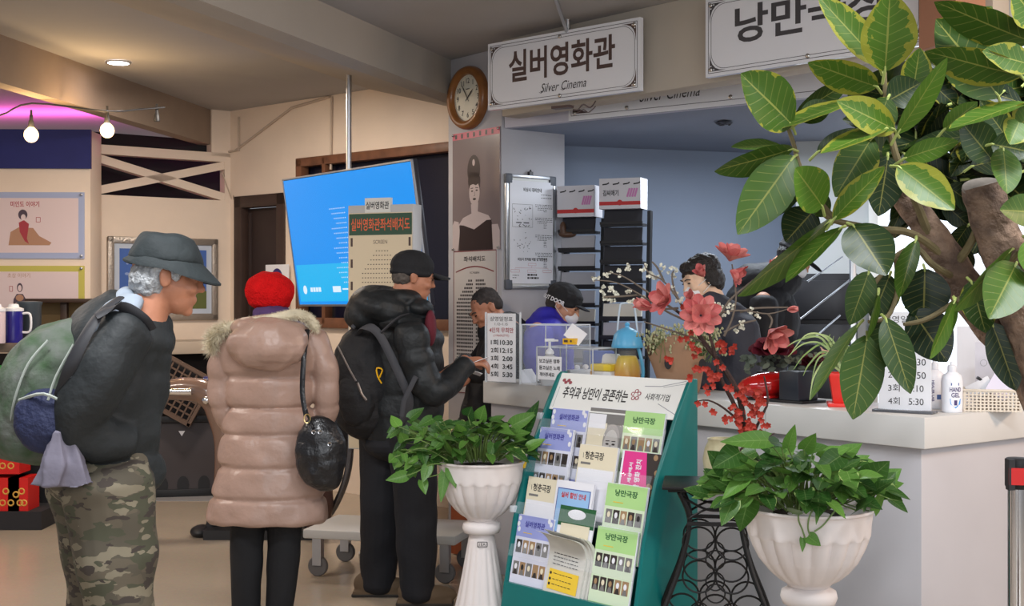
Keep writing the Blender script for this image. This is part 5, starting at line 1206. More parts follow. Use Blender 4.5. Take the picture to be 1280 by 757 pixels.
# slips of paper around the boxes
for j,(px,k,w_,h_,rz,lab) in enumerate(((657,.10,.07,.10,.3,'folded white paper slips standing beside the tall timetable'),(705,.09,.16,.05,-.7,'loose white slips lying flat below the note card'),(735,.12,.09,.04,-.9,'small pile of white slips next to the pump bottle'))):
    p = E(px,k); g = G(); 
    for q_ in range(4): g.obox(Matrix.Translation(p+V((.006*q_,.01*q_,.005+.002*q_))) @ Matrix.Rotation(rz+q_*.2,4,'Z') @ Matrix.Rotation(.9 if j==0 else 0,4,'X'), w_, h_, .002, (0,0,.03 if j==0 else 0))
    tag(obj('paper_slips', g, M_paper), lab, 'paper')
# white card with a small yellow box
pc = D(716,423,6.5); g = G(); Mx = frame((pc.x-.05,pc.y+.03),(pc.x+.05,pc.y-.03),pc.z-.02)
g.obox(Mx @ Matrix.Rotation(rad(-32),4,'Z') @ Matrix.Rotation(rad(-20),4,'X'),.10,.075,.003,(.03,.07,0)); tag(obj('blank_card', g, M_paper), 'tilted blank white card resting on the rim of the lower clear box', 'card')
g = G(); g.obox(Mx,.062,.03,.05,(.045,.006,-.0)); g.m = 1; g.disc(Mx,.062,.008,.006,None,.027,10); g.rect(Mx,.022,.002,.044,.014,.027)
tag(obj('sweet_box', g, [mat('bright_yellow_card', srgb(238,186,40), .5), M_brownink]), 'small yellow box with a dark heart mark below the tilted white card', 'box')
# white tub with yellow lid
p = E(757,.16); t = thing('lidded_tub', 'white tub with a yellow inner lid and raised white flap beside the lantern jug', 'tub', p); Mt = Matrix.Translation(p) @ Matrix.Rotation(-.66,4,'Z')
g = G(); g.obox(Mt,.13,.10,.085,(0,0,.043)); obj('tub_body', g, mat('white_plastic', srgb(232,232,234), .35), t, bevel=.012)
g = G(); g.obox(Mt,.125,.095,.035,(0,0,.103)); obj('yellow_tray', g, mat('lemon_plastic', srgb(236,206,60), .4), t, bevel=.006)
g = G(); g.prism([(-.058,0),(.058,0),(.055,.045),(.04,.055),(-.04,.055),(-.055,.045)],-.004,.004,Mt @ Matrix.Translation((0,.05,.115)) @ Matrix.Rotation(rad(80),4,'X')); obj('flap', g, mat('white_plastic', srgb(232,232,234), .35), t, bevel=.002)
g = G(); g.obox(Mt,.018,.004,.05,(-.045,-.057,.06)); obj('latch', g, mat('ochre_tab', srgb(180,130,50), .5), t)
p = E(730,.26); t = thing('pencil_tray', 'low white square tray of stationery between the acrylic box and the tub', 'tray', p); Mt = Matrix.Translation(p) @ Matrix.Rotation(-.66,4,'Z')
g = G(); g.obox(Mt,.15,.12,.075,(0,0,.038)); obj('tray_body', g, mat('white_plastic', srgb(232,232,234), .35), t, bevel=.008)
for x,z_ in ((-.045,.085),(.01,.09)): g = G(); g.ell((x,0,z_),(.016,.016,.014),Mt); obj('pom', g, M_paper, t)
g = G(); p = D(748,437,7.2); g.box((p.x,p.y,1.13),(.17,.10,.16)); tag(obj('blue_file_box', g, mat('cobalt_plastic', srgb(30,76,170), .5), bevel=.006), 'cobalt blue file box behind the yellow and white tub', 'box')
# lantern jug
p = E(784,.22); t = thing('lantern_jug', 'lantern shaped jug with a sky blue lid and orange yellow drink', 'jug', p); Mj = Matrix.Translation(p) @ Matrix.Scale(1.1,4,(0,0,1))
M_skyb = mat('sky_blue_plastic', srgb(92,176,222), .35)
g = G(); g.lathe([(.058,.0),(.066,.01),(.070,.06),(.066,.10),(.052,.14),(.046,.155),(.046,.20)], 36, Mj); obj('glass_jar', g, mat('jar_plastic', (.8,.82,.8), .05, alpha=.10), t, sharp=70)
def drink_mat():
    m = bpy.data.materials.new('orange_drink'); m.use_nodes = True; nt = m.node_tree; b = nt.nodes['Principled BSDF']; tc = nt.nodes.new('ShaderNodeTexCoord'); sx = nt.nodes.new('ShaderNodeSeparateXYZ')
    nz = nt.nodes.new('ShaderNodeTexNoise'); nz.inputs['Scale'].default_value = 30; ad = nt.nodes.new('ShaderNodeMath'); ad.operation = 'MULTIPLY_ADD'; ad.inputs[1].default_value = .04
    nt.links.new(tc.outputs['Object'], sx.inputs[0]); nt.links.new(tc.outputs['Object'], nz.inputs['Vector']); nt.links.new(nz.outputs['Fac'], ad.inputs[0]); nt.links.new(sx.outputs[2], ad.inputs[2])
    mr = nt.nodes.new('ShaderNodeMapRange'); mr.inputs[1].default_value = 1.06; mr.inputs[2].default_value = 1.21; nt.links.new(ad.outputs[0], mr.inputs[0])
    r = nt.nodes.new('ShaderNodeValToRGB'); r.color_ramp.elements[0].color = (*srgb(216,100,24),1); r.color_ramp.elements[1].color = (*srgb(222,190,40),1); nt.links.new(mr.outputs[0], r.inputs[0]); nt.links.new(r.outputs[0], b.inputs['Base Color']); b.inputs['Roughness'].default_value = .3; return m
g = G(); g.lathe([(.055,.004),(.063,.012),(.067,.06),(.063,.10),(.050,.138),(.044,.148)], 36, Mj); obj('drink', g, drink_mat(), t, sharp=70)
g = G(); g.lathe([(.078,.185),(.080,.19),(.078,.20),(.066,.245),(.050,.262),(.030,.272),(.012,.278),(.010,.285),(.014,.29),(.010,.298),(.001,.302)], 36, Mj); obj('lid', g, M_skyb, t, sharp=50)
g = G(); g.tube([p+V((-.050,0,.29)), p+V((-.038,0,.40)), p+V((-.026,0,.425)), p+V((.026,0,.425)), p+V((.038,0,.40)), p+V((.052,0,.28))], .005, 8, smooth=4); obj('wire_handle', g, mat('pale_blue_wire', srgb(190,206,220), .4), t)
g = G(); g.tube([p+V((.055,-.01,.20)), p+V((.068,-.02,.15)), p+V((.078,-.02,.08)), p+V((.066,-.02,.005))], .009, 8, smooth=4); obj('side_handle', g, M_skyb, t)
# bouquet wrapped in kraft paper
p = E(852,.16); t = thing('wrapped_bouquet', 'bouquet in brown kraft paper with pale sprigs behind the red branch', 'bouquet', p)
M_kraft = mat('kraft_paper', srgb(154,120,94), .8, noise_amt=.1, bump=.3, bump_scale=12)
g = G(); n = 28; vs = []
for j,(z_,rx,ry) in enumerate(((0,.085,.06),(.01,.092,.065),(.10,.115,.075),(.20,.145,.085))):
    for k in range(n):
        a = 2*math.pi*k/n; zz = z_+(.055*math.sin(3*a+.6)+.03 if j==3 else 0); vs.append(p+V((rx*math.cos(a)-.02*j/3, ry*math.sin(a), zz)))
g.add(vs, [(j*n+k,j*n+(k+1)%n,(j+1)*n+(k+1)%n,(j+1)*n+k) for j in range(3) for k in range(n)]+[tuple(range(n))[::-1]]); obj('paper_wrap', g, M_kraft, t, sub=1)
for dx,dz in ((-.075,.15),(.085,.14)): g = G(); g.prism([(.018*math.cos(k*.5236),.030*math.sin(k*.5236)) for k in range(12)],-.001,.001,hframe(p+V((dx,-.092,dz)),(0,1,0)) @ Matrix.Rotation(rad(90),4,'X')); obj('cut_hole', g, M_dark, t)
q = random.Random(8); g = G(); st = G(); M_sprig = mat('pale_green_sprig', srgb(168,168,132), .8)
for k in range(120):
    b_ = p+V((q.uniform(-.12,.13),q.uniform(-.06,.06),.20)); tp = b_+V((q.uniform(-.09,.09),q.uniform(-.06,.04),q.uniform(.01,.12))); st.tube([b_-V((0,0,.05)),tp],.0015,4)
    for j in range(5): c = tp+V((q.uniform(-.018,.018),q.uniform(-.018,.018),q.uniform(-.03,.01))); g.ell(c,(q.uniform(.003,.007),)*2+(q.uniform(.005,.011),),None,6,4)
obj('sprigs', g, M_sprig, t); obj('stems', st, M_stem, t)
# black tray, red glossy bowl, rose
p = E(962,.17); t = thing('black_planter_tray', 'low black tray with a square black pot end beside the red plant pot', 'tray', p); Mt = frame(E(918,.12),E(1003,.12),1.05); w_ = (E(1003,.12)-E(918,.12)).length
g = G(); g.obox(Mt,w_,.012,.16,(w_/2,.006,-.08)); obj('tray_base', g, M_black, t, bevel=.003)
g = G(); g.prism([(0,0),(.11,0),(.105,.125),(.0,.125)],-.13,0,Mt @ Matrix.Translation((w_-.13,.012,-.0))); obj('square_pot', g, mat('charcoal_pot', srgb(40,44,52), .4), t, bevel=.006)
g = G(); g.obox(Mt,w_*.7,.11,.012,(w_*.36,.065,-.15)); obj('tray_back', g, M_black, t)
c = Mt @ V((w_*.36,.068,-.06)); g = G(); g.ell((0,0,0),(.135,.075,.058),hframe(c,(0,1,0),(-.12,0,1))); g.lathe([(.05,-.052),(.06,-.056),(.05,-.058)],24,Matrix.Translation(c))
tag(obj('red_bowl', g, mat('red_lacquer', srgb(176,22,20), .12, coat=.8), remesh=.005, smooth=2), 'shiny red lacquered bowl lying on the low black tray', 'bowl')
t = thing('dark_rose_spray', 'dark red artificial rose spray with grey leaves above the red bowl', 'flower', c)
def rose(c, r, m, par, name='bloom'):
    g = G(); q = random.Random(int(c.x*999))
    for lay,(n_,rr,up,ln) in enumerate(((4,.15,1.5,.55),(5,.35,.9,.8),(6,.55,.45,1.0),(7,.7,.1,1.1))):
        for k in range(n_):
            a = 2*math.pi*k/n_+lay*.5; d = V((math.cos(a),-.45+math.sin(a)*.8,up*.9+math.sin(a)*.1)).normalized(); o = c+V((math.cos(a)*r*rr*.3,math.sin(a)*r*rr*.3,-r*.15*lay*.5))
            leaf(g, o, o+d*r*ln, r*.95, V((-math.cos(a),-math.sin(a)-.3,.9)), 'petal', (0,0,0), fold=.22, sag=.16, nu=6)
    return obj(name, g, m, par, recalc=False)
M_rose = mat('dark_red_petal', srgb(92,18,34), .6, noise_amt=.2, noise_scale=30)
rose(c+V((.02,-.02,.155)), .085, M_rose, t); rose(c+V((.20,.0,.10)), .055, M_rose, t)
g = G(); q = random.Random(2)
for k in range(70): b_ = c+V((q.uniform(-.12,.26),q.uniform(-.06,.06),q.uniform(.06,.14))); d = V((q.uniform(-1,1),q.uniform(-1,.4),q.uniform(-.8,.6))).normalized(); leaf(g,b_,b_+d*q.uniform(.03,.05),.022,V((0,-1,.4)),'rubber',(0,q.random()*.5,0),nu=4)
obj('foliage', g, mat('dusty_grey_green', srgb(84,92,80), .8), t, recalc=False)
# spider plant in a red pot
p = E(1057,.20); t = thing('spider_plant', 'spider plant with arching pale leaves in a red square pot', 'plant', p); Mt = Matrix.Translation(p) @ Matrix.Rotation(-.2,4,'Z')
M_redpot = mat('red_plastic_pot', srgb(222,52,44), .4); sq = lambda s_: [(-s_,-s_),(s_,-s_),(s_,s_),(-s_,s_)]
g = G(); vs = [];
for z_,s_ in ((.016,.052),(.125,.068),(.14,.070),(.14,.062),(.11,.060)): vs += [Mt @ V((a,b_,z_)) for a,b_ in sq(s_)]
g.add(vs,[(3,2,1,0)]+[(4*j+k,4*j+(k+1)%4,4*j+4+(k+1)%4,4*j+4+k) for j in range(4) for k in range(4)]+[(16,17,18,19)]); obj('pot', g, M_redpot, t, bevel=.004)
g = G(); g.obox(Mt,.15,.15,.016,(0,0,.008)); obj('saucer', g, M_redpot, t, bevel=.004)
g = G(); q = random.Random(21); M_spider = leaf_material('spider_leaf', srgb(120,150,84), srgb(176,196,140), (.85,.88,.74), .1, .4, 1)
def strap(g, pts, w):
    P,_ = resample([V(a) for a in pts],[1]*len(pts),6); n = len(P); vs = []; uv = []
    for i,pt in enumerate(P):
        tt = (P[min(i+1,n-1)]-P[max(i-1,0)]).normalized(); s_ = tt.cross(V((0,-1,.25))).normalized(); ww_ = w*(1-(i/(n-1))**2.2)*.5+.0008
        for k in (-1,0,1): vs.append(pt+s_*k*ww_+V((0,0,abs(k)*w*.25))); uv.append((i/(n-1),(k+1)/2))
    g.cur = (.0,q.random(),0); g.add(vs,[(3*i+k,3*i+k+1,3*i+k+4,3*i+k+3) for i in range(n-1) for k in (0,1)],uv)
top = p+V((0,0,.13)); Ys = p.y
for a,b_,c_ in (((1035,425),(1010,418),(990,440)),((1030,432),(1005,430),(985,446)),((1035,430),(1008,442),(992,462)),((1032,440),(1012,455),(1004,470)),((1035,450),(1018,470),(1012,500)),((1028,424),(1000,425),(983,434)),((1040,432),(1036,424),(1038,418)),
                ((1045,440),(1046,430),(1050,421)),((1052,440),(1056,432),(1060,426)),((1038,445),(1022,450),(1014,480)),((1042,428),(1022,418),(1002,424)),((1060,445),(1070,440),(1082,452)),((1044,445),(1040,436),(1042,420)),((1036,455),(1026,462),(1022,485))):
    pts = [top+V((q.uniform(-.02,.02),q.uniform(-.02,.02),0))]+[D(x,y,Ys-.02*i+q.uniform(-.03,.03)) for i,(x,y) in enumerate((a,b_,c_))]; strap(g,pts,.008)
for k in range(44):
    a = q.uniform(0,6.28); L = q.uniform(.08,.15); d = V((math.cos(a),math.sin(a),0)); strap(g,[top,top+d*L*.2+V((0,0,L*.7)),top+d*L*.45+V((0,0,L*.85)),top+d*L*.75+V((0,0,L*.7))],.008)
obj('foliage', g, M_spider, t, recalc=False)
# right timetable on a base
def plate(px0,px1,Y0,Y1,z0,h): L_,R_ = D(px0,373,Y0),D(px1,373,Y1); return frame(L_,R_,z0),(R_-L_).length
TF2, w2 = plate(1098,1164,5.18,5.06,1.062,.39); h2 = .385
t = thing('timetable_stand', 'white timetable of four show times on a dark base behind the hanging leaves', 'sign', TF2.translation)
g = G(); g.obox(TF2,w2,h2,.004,(w2/2,h2/2,-.002)); g.m = 1
g.text('상영일정표',TF2,w2/2,h2*.925,w2*.8,.028); g.text('1.5',TF2,w2*.5,h2*.83,w2*.2,.018); g.text('사랑하나이다',TF2,w2*.56,h2*.70,w2*.84,.032,bold=.02); g.text('(1960년작)',TF2,w2*.5,h2*.60,w2*.55,.018)
for j,(a,b) in enumerate((('1회','10:30'),('2회','12:50'),('3회','3:10'),('4회','5:30'))):
    y = h2*(.49-.135*j); g.text(a,TF2,w2*.30,y,w2*.22,.03); g.text(b,TF2,w2*.72,y,w2*(.36 if len(b)>4 else .28),.026)
obj('timetable_card', g, [M_paper, M_ink], t, recalc=False)
g = G(); g.obox(TF2,w2+.03,.010,.07,(w2/2,-.006,-.0)); obj('base', g, mat('smoke_acrylic', srgb(90,92,98), .2), t, bevel=.002)
# hand gel bottles
M_wpl = mat('white_bottle', srgb(230,232,238), .3)
def gel(px, Y, label, front):
    c = V((D(px,373,Y).x,Y,1.05)); t = thing('hand_gel_bottle', label, 'bottle', c, 'white hand gel bottles'); Mg = Matrix.Translation(c)
    g = G(); g.lathe([(.036,0),(.041,.004),(.042,.02),(.042,.125),(.038,.145),(.022,.158),(.018,.162)], 36, Mg @ Matrix.Scale(.75,4,(0,1,0))); obj('bottle_body', g, M_wpl, t, sharp=60)
    g = G(); g.lathe([(.017,.16),(.018,.163),(.017,.185),(.008,.190),(.007,.20),(.001,.202)], 24, Mg); obj('cap', g, M_wpl, t, sharp=50)
    def wrap(fn, mats_):
        g = G(); FM_ = Matrix(); fn(g, FM_)
        g.v = [tuple(c+V((.0432*math.sin(x/.042), -.0432*.75*math.cos(x/.042), y))) for x,y,z in g.v]; obj('label', g, mats_, t, recalc=False)
    if front:
        def fn(g,M): 
            g.text('HAND',M,.004,.092,.046,.018,bold=.02); g.text('GEL',M,.004,.070,.034,.018,bold=.02); g.m=1; g.rect(M,-.014,.108,.018,.118); g.m=2
            g.poly(M,[(-.018,.056),(.026,.056),(.024,.035),(.004,.018),(-.016,.035)]); g.m=0; g.rect(M,-.002,.030,.010,.05,.002)
        wrap(fn,[mat('navy_print', srgb(70,60,110), .4), mat('steel_blue_print', srgb(60,90,150), .4), mat('blue_shield', srgb(60,150,220), .35)])
    else:
        def fn(g,M):
            M2 = Matrix.Translation((-.015,.075,0)) @ Matrix.Rotation(rad(-90),4,'Z'); g.text('HEALER LAB',M2,0,0,.085,.010,bold=.02); dash(M,-.002,.022,.11,.003); g.m=1; g.rect(M,.0,.04,.02,.06)
        wrap(fn,[mat('navy_print', srgb(70,60,110), .4), mat('steel_blue_print', srgb(60,90,150), .4)])
gel(1168,5.30,'white hand gel bottle half hidden by the four-show timetable',False); gel(1190,5.13,'white hand gel bottle with a blue shield next to the wicker basket',True)
# basket with papers
bp_ = D(1240,373,5.16); Mb = frame((bp_.x-.105,bp_.y+.02),(bp_.x+.105,bp_.y-.03),1.05); t = thing('white_basket', 'small cream woven plastic basket holding packets by the gel bottles', 'basket', bp_.xy.to_3d()+V((0,0,1.05)))
M_bk = mat('cream_plastic_weave', srgb(222,212,196), .5); bw_, bh_, bd_ = .216, .085, .15; g = G()
for z_ in (0,-bd_):
    for k in range(15): g.obox(Mb,.006,bh_,.004,(.004+k*(bw_-.008)/14,bh_/2,z_))
    for k in range(7): g.obox(Mb,bw_,.005,.005,(bw_/2,.004+k*.0125,z_))
for x in (0,bw_):
    for k in range(11): g.obox(Mb,.004,bh_,.006,(x,bh_/2,-k*bd_/10))
    for k in range(7): g.obox(Mb,.005,.005,bd_,(x,.004+k*.0125,-bd_/2))
g.obox(Mb,bw_,.004,bd_,(bw_/2,.004,-bd_/2)); obj('weave', g, M_bk, t)
g = G()
for x0,y0,z0_,sx,sz in ((bw_/2,bh_,0,bw_+.02,.014),(bw_/2,bh_,-bd_,bw_+.02,.014),(0,bh_,-bd_/2,.014,bd_+.02),(bw_,bh_,-bd_/2,.014,bd_+.02)): g.obox(Mb,sx,.008,sz,(x0,y0,z0_))
obj('rim', g, M_bk, t, bevel=.002)
g = G(); g.obox(Mb @ Matrix.Translation((.07,.085,-.06)) @ Matrix.Rotation(.5,4,'Z') @ Matrix.Rotation(-.5,4,'X'),.10,.07,.02); g.m=1; g.obox(Mb @ Matrix.Translation((.10,.10,-.09)) @ Matrix.Rotation(.9,4,'Z'),.012,.10,.05)
tag(obj('phone_box', g, [M_wpl, M_black], bevel=.002), 'white and black box lying in the cream basket', 'box')
g = G(); g.obox(Mb @ Matrix.Translation((.145,.10,-.05)) @ Matrix.Rotation(-.6,4,'Z') @ Matrix.Rotation(-.6,4,'X'),.09,.11,.004); tag(obj('paper_packet', g, mat('lilac_paper', srgb(206,206,226), .5)), 'pale lilac packet leaning in the cream basket', 'packet')
# folded notices standing behind
N1, nw1 = plate(1196,1238,5.62,5.55,1.05,.3); g = G(); g.obox(N1,nw1,.33,.004,(nw1/2,.165,0)); g.m = 1; g.frame_line(N1,.01,.01,nw1-.01,.32,.004); g.m=2; dash(N1,.03,nw1-.02,.2,.006)
tag(obj('notice_card', g, [M_paper, mat('sky_frame', srgb(150,190,220), .4), M_ink], recalc=False), 'white notice with a pale blue border standing behind the gel bottles', 'notice')
N2, nw2 = plate(1219,1262,5.36,5.30,1.05,.3); g = G(); g.obox(N2,nw2,.27,.004,(nw2/2,.135,0)); g.m = 1; g.text('예매문의',N2,nw2*.5,.235,nw2*.6,.02); g.ring(N2 @ V((nw2*.25,.185,.001)),(N2.col[0].xyz,N2.col[1].xyz),.013,.0015,16,4); g.text('후원',N2,nw2*.6,.185,nw2*.3,.02); g.text('1544-43',N2,nw2*.45,.15,nw2*.72,.016,bold=.02)
tag(obj('phone_notice', g, [mat('grey_lilac_paper', srgb(214,212,220), .5), M_ink], recalc=False), 'pale grey card printed with a telephone number behind the cream basket', 'notice')
g = G(); p = T(1276,510); g.box(p+V((.03,.05,.018)),(.06,.05,.036)); tag(obj('small_white_box', g, M_wpl, bevel=.003), 'tiny white box on the counter edge past the cream basket', 'box')

# ============================================================ BOOTH: magazine racks, cabinet
def wire_rack(name, px0,px1,py_top,Y,label,cols,empty):
    L_,R_ = D(px0,373,Y),D(px1,373,Y-.10); M = frame(L_,R_,0); w_ = (R_-L_).length; zt = HC+(373-py_top)/F*Y
    t = thing(name, label, 'rack', M.translation, 'tall black document racks')
    for x in (0,w_): g = G(); g.obox(M @ Matrix.Translation((x,0,0)) @ Matrix.Rotation(rad(-4),4,'X'),.022,zt,.05,(0,zt/2,0)); obj('upright', g, M_black, t)
    n_ = int((zt-.5)/.118)
    for k in range(n_):
        z_ = zt-.10-k*.118
        g = G(); g.obox(M,w_,.016,.10,(w_/2,z_,-.02)); g.obox(M,w_,.018,.012,(w_/2,z_+.012,.035)); obj('shelf', g, M_black, t)
        if k in cols: g = G(); g.obox(M @ Matrix.Translation((w_/2,z_+.055,-.0)) @ Matrix.Rotation(rad(-12),4,'X'),w_*.9,.088,.02); obj('envelope_row', g, mat('pale_envelopes' if (k%5) else 'cream_envelopes', srgb(172,172,178) if (k%5) else srgb(214,210,196), .6), t)
        elif k in empty: g = G(); g.obox(M @ Matrix.Translation((w_/2,z_+.055,-.01)) @ Matrix.Rotation(rad(-12),4,'X'),w_*.9,.10,.008); obj('tray', g, mat('charcoal_tray', srgb(40,40,46), .6), t)
    return t, M, w_, zt
_,Mr1,wr1,zr1 = wire_rack('document_rack',700,746,272,8.4,'black document rack with rows of pale envelopes beside the pillar',range(1,12),[0])
_,Mr2,wr2,zr2 = wire_rack('document_rack',752,805,262,8.15,'black document rack with dark trays near the booth wall',(5,6,8,9),range(0,12))
def carton(M,w_,z_,h_,label,letters,dp=.16):
    g = G(); g.obox(M,w_,h_,dp,(w_/2,z_+h_/2,-dp/2+.05)); Mf = M @ Matrix.Translation((0,z_,.0505)); g.m = 1; g.rect(Mf,0,h_*.12,w_,h_*.24); g.disc(Mf,w_*.5,h_*.2,.018,None,.001,12); g.m = 2
    for k in range(4): g.stroke(Mf,[(w_*(.08+.25*k),h_*.80),(w_*(.2+.25*k),h_*.82),(w_*(.24+.25*k),h_*.86)],.008)
    if letters: g.text(letters,Mf,w_*.28,h_*.52,w_*.38,h_*.2,bold=.02,z=.001)
    g.m = 3
    for k in range(4): g.stroke(Mf,[(w_*(.68+.06*k),h_*.38),(w_*(.74+.06*k),h_*.66)],.012,.001)
    tag(obj('cardboard_box', g, [mat('white_carton', srgb(206,204,208), .6), mat('carton_red', srgb(190,50,50), .5), M_ink, mat('pink_marker', srgb(200,130,180), .6)], recalc=False), label, 'box', 'cartons on the document racks')
carton(Mr1 @ Matrix.Translation((0,0,0)), wr1, zr1, .20, 'grey white carton on top of the rack of pale envelopes', None)
carton(Mr2, wr2*.97, zr2, .19, 'white carton with a red band and handwriting on the rack of dark trays', '김씨애기')
g = G(); p = Mr1 @ V((.06,zr1-.02-.09,.02)); g.ell((0,0,0),(.06,.03,.022),hframe(p,(0,1,0))); g.ell((-.03,0,.035),(.022,.028,.05),hframe(p,(0,1,0)))
tag(obj('brown_ornament', g, mat('brown_glaze', srgb(86,60,44), .4), remesh=.005, smooth=3), 'small brown ornament on the top shelf of the envelope rack', 'ornament')
# black cabinets / stair with pale rods on the right of the booth
c0 = D(985,373,8.35); c1 = D(1072,373,8.25); Mc_ = frame(c0,c1); wc_ = (c1-c0).length
t = thing('black_cabinet', 'low black filing cabinets in front of the pale column', 'cabinet', Mc_.translation)
g = G(); g.obox(Mc_,wc_,1.66,.4,(wc_/2,.83,-.2)); obj('carcass', g, M_black, t, bevel=.005)
for z_ in (1.36,1.08,.80,.52,.24): g = G(); g.obox(Mc_,wc_-.03,.25,.02,(wc_/2,z_+.13,.01)); obj('drawer', g, mat('black_drawer', (.02,.02,.023), .4), t, bevel=.004)
for k,(a,b_) in enumerate((((1009,352),(1053,321)),((1000,399),(1062,350)),((1020,420),(1050,394)))):
    g = G(); g.tube([D(*a,7.9),D(*b_,8.1)],.006,8); tag(obj('pale_rod', g, M_steel), ['topmost slanting pale rod before the grey column','long slanting pale rod across the black cabinets','short slanting pale rod low on the black cabinets'][k],'rod')
g = G(); p = D(1066,373,8.0); g.box((p.x,p.y,.9),(.035,.035,1.8)); tag(obj('metal_post', g, M_steel, bevel=.004), 'grey metal post at the edge of the black cabinets', 'post')

# ============================================================ ARTIFICIAL BRANCH ARRANGEMENT on the iron stand
Yv = 4.75
p = D(902,605,Yv); sz = p.z; base = V((p.x-.02,Yv+.02,0))
t = thing('wrought_iron_stand', 'black wrought iron plant stand with ring lattice beside the rack', 'stand', base)
M_iron = mat('black_iron', (.015,.014,.014), .45, .6)
tl_ = base.x-.14
g = G(); Mtop = Matrix.Translation((base.x,base.y,0)) @ Matrix.Rotation(-.15,4,'Z'); g.obox(Mtop,.38,.30,.012,(0,0,sz)); g.obox(Mtop,.34,.26,.01,(0,0,sz-.012)); obj('stand_top', g, M_iron, t, bevel=.003)
tw2 = .15
def leg_pts(sx,sy): return [V((sx*.13,sy*.10,sz-.02)),V((sx*.10,sy*.085,sz-.09)),V((sx*.095,sy*.08,sz-.16)),V((sx*.13,sy*.10,sz-.30)),V((sx*.19,sy*.14,sz-.46)),V((sx*.25,sy*.19,sz-.66)),V((sx*.24,sy*.18,0))]
for sx in (-1,1):
    for sy in (-1,1): g = G(); g.tube([Mtop @ q_ for q_ in leg_pts(sx,sy)],.009,8,smooth=6); obj('leg', g, M_iron, t)
for sy in (-1,1):
    g = G(); P = [Mtop @ V((-.13,sy*.10,sz-.03)),Mtop @ V((-.05,sy*.09,sz-.075)),Mtop @ V((0,sy*.09,sz-.085)),Mtop @ V((.05,sy*.09,sz-.075)),Mtop @ V((.13,sy*.10,sz-.03))]; g.tube(P,.005,6,smooth=5)
    P = [Mtop @ V((-.10,sy*.085,sz-.12)),Mtop @ V((-.04,sy*.085,sz-.085)),Mtop @ V((0,sy*.085,sz-.08)),Mtop @ V((.04,sy*.085,sz-.085)),Mtop @ V((.10,sy*.085,sz-.12))]; g.tube(P,.005,6,smooth=5); g.obox(Mtop,.20,.012,.014,(0,sy*.085,sz-.135)); obj('scroll_rail', g, M_iron, t)
    g = G()
    for r_ in range(5):
        zc = sz-.205-.118*r_; wid = .0; n_ = (2,2,3,4,4)[r_]
        for k in range(n_):
            x = (k-(n_-1)/2)*.118; g.ring(Mtop @ V((x,sy*(.085+.015*r_),zc)),(Mtop.col[0].xyz,(0,0,1)),.058,.0038,26,5)
        for k in range(n_-1):
            x = (k-(n_-2)/2)*.118; g.ring(Mtop @ V((x,sy*(.085+.015*r_),zc-.059)),(Mtop.col[0].xyz,(0,0,1)),.034,.003,18,5)
    obj('ring_lattice', g, M_iron, t)
vc = V((D(902,373,Yv).x, Yv-.02, sz+.006)); t = thing('ceramic_vase', 'mottled cream ceramic vase on the black iron stand', 'vase', vc)
g = G(); g.lathe([(.04,0),(.05,.005),(.066,.04),(.072,.09),(.064,.13),(.052,.155),(.056,.165),(.048,.165),(.044,.15)],36,Matrix.Translation(vc)); obj('vase_body', g, mat('cream_ceramic', srgb(190,184,150), .35, col2=srgb(150,140,110), noise_scale=14), t, sharp=60)
t = thing('branch_arrangement', 'artificial arrangement of pink magnolias, white sprigs and red blossom branches', 'flowers', vc+V((0,0,.1)))
def DV(x,y,dy=0): return D(x,y,Yv-.05+dy)
M_bark = mat('dark_bark', srgb(58,38,34), .8, noise_amt=.3, noise_scale=40, bump=.5); M_twig = mat('grey_twig', srgb(96,86,76), .8)
g = G()
root_ = [vc+V((0,0,.10))]
g.tube(root_+[DV(930,560),DV(925,500),DV(905,460),DV(880,428),DV(862,402),DV(845,388)],[.010,.011,.011,.010,.009,.007,.005],8,smooth=4)
g.tube([DV(938,545),DV(915,500,-.02),DV(900,470,-.02),DV(893,440,-.02),DV(880,395,-.02)],[.009,.008,.007,.006,.004],7,smooth=4)
g.tube([DV(928,530),DV(905,510,-.03),DV(885,500,-.03),DV(868,502,-.03)],[.005,.004,.003,.002],6,smooth=3)
g.tube([DV(940,545),DV(952,520,-.03),DV(960,500,-.03),DV(955,470,-.03)],[.006,.005,.004,.003],6,smooth=3)
g.tube([DV(935,548),DV(955,548,-.02),DV(968,541,-.02)],[.004,.003,.002],6,smooth=3); obj('dark_branch', g, M_bark, t)
g = G()
tw_pts = [[(862,402),(835,390),(800,368),(770,353),(742,350)],[(845,388),(820,372),(795,355),(778,345),(760,340)],[(862,400),(845,370),(828,350),(812,342),(805,330)],[(850,378),(843,362),(840,345),(842,338)],
          [(880,400),(905,390),(930,388),(960,392),(985,386)],[(800,368),(780,370),(755,371)],[(905,420),(915,398),(920,370),(915,330)],[(925,390),(945,385),(985,384)],[(885,430),(860,420),(830,410),(805,402)],[(830,352),(822,335),(815,327)],
          [(905,415),(925,405),(945,400)],[(960,392),(965,400),(962,410)],[(900,400),(912,375),(955,340),(968,334)],[(848,385),(825,385),(823,374)]]
for P_ in tw_pts: g.tube([DV(*q_,-.02*i/4) for i,q_ in enumerate(P_)],[.0045-.0007*i for i in range(len(P_))],6,smooth=4)
obj('twig', g, M_twig, t)
q = random.Random(31)
g = G(); M_wb = mat('white_blossom', srgb(196,194,178), .7)
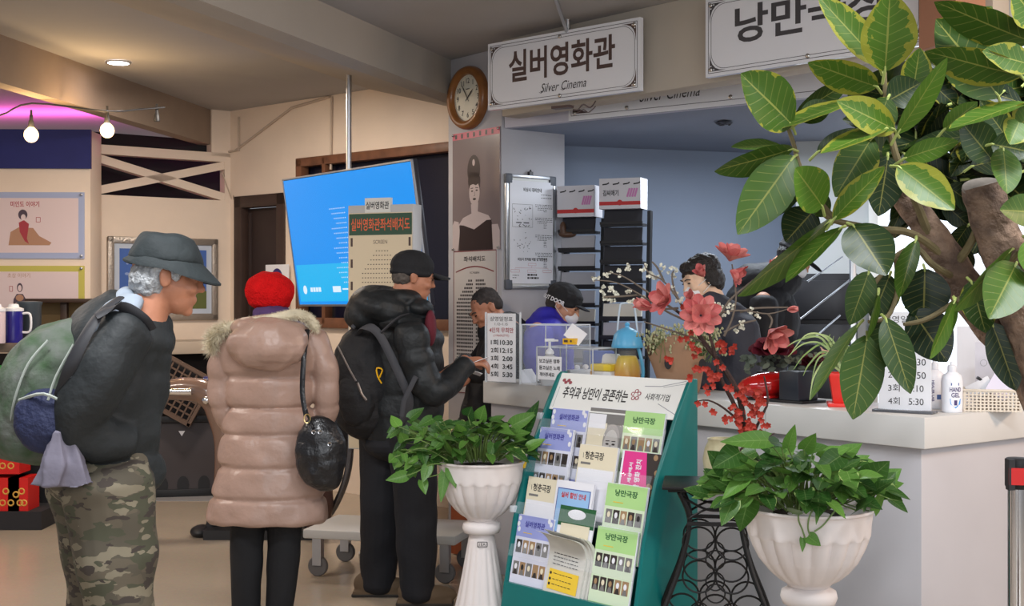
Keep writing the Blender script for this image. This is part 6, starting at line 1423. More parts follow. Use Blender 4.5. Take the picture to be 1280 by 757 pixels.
for x,y in ((744,350),(777,341),(786,334),(762,360),(772,368),(805,335),(812,343),(820,346),(842,338),(840,344),(757,371),(765,378),(823,374),(850,372),(842,362),(790,378),(760,343),(900,386),(906,394),(925,405),(922,410),(938,388),(946,392),(930,408),(913,384),(895,380),(828,335),(785,366),(752,362),(803,373)):
    for k in range(4):
        c = DV(x+q.uniform(-4,4),y+q.uniform(-4,4),q.uniform(-.02,.02)); 
        for j in range(4): d = V((q.gauss(0,1),q.gauss(0,1)-.4,q.gauss(0,1))).normalized(); leaf(g,c,c+d*.0095,.009,V((0,-1,0)),'petal',(0,0,0),nu=3,nv=2)
obj('white_sprig', g, M_wb, t, recalc=False)
# coral magnolias
M_mag = leaf_material('coral_petal', srgb(176,78,78), srgb(210,134,126), (.85,.6,.56), .08, .5, 2)
def magnolia(x,y,size_px,dirv,n_=7,open_=.8,dy=-.05):
    c = DV(x,y,dy); r_ = size_px/F*Yv; g = G(); ax = V(dirv).normalized(); u_ = ax.orthogonal().normalized(); w_ = ax.cross(u_)
    for lay,(m_,op,ln) in enumerate(((max(3,n_//2),open_*.5,.85),(n_,open_,1.0))):
        for k in range(m_):
            a = 2*math.pi*k/m_+lay*.6; rd_ = u_*math.cos(a)+w_*math.sin(a); d = (ax*(1-op*.75)+rd_*op).normalized(); leaf(g,c+rd_*.004,c+d*r_*ln,r_*.62,ax*op-rd_*(1-op),'petal',(0,q.random(),0),fold=.18,sag=.14,nu=7)
    obj('magnolia', g, M_mag, t, recalc=False)
magnolia(876,394,27,(-.1,-1,.15),9,.95,-.12); magnolia(835,375,26,(-.9,-.6,.25),6,.75,-.06); magnolia(912,326,27,(.2,-.4,.9),7,.7,-.05); magnolia(913,338,22,(.9,-.4,-.5),6,.55,-.03)
magnolia(962,412,30,(.35,-.6,-.5),6,.6,-.05); magnolia(960,338,17,(.5,-.6,.3),6,.55,-.04); magnolia(984,387,14,(1,-.2,.1),4,.2,-.02); magnolia(815,384,24,(-.9,-.2,.25),4,.25,-.04); magnolia(880,345,18,(-.5,-.6,.6),4,.4,-.04); magnolia(868,372,15,(-.6,-.6,.3),4,.4,-.06)
# red blossoms
g = G(); M_rb = mat('orange_red_petal', srgb(156,42,26), .6, noise_amt=.2, noise_scale=40)
for x,y,n_ in ((872,405,3),(858,380,3),(838,447,3),(872,440,3),(873,460,4),(885,462,5),(895,470,5),(860,473,2),(888,478,5),(900,455,3),(904,432,3),(915,436,3),(862,420,2),(870,502,2),(880,503,1),(895,515,2),(912,482,3),(925,495,5),(930,485,4),(935,505,5),(925,520,6),(940,515,5),(948,505,5),(950,520,4),(938,530,6),(930,535,5),(922,528,5),(950,538,3),(956,530,2),(945,492,4),(951,500,3),(868,430,2),(852,428,1),(910,525,3),(918,512,3),(940,540,5),(905,440,2),(898,428,2),(885,488,2)):
    for k in range(n_):
        c = DV(x+q.uniform(-5,5),y+q.uniform(-5,5),q.uniform(-.06,.0))
        for j in range(5): a = j*1.256+q.random(); d = V((math.cos(a),-.5,math.sin(a))).normalized(); leaf(g,c,c+d*.0145,.011,V((0,-1,0)),'petal',(0,0,0),nu=3,nv=2)
        g.ell(c,(.003,.003,.003),None,6,4)
obj('red_blossom', g, M_rb, t, recalc=False)

# stanchion at the right
t = thing('queue_barrier_post', 'chrome queue barrier post with a black head and red belt', 'post', (D(1272,373,4.25).x,4.25,0))
c = V((D(1272,373,4.25).x,4.25,0)); Mq = Matrix.Translation(c); zt_ = HC-(572-373)/F*4.25
g = G(); g.lathe([(.032,.02),(.032,zt_-.10)],32,Mq); obj('pole', g, M_chrome, t)
g = G(); g.lathe([(.034,zt_-.10),(.040,zt_-.09),(.040,zt_-.004),(.034,zt_)],28,Mq); g.obox(Mq,.02,.03,.10,(-.035,-.03,zt_-.05)); obj('head', g, M_black, t)
g = G(); g.lathe([(.19,0),(.19,.015),(.05,.03)],40,Mq); obj('base', g, M_black, t)
g = G(); g.obox(frame((c.x-.045,c.y-.042),(c.x+1.3,c.y-.32)),1.35,.055,.003,(.675,zt_-.055,0)); obj('belt', g, mat('red_belt', srgb(186,28,28), .6), t)
# ============================================================ LEFT SIDE
# framed information panels
def panel(px0,py0,px1,py1,label,border,kind):
    M, w_, h_ = poster_frame(px0,py0,px1,py1,NF,.012); g = G(); g.obox(M,w_,h_,.01,(w_/2,h_/2,-.005)); g.m = 1; g.rect(M,.03,.045,w_-.045,h_-.045); z = .001
    t = thing('wall_panel', label, 'panel', M.translation); g.m = 2
    if kind == 0:
        g.m = 4; g.text('미인도 이야기',M,w_*.42,h_*.82,w_*.28,.045,bold=.02,z=z); g.m = 2
        for k in range(9): dash(M,w_*.52,w_*(.9-.02*(k%4)),h_*(.83-.062*k),.008,k,z)
        g.m = 3; g.poly(M,[(w_*.26,h_*.20),(w_*.28,h_*.40),(w_*.36,h_*.47),(w_*.50,h_*.46),(w_*.56,h_*.34),(w_*.68,h_*.24),(w_*.66,h_*.20)],z)
        g.m = 4; g.poly(M,[(w_*.37,h_*.40),(w_*.36,h_*.54),(w_*.41,h_*.58),(w_*.46,h_*.52),(w_*.44,h_*.30),(w_*.46,h_*.22),(w_*.42,h_*.26)],z*1.5); g.m = 2; g.disc(M,w_*.40,h_*.66,.035,.04,z*1.5); g.m = 1; g.disc(M,w_*.405,h_*.62,.018,.024,z*2); g.m=2; dash(M,w_*.3,w_*.82,h_*.12,.016,7,z); g.m = 4; g.frame_line(M,w_*.53,h_*.55,w_*.57,h_*.62,.004,z)
    else:
        g.m = 4; dash(M,w_*.52,w_*.86,h_*.83,.012,3,z); dash(M,w_*.52,w_*.7,h_*.76,.012,4,z); g.m = 2
        for k in range(6): dash(M,w_*.52,w_*(.88-.03*(k%3)),h_*(.62-.09*k),.008,k,z)
        g.m = 3; g.text('초상 이야기',M,w_*.36,h_*.85,w_*.22,.035,z=z); g.m = 2; g.poly(M,[(w_*.30,h_*.30),(w_*.31,h_*.48),(w_*.34,h_*.56),(w_*.40,h_*.56),(w_*.43,h_*.48),(w_*.44,h_*.30),(w_*.41,h_*.42),(w_*.33,h_*.42)],z); g.disc(M,w_*.37,h_*.66,.022,.035,z); g.m = 1; g.disc(M,w_*.37,h_*.65,.014,.024,z*2); g.m = 3; g.disc(M,w_*.37,h_*.50,.03,.025,z*2); g.m = 4; g.frame_line(M,w_*.27,h_*.6,w_*.30,h_*.68,.004,z)
    obj('panel_board', g, [border, mat('pinkish_poster_paper', srgb(226,206,206), .4), mat('poster_dark', srgb(80,66,80), .5), mat('poster_tan', srgb(180,136,108), .5), mat('poster_red', srgb(170,60,70), .5)], t, recalc=False)
    for x in (.02,w_-.02):
        for y in (.02,h_-.02): g = G(); g.lathe([(.010,0),(.010,.02),(.004,.024)],12,M @ Matrix.Translation((x,y,0))); obj('stand_off_screw', g, M_steel, t)
panel(-22,240,106,323,'information panel with pale blue border and a figure on a tan hill',mat('pale_blue_acrylic', srgb(172,182,214), .15, coat=.6),0)
panel(-22,332,106,412,'information panel with yellow green border below the pale blue one',mat('yellow_green_acrylic', srgb(200,190,90), .15, coat=.6),1)
# framed landscape
M, w_, h_ = poster_frame(133,295,271,401,LF,.02)
t = thing('framed_picture', 'silver framed landscape picture of a tree under a blue sky', 'picture', M.translation); M_silver = mat('silver_frame', srgb(170,160,150), .35, .6, bump=.3, bump_scale=60)
g = G(); fw = .055
for x0,y0,x1,y1 in ((0,0,w_,fw),(0,h_-fw,w_,h_),(0,0,fw,h_),(w_-fw,0,w_,h_)): g.obox(M,x1-x0,y1-y0,.035,((x0+x1)/2,(y0+y1)/2,0))
obj('frame', g, M_silver, t, bevel=.01)
g = G(); g.obox(M,w_-.08,h_-.08,.01,(w_/2,h_/2,-.008)); g.m = 1; g.rect(M,fw+.045,fw+.04,w_-fw-.045,h_-fw-.04,-.002)
g.m = 2; g.rect(M,fw+.045,fw+.04,w_-fw-.045,h_*.36,-.0015); g.m = 3; g.poly(M,[(w_*.72,h_*.25),(w_*.78,h_*.28),(w_*.77,h_*.42),(w_*.86,h_*.55),(w_*.84,h_*.78),(w_*.66,h_*.80),(w_*.58,h_*.66),(w_*.66,h_*.48),(w_*.74,h_*.42)],-.001)
q = random.Random(3)
for k in range(30): g.disc(M,w_*q.uniform(.60,.84),h_*q.uniform(.46,.80),.025,.02,-.0008+k*1e-5,8)
g.m = 4
for k in range(12): g.disc(M,w_*q.uniform(.16,.5),h_*q.uniform(.5,.8),q.uniform(.01,.03),.012,-.001+k*1e-5,8)
obj('print', g, [mat('mount_blue_grey', srgb(190,200,216), .5), mat('sky_print_blue', srgb(70,104,176), .4), mat('meadow_print', srgb(96,104,56), .5), mat('tree_print', srgb(48,40,26), .5), mat('cloud_print', srgb(140,160,206), .5)], t, recalc=False)
# string lights
Ys = 8.2
cable = [(-40,156),(0,157),(38,158),(80,156),(134,141),(170,139),(204,134)]
t = thing('string_light_cable', 'black cable of festoon lights strung below the ceiling bulkhead', 'string lights', D(60,150,Ys))
g = G(); g.tube([D(x,y+ (0 if i not in (2,) else -14),Ys+i*.12) for i,(x,y) in enumerate([(-40,143),(0,144),(40,143),(134,139),(170,137),(206,134)])],.006,6,smooth=4); obj('cable', g, M_black, t)
lab = ['glowing round bulb above the royal blue band','glowing round bulb above the crossed lattice','unlit black bulb socket hanging at the cable end']
for k,(x,y) in enumerate(((39,144),(134,139),(196,136))):
    Yb = Ys+(.26,.40,.6)[k]; p = D(x,y,Yb); t = thing('festoon_bulb', lab[k], 'bulb', p, 'festoon bulbs' if k<2 else None)
    g = G(); g.lathe([(.006,.01),(.010,0),(.012,-.03),(.016,-.04),(.021,-.075),(.019,-.085)],16,Matrix.Translation(p)); g.obox(Matrix.Translation(p),.012,.012,.05,(0,0,.01)); obj('socket', g, M_black, t)
    if k<2:
        g = G(); g.ell(p+V((0,0,-.128)),(.046,.046,.050)); g.lathe([(.046*.5,-.09),(.02,-.08)],16,Matrix.Translation(p)); obj('glass_globe', g, mat('glowing_bulb', (1,.8,.5), .3, emit=(1,.66,.30), emit_s=4.5), t)
        BULBS = globals().setdefault('BULBS', []); BULBS.append(p+V((0,-.08,-.13)))
# downlight
u_ = 1.58
zc = CZ; px,py = 148,77; Yd = (zc-HC)*F/(373-py); p = D(px,py,Yd)
t = thing('recessed_downlight', 'round recessed downlight glowing in the left ceiling', 'ceiling light', p)
g = G(); g.lathe([(.072,-.004),(.085,-.002),(.085,-.010),(.07,-.012)],32,Matrix.Translation(p),close=True); obj('trim_ring', g, M_steel, t)
g = G(); g.lathe([(.001,-.006),(.07,-.006)],32,Matrix.Translation(p)); obj('lens', g, mat('downlight_lens', (1,1,1), .3, emit=(.95,.9,1), emit_s=6), t)
# white counter along the lattice wall and low shelf at the far left
t = thing('wall_counter', 'cream counter shelf along the lattice wall', 'counter', LF @ V((LL/2,0,.2)))
zs = HC-(427-373)/F*10.2; g = G(); Mh_ = LF; g.obox(Mh_,LL+.6,.10,.45,(LL/2-.25,zs-.05,.235)); obj('shelf_top', g, mat('cream_shelf', srgb(186,172,156), .5), t, bevel=.006)
g = G(); g.obox(Mh_,LL+.6,zs-.1,.03,(LL/2-.25,(zs-.1)/2,.03)); obj('dark_back', g, M_dark, t)
g = G(); g.obox(Mh_,.05,zs-.1,.40,(LL-.0,(zs-.1)/2,.22)); obj('end_panel', g, M_dark, t)
# black bench box with arched holes
c0,c1 = D(186,373,9.75),D(268,373,9.85); Mb = frame(c0,c1,.06); w_ = (c1-c0).length; h_ = .50
t = thing('black_storage_box', 'black storage box with three arched cutouts and a pale triangle', 'box', Mb.translation-V((0,0,.06)))
g = G(); g.obox(Mb,w_,h_,.35,(w_/2,h_/2,-.18)); g.m = 1
for x in (.10,.26,.42): g.disc(Mb,x*w_/.5,.03,.045,.07,.001,16)
g.m = 2; g.poly(Mb,[(w_*.45,h_*.88),(w_*.55,h_*.88),(w_*.5,h_*.80)],.001); obj('box_body', g, [mat('graphite_board', srgb(64,58,60), .5), M_black, M_paper], t, recalc=False)
g = G(); g.obox(Mb,w_+.1,.05,.42,(w_/2,h_+.03,-.18)); g.obox(Mb,w_+.1,.06,.38,(w_/2,-.03,-.18)); obj('box_lid', g, M_black, t, bevel=.004)
# tilted lattice crate
p = D(222,487,9.7); t = thing('lattice_crate', 'tilted brown lattice crate on the black storage box', 'crate', p); Ml = hframe(p,(0,1,0),(.55,0,1)); M_lat = mat('brown_lattice', srgb(98,78,66), .6)
g = G()
for a,b_,c_,d_ in ((.42,.025,0,.19),(.42,.025,0,-.19),(.025,.40,-.2,0),(.025,.40,.2,0)): g.obox(Ml,a,.03,b_,(c_,0,d_))
obj('rim', g, M_lat, t)
g = G()
for k in range(8): g.obox(Ml,.012,.015,.38,(-.175+.05*k,0,0)); g.obox(Ml,.40,.015,.012,(0,.005,-.175+.05*k))
obj('lattice', g, M_lat, t); 
g = G(); g.obox(Ml,.40,.02,.38,(0,.06,0)); obj('backing', g, M_dark, t)
# recliner with curved brown arm, behind the pink coat
Yr = 8.2; RD = lambda x,y,dy=0: D(x,y,Yr+dy)
t = thing('recliner_chair', 'black recliner with curved glossy brown arms and a chrome cap behind the pink coat', 'chair', (RD(335,373).x,Yr,0))
M_gbr = mat('glossy_brown', srgb(124,98,84), .2, coat=.5); M_blk = mat('black_upholstery', (.02,.02,.022), .5)
g = G(); g.tube([RD(206,488),RD(232,486),RD(258,492),RD(272,515),RD(280,560),RD(276,640)],[.045,.055,.06,.055,.045,.04],16,1.35,(0,1,0),smooth=7); obj('arm', g, M_gbr, t, sharp=60)
g = G(); g.tube([RD(207,489,-.06),RD(240,489,-.07)],[.02,.025],12); g.ell(RD(258,500,-.08),(.03,.02,.025)); obj('arm_trim', g, M_chrome, t)
g = G(); g.tube([RD(255,478,.1),RD(276,484,.1),RD(284,520,.1)],[.06,.08,.05],12,.7,(0,1,0),smooth=5); obj('blue_shell', g, mat('dark_blue_gloss', srgb(40,48,96), .2, coat=.5), t, sharp=60)
g = G(); g.limb([RD(300,600,.2),RD(340,595,.2),RD(400,590,.2)],[.22,.25,.22],.6,(0,0,1) if False else (0,1,0),6); g.limb([RD(400,590,.2),RD(425,520,.25),RD(420,455,.3)],[.20,.18,.12],.7,(0,1,0),6); obj('seat', g, M_blk, t, remesh=.015, smooth=3)
g = G(); g.tube([RD(428,470,-.05),RD(438,540,-.08),RD(432,600,-.08),RD(405,650,-.05),RD(360,668)],[.022]*5,10,1,smooth=8); obj('hoop', g, mat('dark_chrome', (.15,.14,.14), .25, .8), t)
g = G(); 
for a in ((330,640),(400,640)): g.tube([RD(a[0],a[1]-30,.2),V((RD(a[0],373).x,Yr+.2,0))],.03,8)
g.ell(V((RD(252,373).x,Yr,.03)),(.07,.1,.04)); g.tube([RD(278,620),V((RD(262,373).x,Yr,.04))],.035,10); g.obox(Matrix.Translation((RD(330,373).x,Yr+.1,.03)),.7,.5,.06); obj('foot', g, M_blk, t)
g = G(); g.ell(RD(395,625,-.1),(.11,.1,.20)); obj('side_pad', g, mat('russet_leather', srgb(92,62,52), .4), t, sharp=60)
# flat trolley
c = D(480,672,7.1); t = thing('flat_trolley', 'low white platform trolley with grey castors behind the black trousers', 'trolley', (c.x,7.1,0)); zt_ = HC-(660-373)/F*7.15
Mt_ = Matrix.Translation((c.x+.05,7.12,0)) @ Matrix.Rotation(-.25,4,'Z')
g = G(); g.obox(Mt_,.86,.50,.05,(0,0,zt_)); obj('platform', g, mat('dull_white_platform', srgb(186,184,180), .5), t, bevel=.01)
for x in (-.36,.36):
    for y in (-.2,.2):
        c_ = Mt_ @ V((x,y,.055)); g = G(); g.lathe([(.02,-.016),(.05,-.016),(.055,-.01),(.055,.01),(.05,.016),(.02,.016)],24,Matrix.Translation(c_) @ Matrix.Rotation(-.25,4,'Z') @ Matrix.Rotation(rad(90),4,'X')); o_ = obj('castor', g, mat('grey_rubber', srgb(96,94,94), .6), t)
        g = G(); g.obox(Mt_,.05,.045,zt_-.07,(x,y,(zt_+.07)/2-.01)); obj('castor_fork', g, M_steel, o_)
g = G(); p = D(498,640,7.2); g.obox(Matrix.Translation((p.x,7.2,0)),.07,.07,.28,(0,0,zt_+.165)); tag(obj('green_bottle_crate', g, mat('bottle_green', srgb(30,96,80), .4), bevel=.01), 'narrow green container standing on the low trolley', 'container')
# orange brown wooden crate behind the planter
p = D(612,640,7.7); g = G(); g.obox(frame((D(560,373,7.62).x,7.62),(D(640,373,7.3).x,7.3)),.46,.46,.10,(.25,.235,-.05)); tag(obj('wooden_crate', g, mat('orange_brown_wood', srgb(150,74,36), .5, noise_amt=.35, noise_scale=9), bevel=.006), 'orange brown wooden crate on the floor behind the left planter', 'crate')
# low shelf with mugs, far left
Yl = 8.9; zs2 = HC-(427-373)/F*Yl; xl = lambda px: D(px,373,Yl).x
t = thing('tea_table', 'low wooden tea table at the left edge below the information panels', 'table', (xl(-20),Yl,0)); M_tw = mat('worn_wood', srgb(104,88,76), .6, noise_amt=.3, noise_scale=7)
g = G(); g.obox(Matrix.Translation((xl(-30),Yl+.03,zs2-.03)),1.25,.6,.06); obj('table_top', g, M_tw, t, bevel=.006)
for x in (-80,20): g = G(); g.obox(Matrix.Translation((xl(x),Yl,(zs2-.06)/2)),.07,.07,zs2-.06); obj('leg', g, M_tw, t)
g = G(); g.obox(Matrix.Translation((xl(-30),Yl+.45,(zs2-.1)/2)),1.25,.03,zs2-.1); obj('back_panel', g, M_dark, t)
def mug(px, Y, r, h, m, label, handle=True):
    c = V((D(px,373,Y).x,Y,zs2)); t = thing('tumbler', label, 'tumbler', c); Mg = Matrix.Translation(c)
    g = G(); g.lathe([(r*.95,0),(r,.01),(r,h*.92)],28,Mg); obj('cup_body', g, m, t, sharp=60)
    g = G(); g.lathe([(r*1.05,h*.92),(r*1.06,h),(r*.6,h+.01),(r*.5,h+.03),(.001,h+.032)],28,Mg); obj('lid', g, M_wpl, t, sharp=50)
    if handle: g = G(); g.tube([c+V((r,0,h*.85)),c+V((r+.05,0,h*.82)),c+V((r+.05,0,h*.35)),c+V((r,0,h*.3))],.008,8,smooth=4); obj('handle', g, M_wpl, t)
mug(17,8.75,.062,.23,mat('deep_blue_glaze', srgb(40,36,130), .15, coat=.5),'deep blue tumbler with white flowers, lid and white handle')
mug(-4,8.6,.055,.23,mat('white_pink_cup', srgb(220,200,206), .3),'white and pink cup cut by the left picture edge',False)
c = V((D(37,373,8.95).x,8.95,zs2)); g = G(); g.lathe([(.07,0),(.078,.01),(.078,.25),(.085,.262),(.085,.275),(.02,.28)],32,Matrix.Translation(c)); tag(obj('grey_canister', g, mat('slate_tin', srgb(80,90,98), .35, .3), sharp=50), 'slate grey metal canister behind the deep blue tumbler', 'canister')
Mf = hframe(V((D(17,373,8.75).x,8.75-.063,zs2+.12)),(0,1,0)); 
t = thing('small_side_shelf', 'dark brown rack shelf beneath the information panels', 'shelf', (xl(80),9.4,0)); g = G()
zz = HC-(373-373)/F*9.4-.01
g.obox(Matrix.Translation((D(78,373,9.4).x,9.75,HC-.015)),.7,.3,.03); g.obox(Matrix.Translation((D(64,373,9.4).x,9.68,1.25)),.05,.05,.5); g.obox(Matrix.Translation((D(118,373,9.4).x,9.68,1.25)),.05,.05,.5); g.obox(Matrix.Translation((D(78,373,9.4).x,9.75,.98)),.7,.3,.03); g.obox(Matrix.Translation((D(78,373,9.4).x,9.75,.48)),.68,.25,.96); obj('rack_frame', g, mat('dark_brown_wood', srgb(58,40,30), .5), t, bevel=.004)
g = G(); g.obox(Matrix.Translation((D(78,373,9.4).x,9.87,1.24)),.68,.02,.48); obj('backing', g, mat('ochre_board', srgb(130,104,64), .6), t)
g = G(); p = D(92,388,9.35); g.ell((p.x,9.7,1.07),(.07,.06,.07)); tag(obj('maroon_pot', g, mat('maroon_glaze', srgb(86,24,30), .2, coat=.5)), 'round maroon pot on the dark brown rack shelf', 'pot')
# green bag and red gift boxes
g = G(); p = D(6,478,8.5); g.ell((p.x,8.5,p.z),(.14,.12,.11)); tag(obj('green_bag', g, mat('bright_green_plastic', srgb(40,130,50), .4, bump=.6, bump_scale=20), remesh=.012, smooth=2, disp=(.02,12)), 'bright green plastic bag at the left edge under the tea table', 'bag')
t = thing('bag_shelf', 'low dark shelf at the left edge carrying the green bag and red boxes', 'shelf', (D(0,373,8.6).x,8.6,0))
g = G(); g.obox(Matrix.Translation((D(-10,373,8.6).x,8.6,.06)),.8,.4,.12); g.obox(Matrix.Translation((D(-10,373,8.6).x,8.6,.80)),.8,.4,.03); g.obox(Matrix.Translation((D(-10,373,8.6).x,8.78,.45)),.8,.03,.72); obj('shelf_frame', g, M_dark, t)
M_rb2 = mat('red_gift_card', srgb(206,28,24), .4); M_gold = mat('gold_print', srgb(220,170,80), .5)
for k,(px,z_) in enumerate(((-2,.12),(-2,.36),(36,.12))):
    Mr_ = frame((D(px-26,373,8.42).x,8.42),(D(px+26 if k<2 else px+12,373,8.42).x,8.42),z_); w_ = .27 if k<2 else .13
    g = G(); g.obox(Mr_,w_,.215,.2,(w_/2,.108,-.1)); g.m = 1
    for (a,b_) in ((.6,.25),(.8,.25),(.68,.6),(.4,.5)): g.ring(Mr_ @ V((w_*a,.215*b_,.001)),(Mr_.col[0].xyz,(0,0,1)),.018,.005,12,4)
    tag(obj('gift_box', g, [M_rb2, M_gold], recalc=False), ['lower red gift box with gold motifs at the left edge','upper red gift box with gold motifs at the left edge','narrow red gift box right of the stacked pair'][k], 'box', 'red gift boxes')
# ============================================================ RUBBER TREE
Yt = 2.7
def Z(x,y,dy=0): return D(x,y,Yt+dy)
t = thing('rubber_tree', 'large rubber tree with variegated leaves and cut trunks overhanging the counter', 'tree', (Z(1330,373).x,Yt+.1,0))
M_trunk = mat('brown_bark', srgb(132,108,90), .9, col2=srgb(66,50,42), noise_scale=22, bump=1, bump_scale=35)
def trunk(pts, rs, name='trunk'):
    g = G(); P,Q_ = resample([V(p) for p in pts], rs, 8); vs=[]; n=20
    for i,p in enumerate(P):
        tt = (P[min(i+1,len(P)-1)]-P[max(i-1,0)]).normalized(); a = V((0,1,0)); a = (a-tt*a.dot(tt)).normalized(); b_ = tt.cross(a)
        for k in range(n):
            w_ = 2*math.pi*k/n; r_ = Q_[i]*(1+.10*noise.noise(V((math.cos(w_)*2,math.sin(w_)*2,i*.35)))); vs.append(p+a*math.cos(w_)*r_+b_*math.sin(w_)*r_)
    m_=len(P); g.add(vs,[(i*n+k,i*n+(k+1)%n,(i+1)*n+(k+1)%n,(i+1)*n+k) for i in range(m_-1) for k in range(n)]+[tuple(range(n))[::-1],tuple(range((m_-1)*n,m_*n))]); return obj(name, g, M_trunk, t, sharp=60)
base_ = V((Z(1400,373).x,Yt+.1,.30))
trunk([base_,Z(1372,700,.06),Z(1340,580,.05),Z(1312,490,.02),Z(1286,410),Z(1262,335),Z(1240,275),Z(1228,232)],[.085,.08,.068,.056,.049,.046,.043,.042])
g = G(); tp = Z(1228,231); g.lathe([(.001,.004),(.028,.004),(.040,.0),(.042,-.006)],24,Matrix.Translation(tp) @ Matrix.Rotation(rad(25),4,'X') @ Matrix.Rotation(rad(-12),4,'Y')); obj('cut_face', g, mat('cut_wood', srgb(120,112,104), .9, noise_amt=.4, noise_scale=30), t)
trunk([Z(1316,520,.06),Z(1280,450,.07),Z(1225,385,.08),Z(1185,325,.08),Z(1150,272,.08),Z(1122,238,.08)],[.05,.045,.042,.036,.030,.026])
g = G(); p = V((base_.x,base_.y,0)); g.lathe([(.20,0),(.24,.02),(.28,.34),(.30,.36),(.27,.36),(.26,.30),(.001,.30)],40,Matrix.Translation(p)); obj('pot', g, mat('brown_pot', srgb(90,60,44), .5), t)
def twig(pts, r0, r1):
    g = G(); P = [Z(*q_) for q_ in pts]; n_=len(P); g.tube(P,[r0+(r1-r0)*i/(n_-1) for i in range(n_)],8,smooth=5); obj('branch', g, mat('green_brown_twig', srgb(104,92,62), .8, noise_amt=.3, noise_scale=30), t)
twig([(1180,320,.06),(1140,292,.03),(1090,285),(1045,276),(1030,268)],.009,.005)
twig([(1045,277),(1015,240),(1000,210),(992,180),(985,160)],.007,.004)
twig([(1160,290,.06),(1140,240,.02),(1122,200),(1112,160),(1107,120),(1106,90)],.010,.004)
twig([(1195,330,.06),(1215,300,.03),(1240,240,.04),(1262,190,.04),(1272,140,.04)],.010,.005)
twig([(1190,345,.06),(1165,330),(1145,310),(1120,320),(1100,345),(1090,360)],.008,.004)
twig([(1120,322,.0),(1122,360,.01),(1110,395,-.02),(1085,402,-.02)],.006,.004)
twig([(1225,390,.03),(1205,385,-.03),(1195,372,-.03)],.007,.004)
twig([(1262,330,-.03),(1275,315,-.06),(1300,312,-.06)],.006,.005)
twig([(1205,370,.05),(1160,398,.02),(1130,405)],.007,.004)
g = G()
# base x,y, tip x,y, width px, variegation, brightness, depth of base, depth of tip
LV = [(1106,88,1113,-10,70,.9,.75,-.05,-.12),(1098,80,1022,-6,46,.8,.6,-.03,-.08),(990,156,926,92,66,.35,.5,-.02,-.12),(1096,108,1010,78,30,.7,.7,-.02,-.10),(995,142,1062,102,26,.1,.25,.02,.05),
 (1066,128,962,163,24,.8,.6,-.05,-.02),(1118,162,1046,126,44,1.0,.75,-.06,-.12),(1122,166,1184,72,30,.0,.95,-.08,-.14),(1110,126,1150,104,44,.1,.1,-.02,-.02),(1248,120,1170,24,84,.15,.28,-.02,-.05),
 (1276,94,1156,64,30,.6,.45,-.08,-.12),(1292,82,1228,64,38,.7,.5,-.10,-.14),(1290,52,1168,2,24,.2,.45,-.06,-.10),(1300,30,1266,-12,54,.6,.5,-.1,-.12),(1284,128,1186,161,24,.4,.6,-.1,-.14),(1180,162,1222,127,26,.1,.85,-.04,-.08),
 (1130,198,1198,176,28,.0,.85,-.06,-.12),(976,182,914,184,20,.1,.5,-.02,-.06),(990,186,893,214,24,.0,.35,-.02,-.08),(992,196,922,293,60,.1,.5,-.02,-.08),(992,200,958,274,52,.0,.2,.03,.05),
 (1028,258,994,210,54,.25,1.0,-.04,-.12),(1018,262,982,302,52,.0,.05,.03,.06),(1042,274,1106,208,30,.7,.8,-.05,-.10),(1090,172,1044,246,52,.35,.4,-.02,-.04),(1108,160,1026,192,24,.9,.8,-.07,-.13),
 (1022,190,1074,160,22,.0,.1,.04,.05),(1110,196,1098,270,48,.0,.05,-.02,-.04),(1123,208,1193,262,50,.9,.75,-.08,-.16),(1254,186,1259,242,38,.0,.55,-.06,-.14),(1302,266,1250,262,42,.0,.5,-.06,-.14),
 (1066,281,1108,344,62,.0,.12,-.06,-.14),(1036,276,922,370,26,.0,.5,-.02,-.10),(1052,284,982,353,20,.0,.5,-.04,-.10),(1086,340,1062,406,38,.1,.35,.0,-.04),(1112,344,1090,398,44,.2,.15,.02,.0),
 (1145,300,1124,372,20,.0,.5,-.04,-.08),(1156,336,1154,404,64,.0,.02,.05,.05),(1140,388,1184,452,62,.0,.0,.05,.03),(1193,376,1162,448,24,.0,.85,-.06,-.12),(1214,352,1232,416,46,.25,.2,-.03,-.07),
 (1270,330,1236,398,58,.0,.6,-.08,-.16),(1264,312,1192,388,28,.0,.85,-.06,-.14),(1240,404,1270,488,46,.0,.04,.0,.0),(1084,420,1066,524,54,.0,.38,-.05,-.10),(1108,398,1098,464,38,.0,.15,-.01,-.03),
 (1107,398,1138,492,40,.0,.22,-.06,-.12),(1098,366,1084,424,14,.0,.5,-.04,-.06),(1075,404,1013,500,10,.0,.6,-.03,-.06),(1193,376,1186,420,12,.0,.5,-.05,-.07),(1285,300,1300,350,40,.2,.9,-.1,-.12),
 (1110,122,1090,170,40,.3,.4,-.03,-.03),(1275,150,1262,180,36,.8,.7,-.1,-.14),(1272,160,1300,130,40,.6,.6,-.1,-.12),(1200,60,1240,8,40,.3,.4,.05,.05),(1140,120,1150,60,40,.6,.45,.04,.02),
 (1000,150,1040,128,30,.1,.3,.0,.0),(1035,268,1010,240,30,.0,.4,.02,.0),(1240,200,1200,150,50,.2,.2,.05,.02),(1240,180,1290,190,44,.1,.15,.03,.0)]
q = random.Random(17)
for k in range(88):
    x = q.uniform(1120,1300); y = q.uniform(95,235); a = q.uniform(0,6.28); L = q.uniform(45,85)
    LV.append((x,y,x+math.cos(a)*L,y+math.sin(a)*L*.9,q.uniform(24,44),q.choice([0,0,.2,.5]),q.uniform(0,.18),q.uniform(.08,.32),q.uniform(.05,.32)))
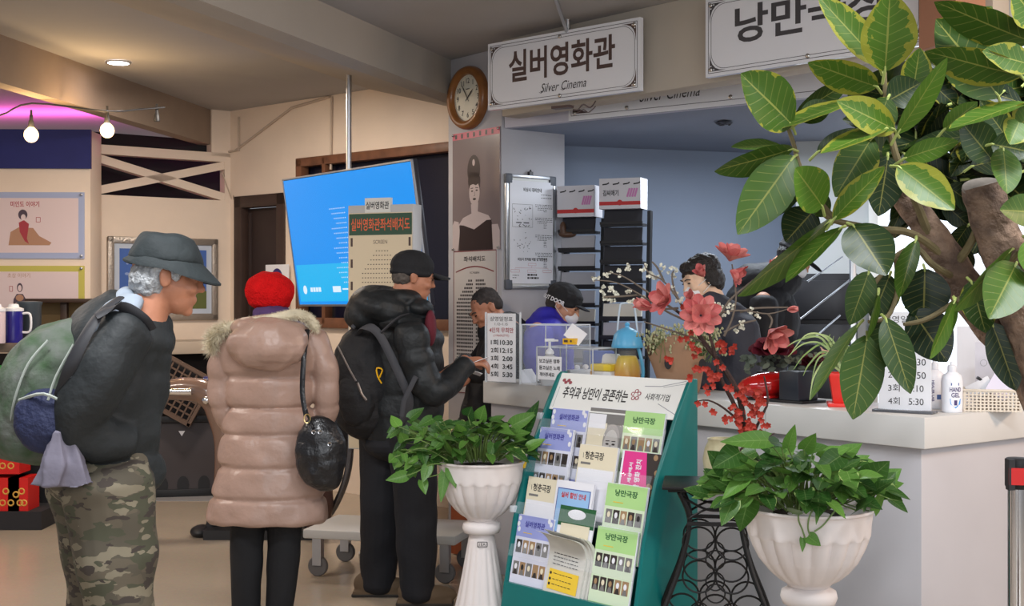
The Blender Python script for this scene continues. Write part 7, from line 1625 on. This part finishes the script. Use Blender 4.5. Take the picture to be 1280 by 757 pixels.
for k in range(20):
    x = q.uniform(1120,1240); y = q.uniform(230,330); a = q.uniform(.5,2.8); L = q.uniform(35,60)
    if 1130<x<1200 and y>270: continue
    LV.append((x,y,x+math.cos(a)*L,y+math.sin(a)*L,q.uniform(22,36),0,q.uniform(0,.2),q.uniform(.08,.22),q.uniform(.08,.2)))
st = G()
for (bx,by,tx,ty,w_,var,br,d0,d1) in LV:
    b_, e_ = Z(bx,by,d0), Z(tx,ty,d1); L = (e_-b_).length; wm = w_/F*Yt; real = max(wm,.40*L); roll = math.acos(min(1,wm/real))*q.choice((-1,1)); ax = (e_-b_).normalized()
    nn = V((-b_.x*.0,-1,.15)); nn = (nn-ax*nn.dot(ax)).normalized(); nn = Matrix.Rotation(roll,3,ax) @ nn
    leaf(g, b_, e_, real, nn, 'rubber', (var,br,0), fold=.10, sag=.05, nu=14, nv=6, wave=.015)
    st.tube([b_-ax*.018+V((0,.012,-.008)), b_, b_+ax*L*.06],[.0032,.0030,.002],6)
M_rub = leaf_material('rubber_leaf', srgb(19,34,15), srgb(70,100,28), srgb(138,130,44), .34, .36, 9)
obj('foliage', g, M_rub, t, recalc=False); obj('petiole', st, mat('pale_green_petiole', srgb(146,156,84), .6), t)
# ============================================================ CAMERA + LIGHT
cam = bpy.data.cameras.new('camera'); co = bpy.data.objects.new('camera', cam); COL.objects.link(co)
co.location = (0,0,HC); co.rotation_euler = (rad(90),0,0)
cam.sensor_width = 36; cam.lens = F*36/1280; cam.shift_y = -5.5/1280; cam.clip_start = .05
bpy.context.scene.camera = co
def area(name, loc, target, size, power, col, spread=180):
    l = bpy.data.lights.new(name, 'AREA'); l.shape = 'RECTANGLE'; l.size, l.size_y = size; l.energy = power; l.color = col; l.spread = rad(spread)
    o = bpy.data.objects.new(name, l); COL.objects.link(o); o.location = loc
    o.rotation_euler = (V(target)-V(loc)).to_track_quat('-Z','Y').to_euler(); return o
def point(name, loc, power, col, r=.05):
    l = bpy.data.lights.new(name, 'POINT'); l.energy = power; l.color = col; l.shadow_soft_size = r
    o = bpy.data.objects.new(name, l); COL.objects.link(o); o.location = loc; return o
area('ceiling_tubes_lobby', (-1.2,3.2,2.98), (-1.2,3.2,0), (1.3,.35), 75, (.95,.97,1))
area('ceiling_tubes_entrance', (1.4,2.0,2.98), (1.4,2.0,0), (1.3,.35), 85, (.93,.96,1))
area('ceiling_tubes_left', (-3.6,5.6,2.9), (-3.6,5.6,0), (1.2,.3), 85, (1,.89,.80))
area('daylight_entrance', (5.0,1.0,2.2), (0.6,6.5,1.3), (2.8,2.2), 60, (.86,.93,1))
area('hall_lamp', (4.2,3.2,2.9), (3.2,5.2,.6), (.5,.5), 70, (1,.70,.48))
area('front_fill', (.3,-2.2,2.1), (0,6,1.9), (5.5,2.6), 165, (.93,.96,1))  # added fill light behind the camera, brightens the signs and upper surfaces
area('booth_tubes', (1.5,8.0,2.5), (1.5,8.0,0), (1.0,.3), 34, (.82,.9,1))
area('back_corner_lamp', (-1.9,8.6,2.9), (-1.9,9.0,0), (.3,.3), 40, (1,.88,.76))
area('cove_led', (-3.9,11.2,2.84), (-3.9,11.2,3.3), (3.6,.15), 30, (1,.12,.75))
for b_ in BULBS: point('bulb_light', b_, 12, (1,.66,.32), .05)
w = bpy.data.worlds.new('world'); bpy.context.scene.world = w; w.use_nodes = True
bg = w.node_tree.nodes['Background']; bg.inputs['Color'].default_value = (.86,.9,1,1); bg.inputs['Strength'].default_value = .34
s = bpy.context.scene; s.view_settings.view_transform = 'Standard'; s.view_settings.look = 'None'; s.view_settings.gamma = 1; s.view_settings.exposure = 0
s.view_settings.use_curve_mapping = False
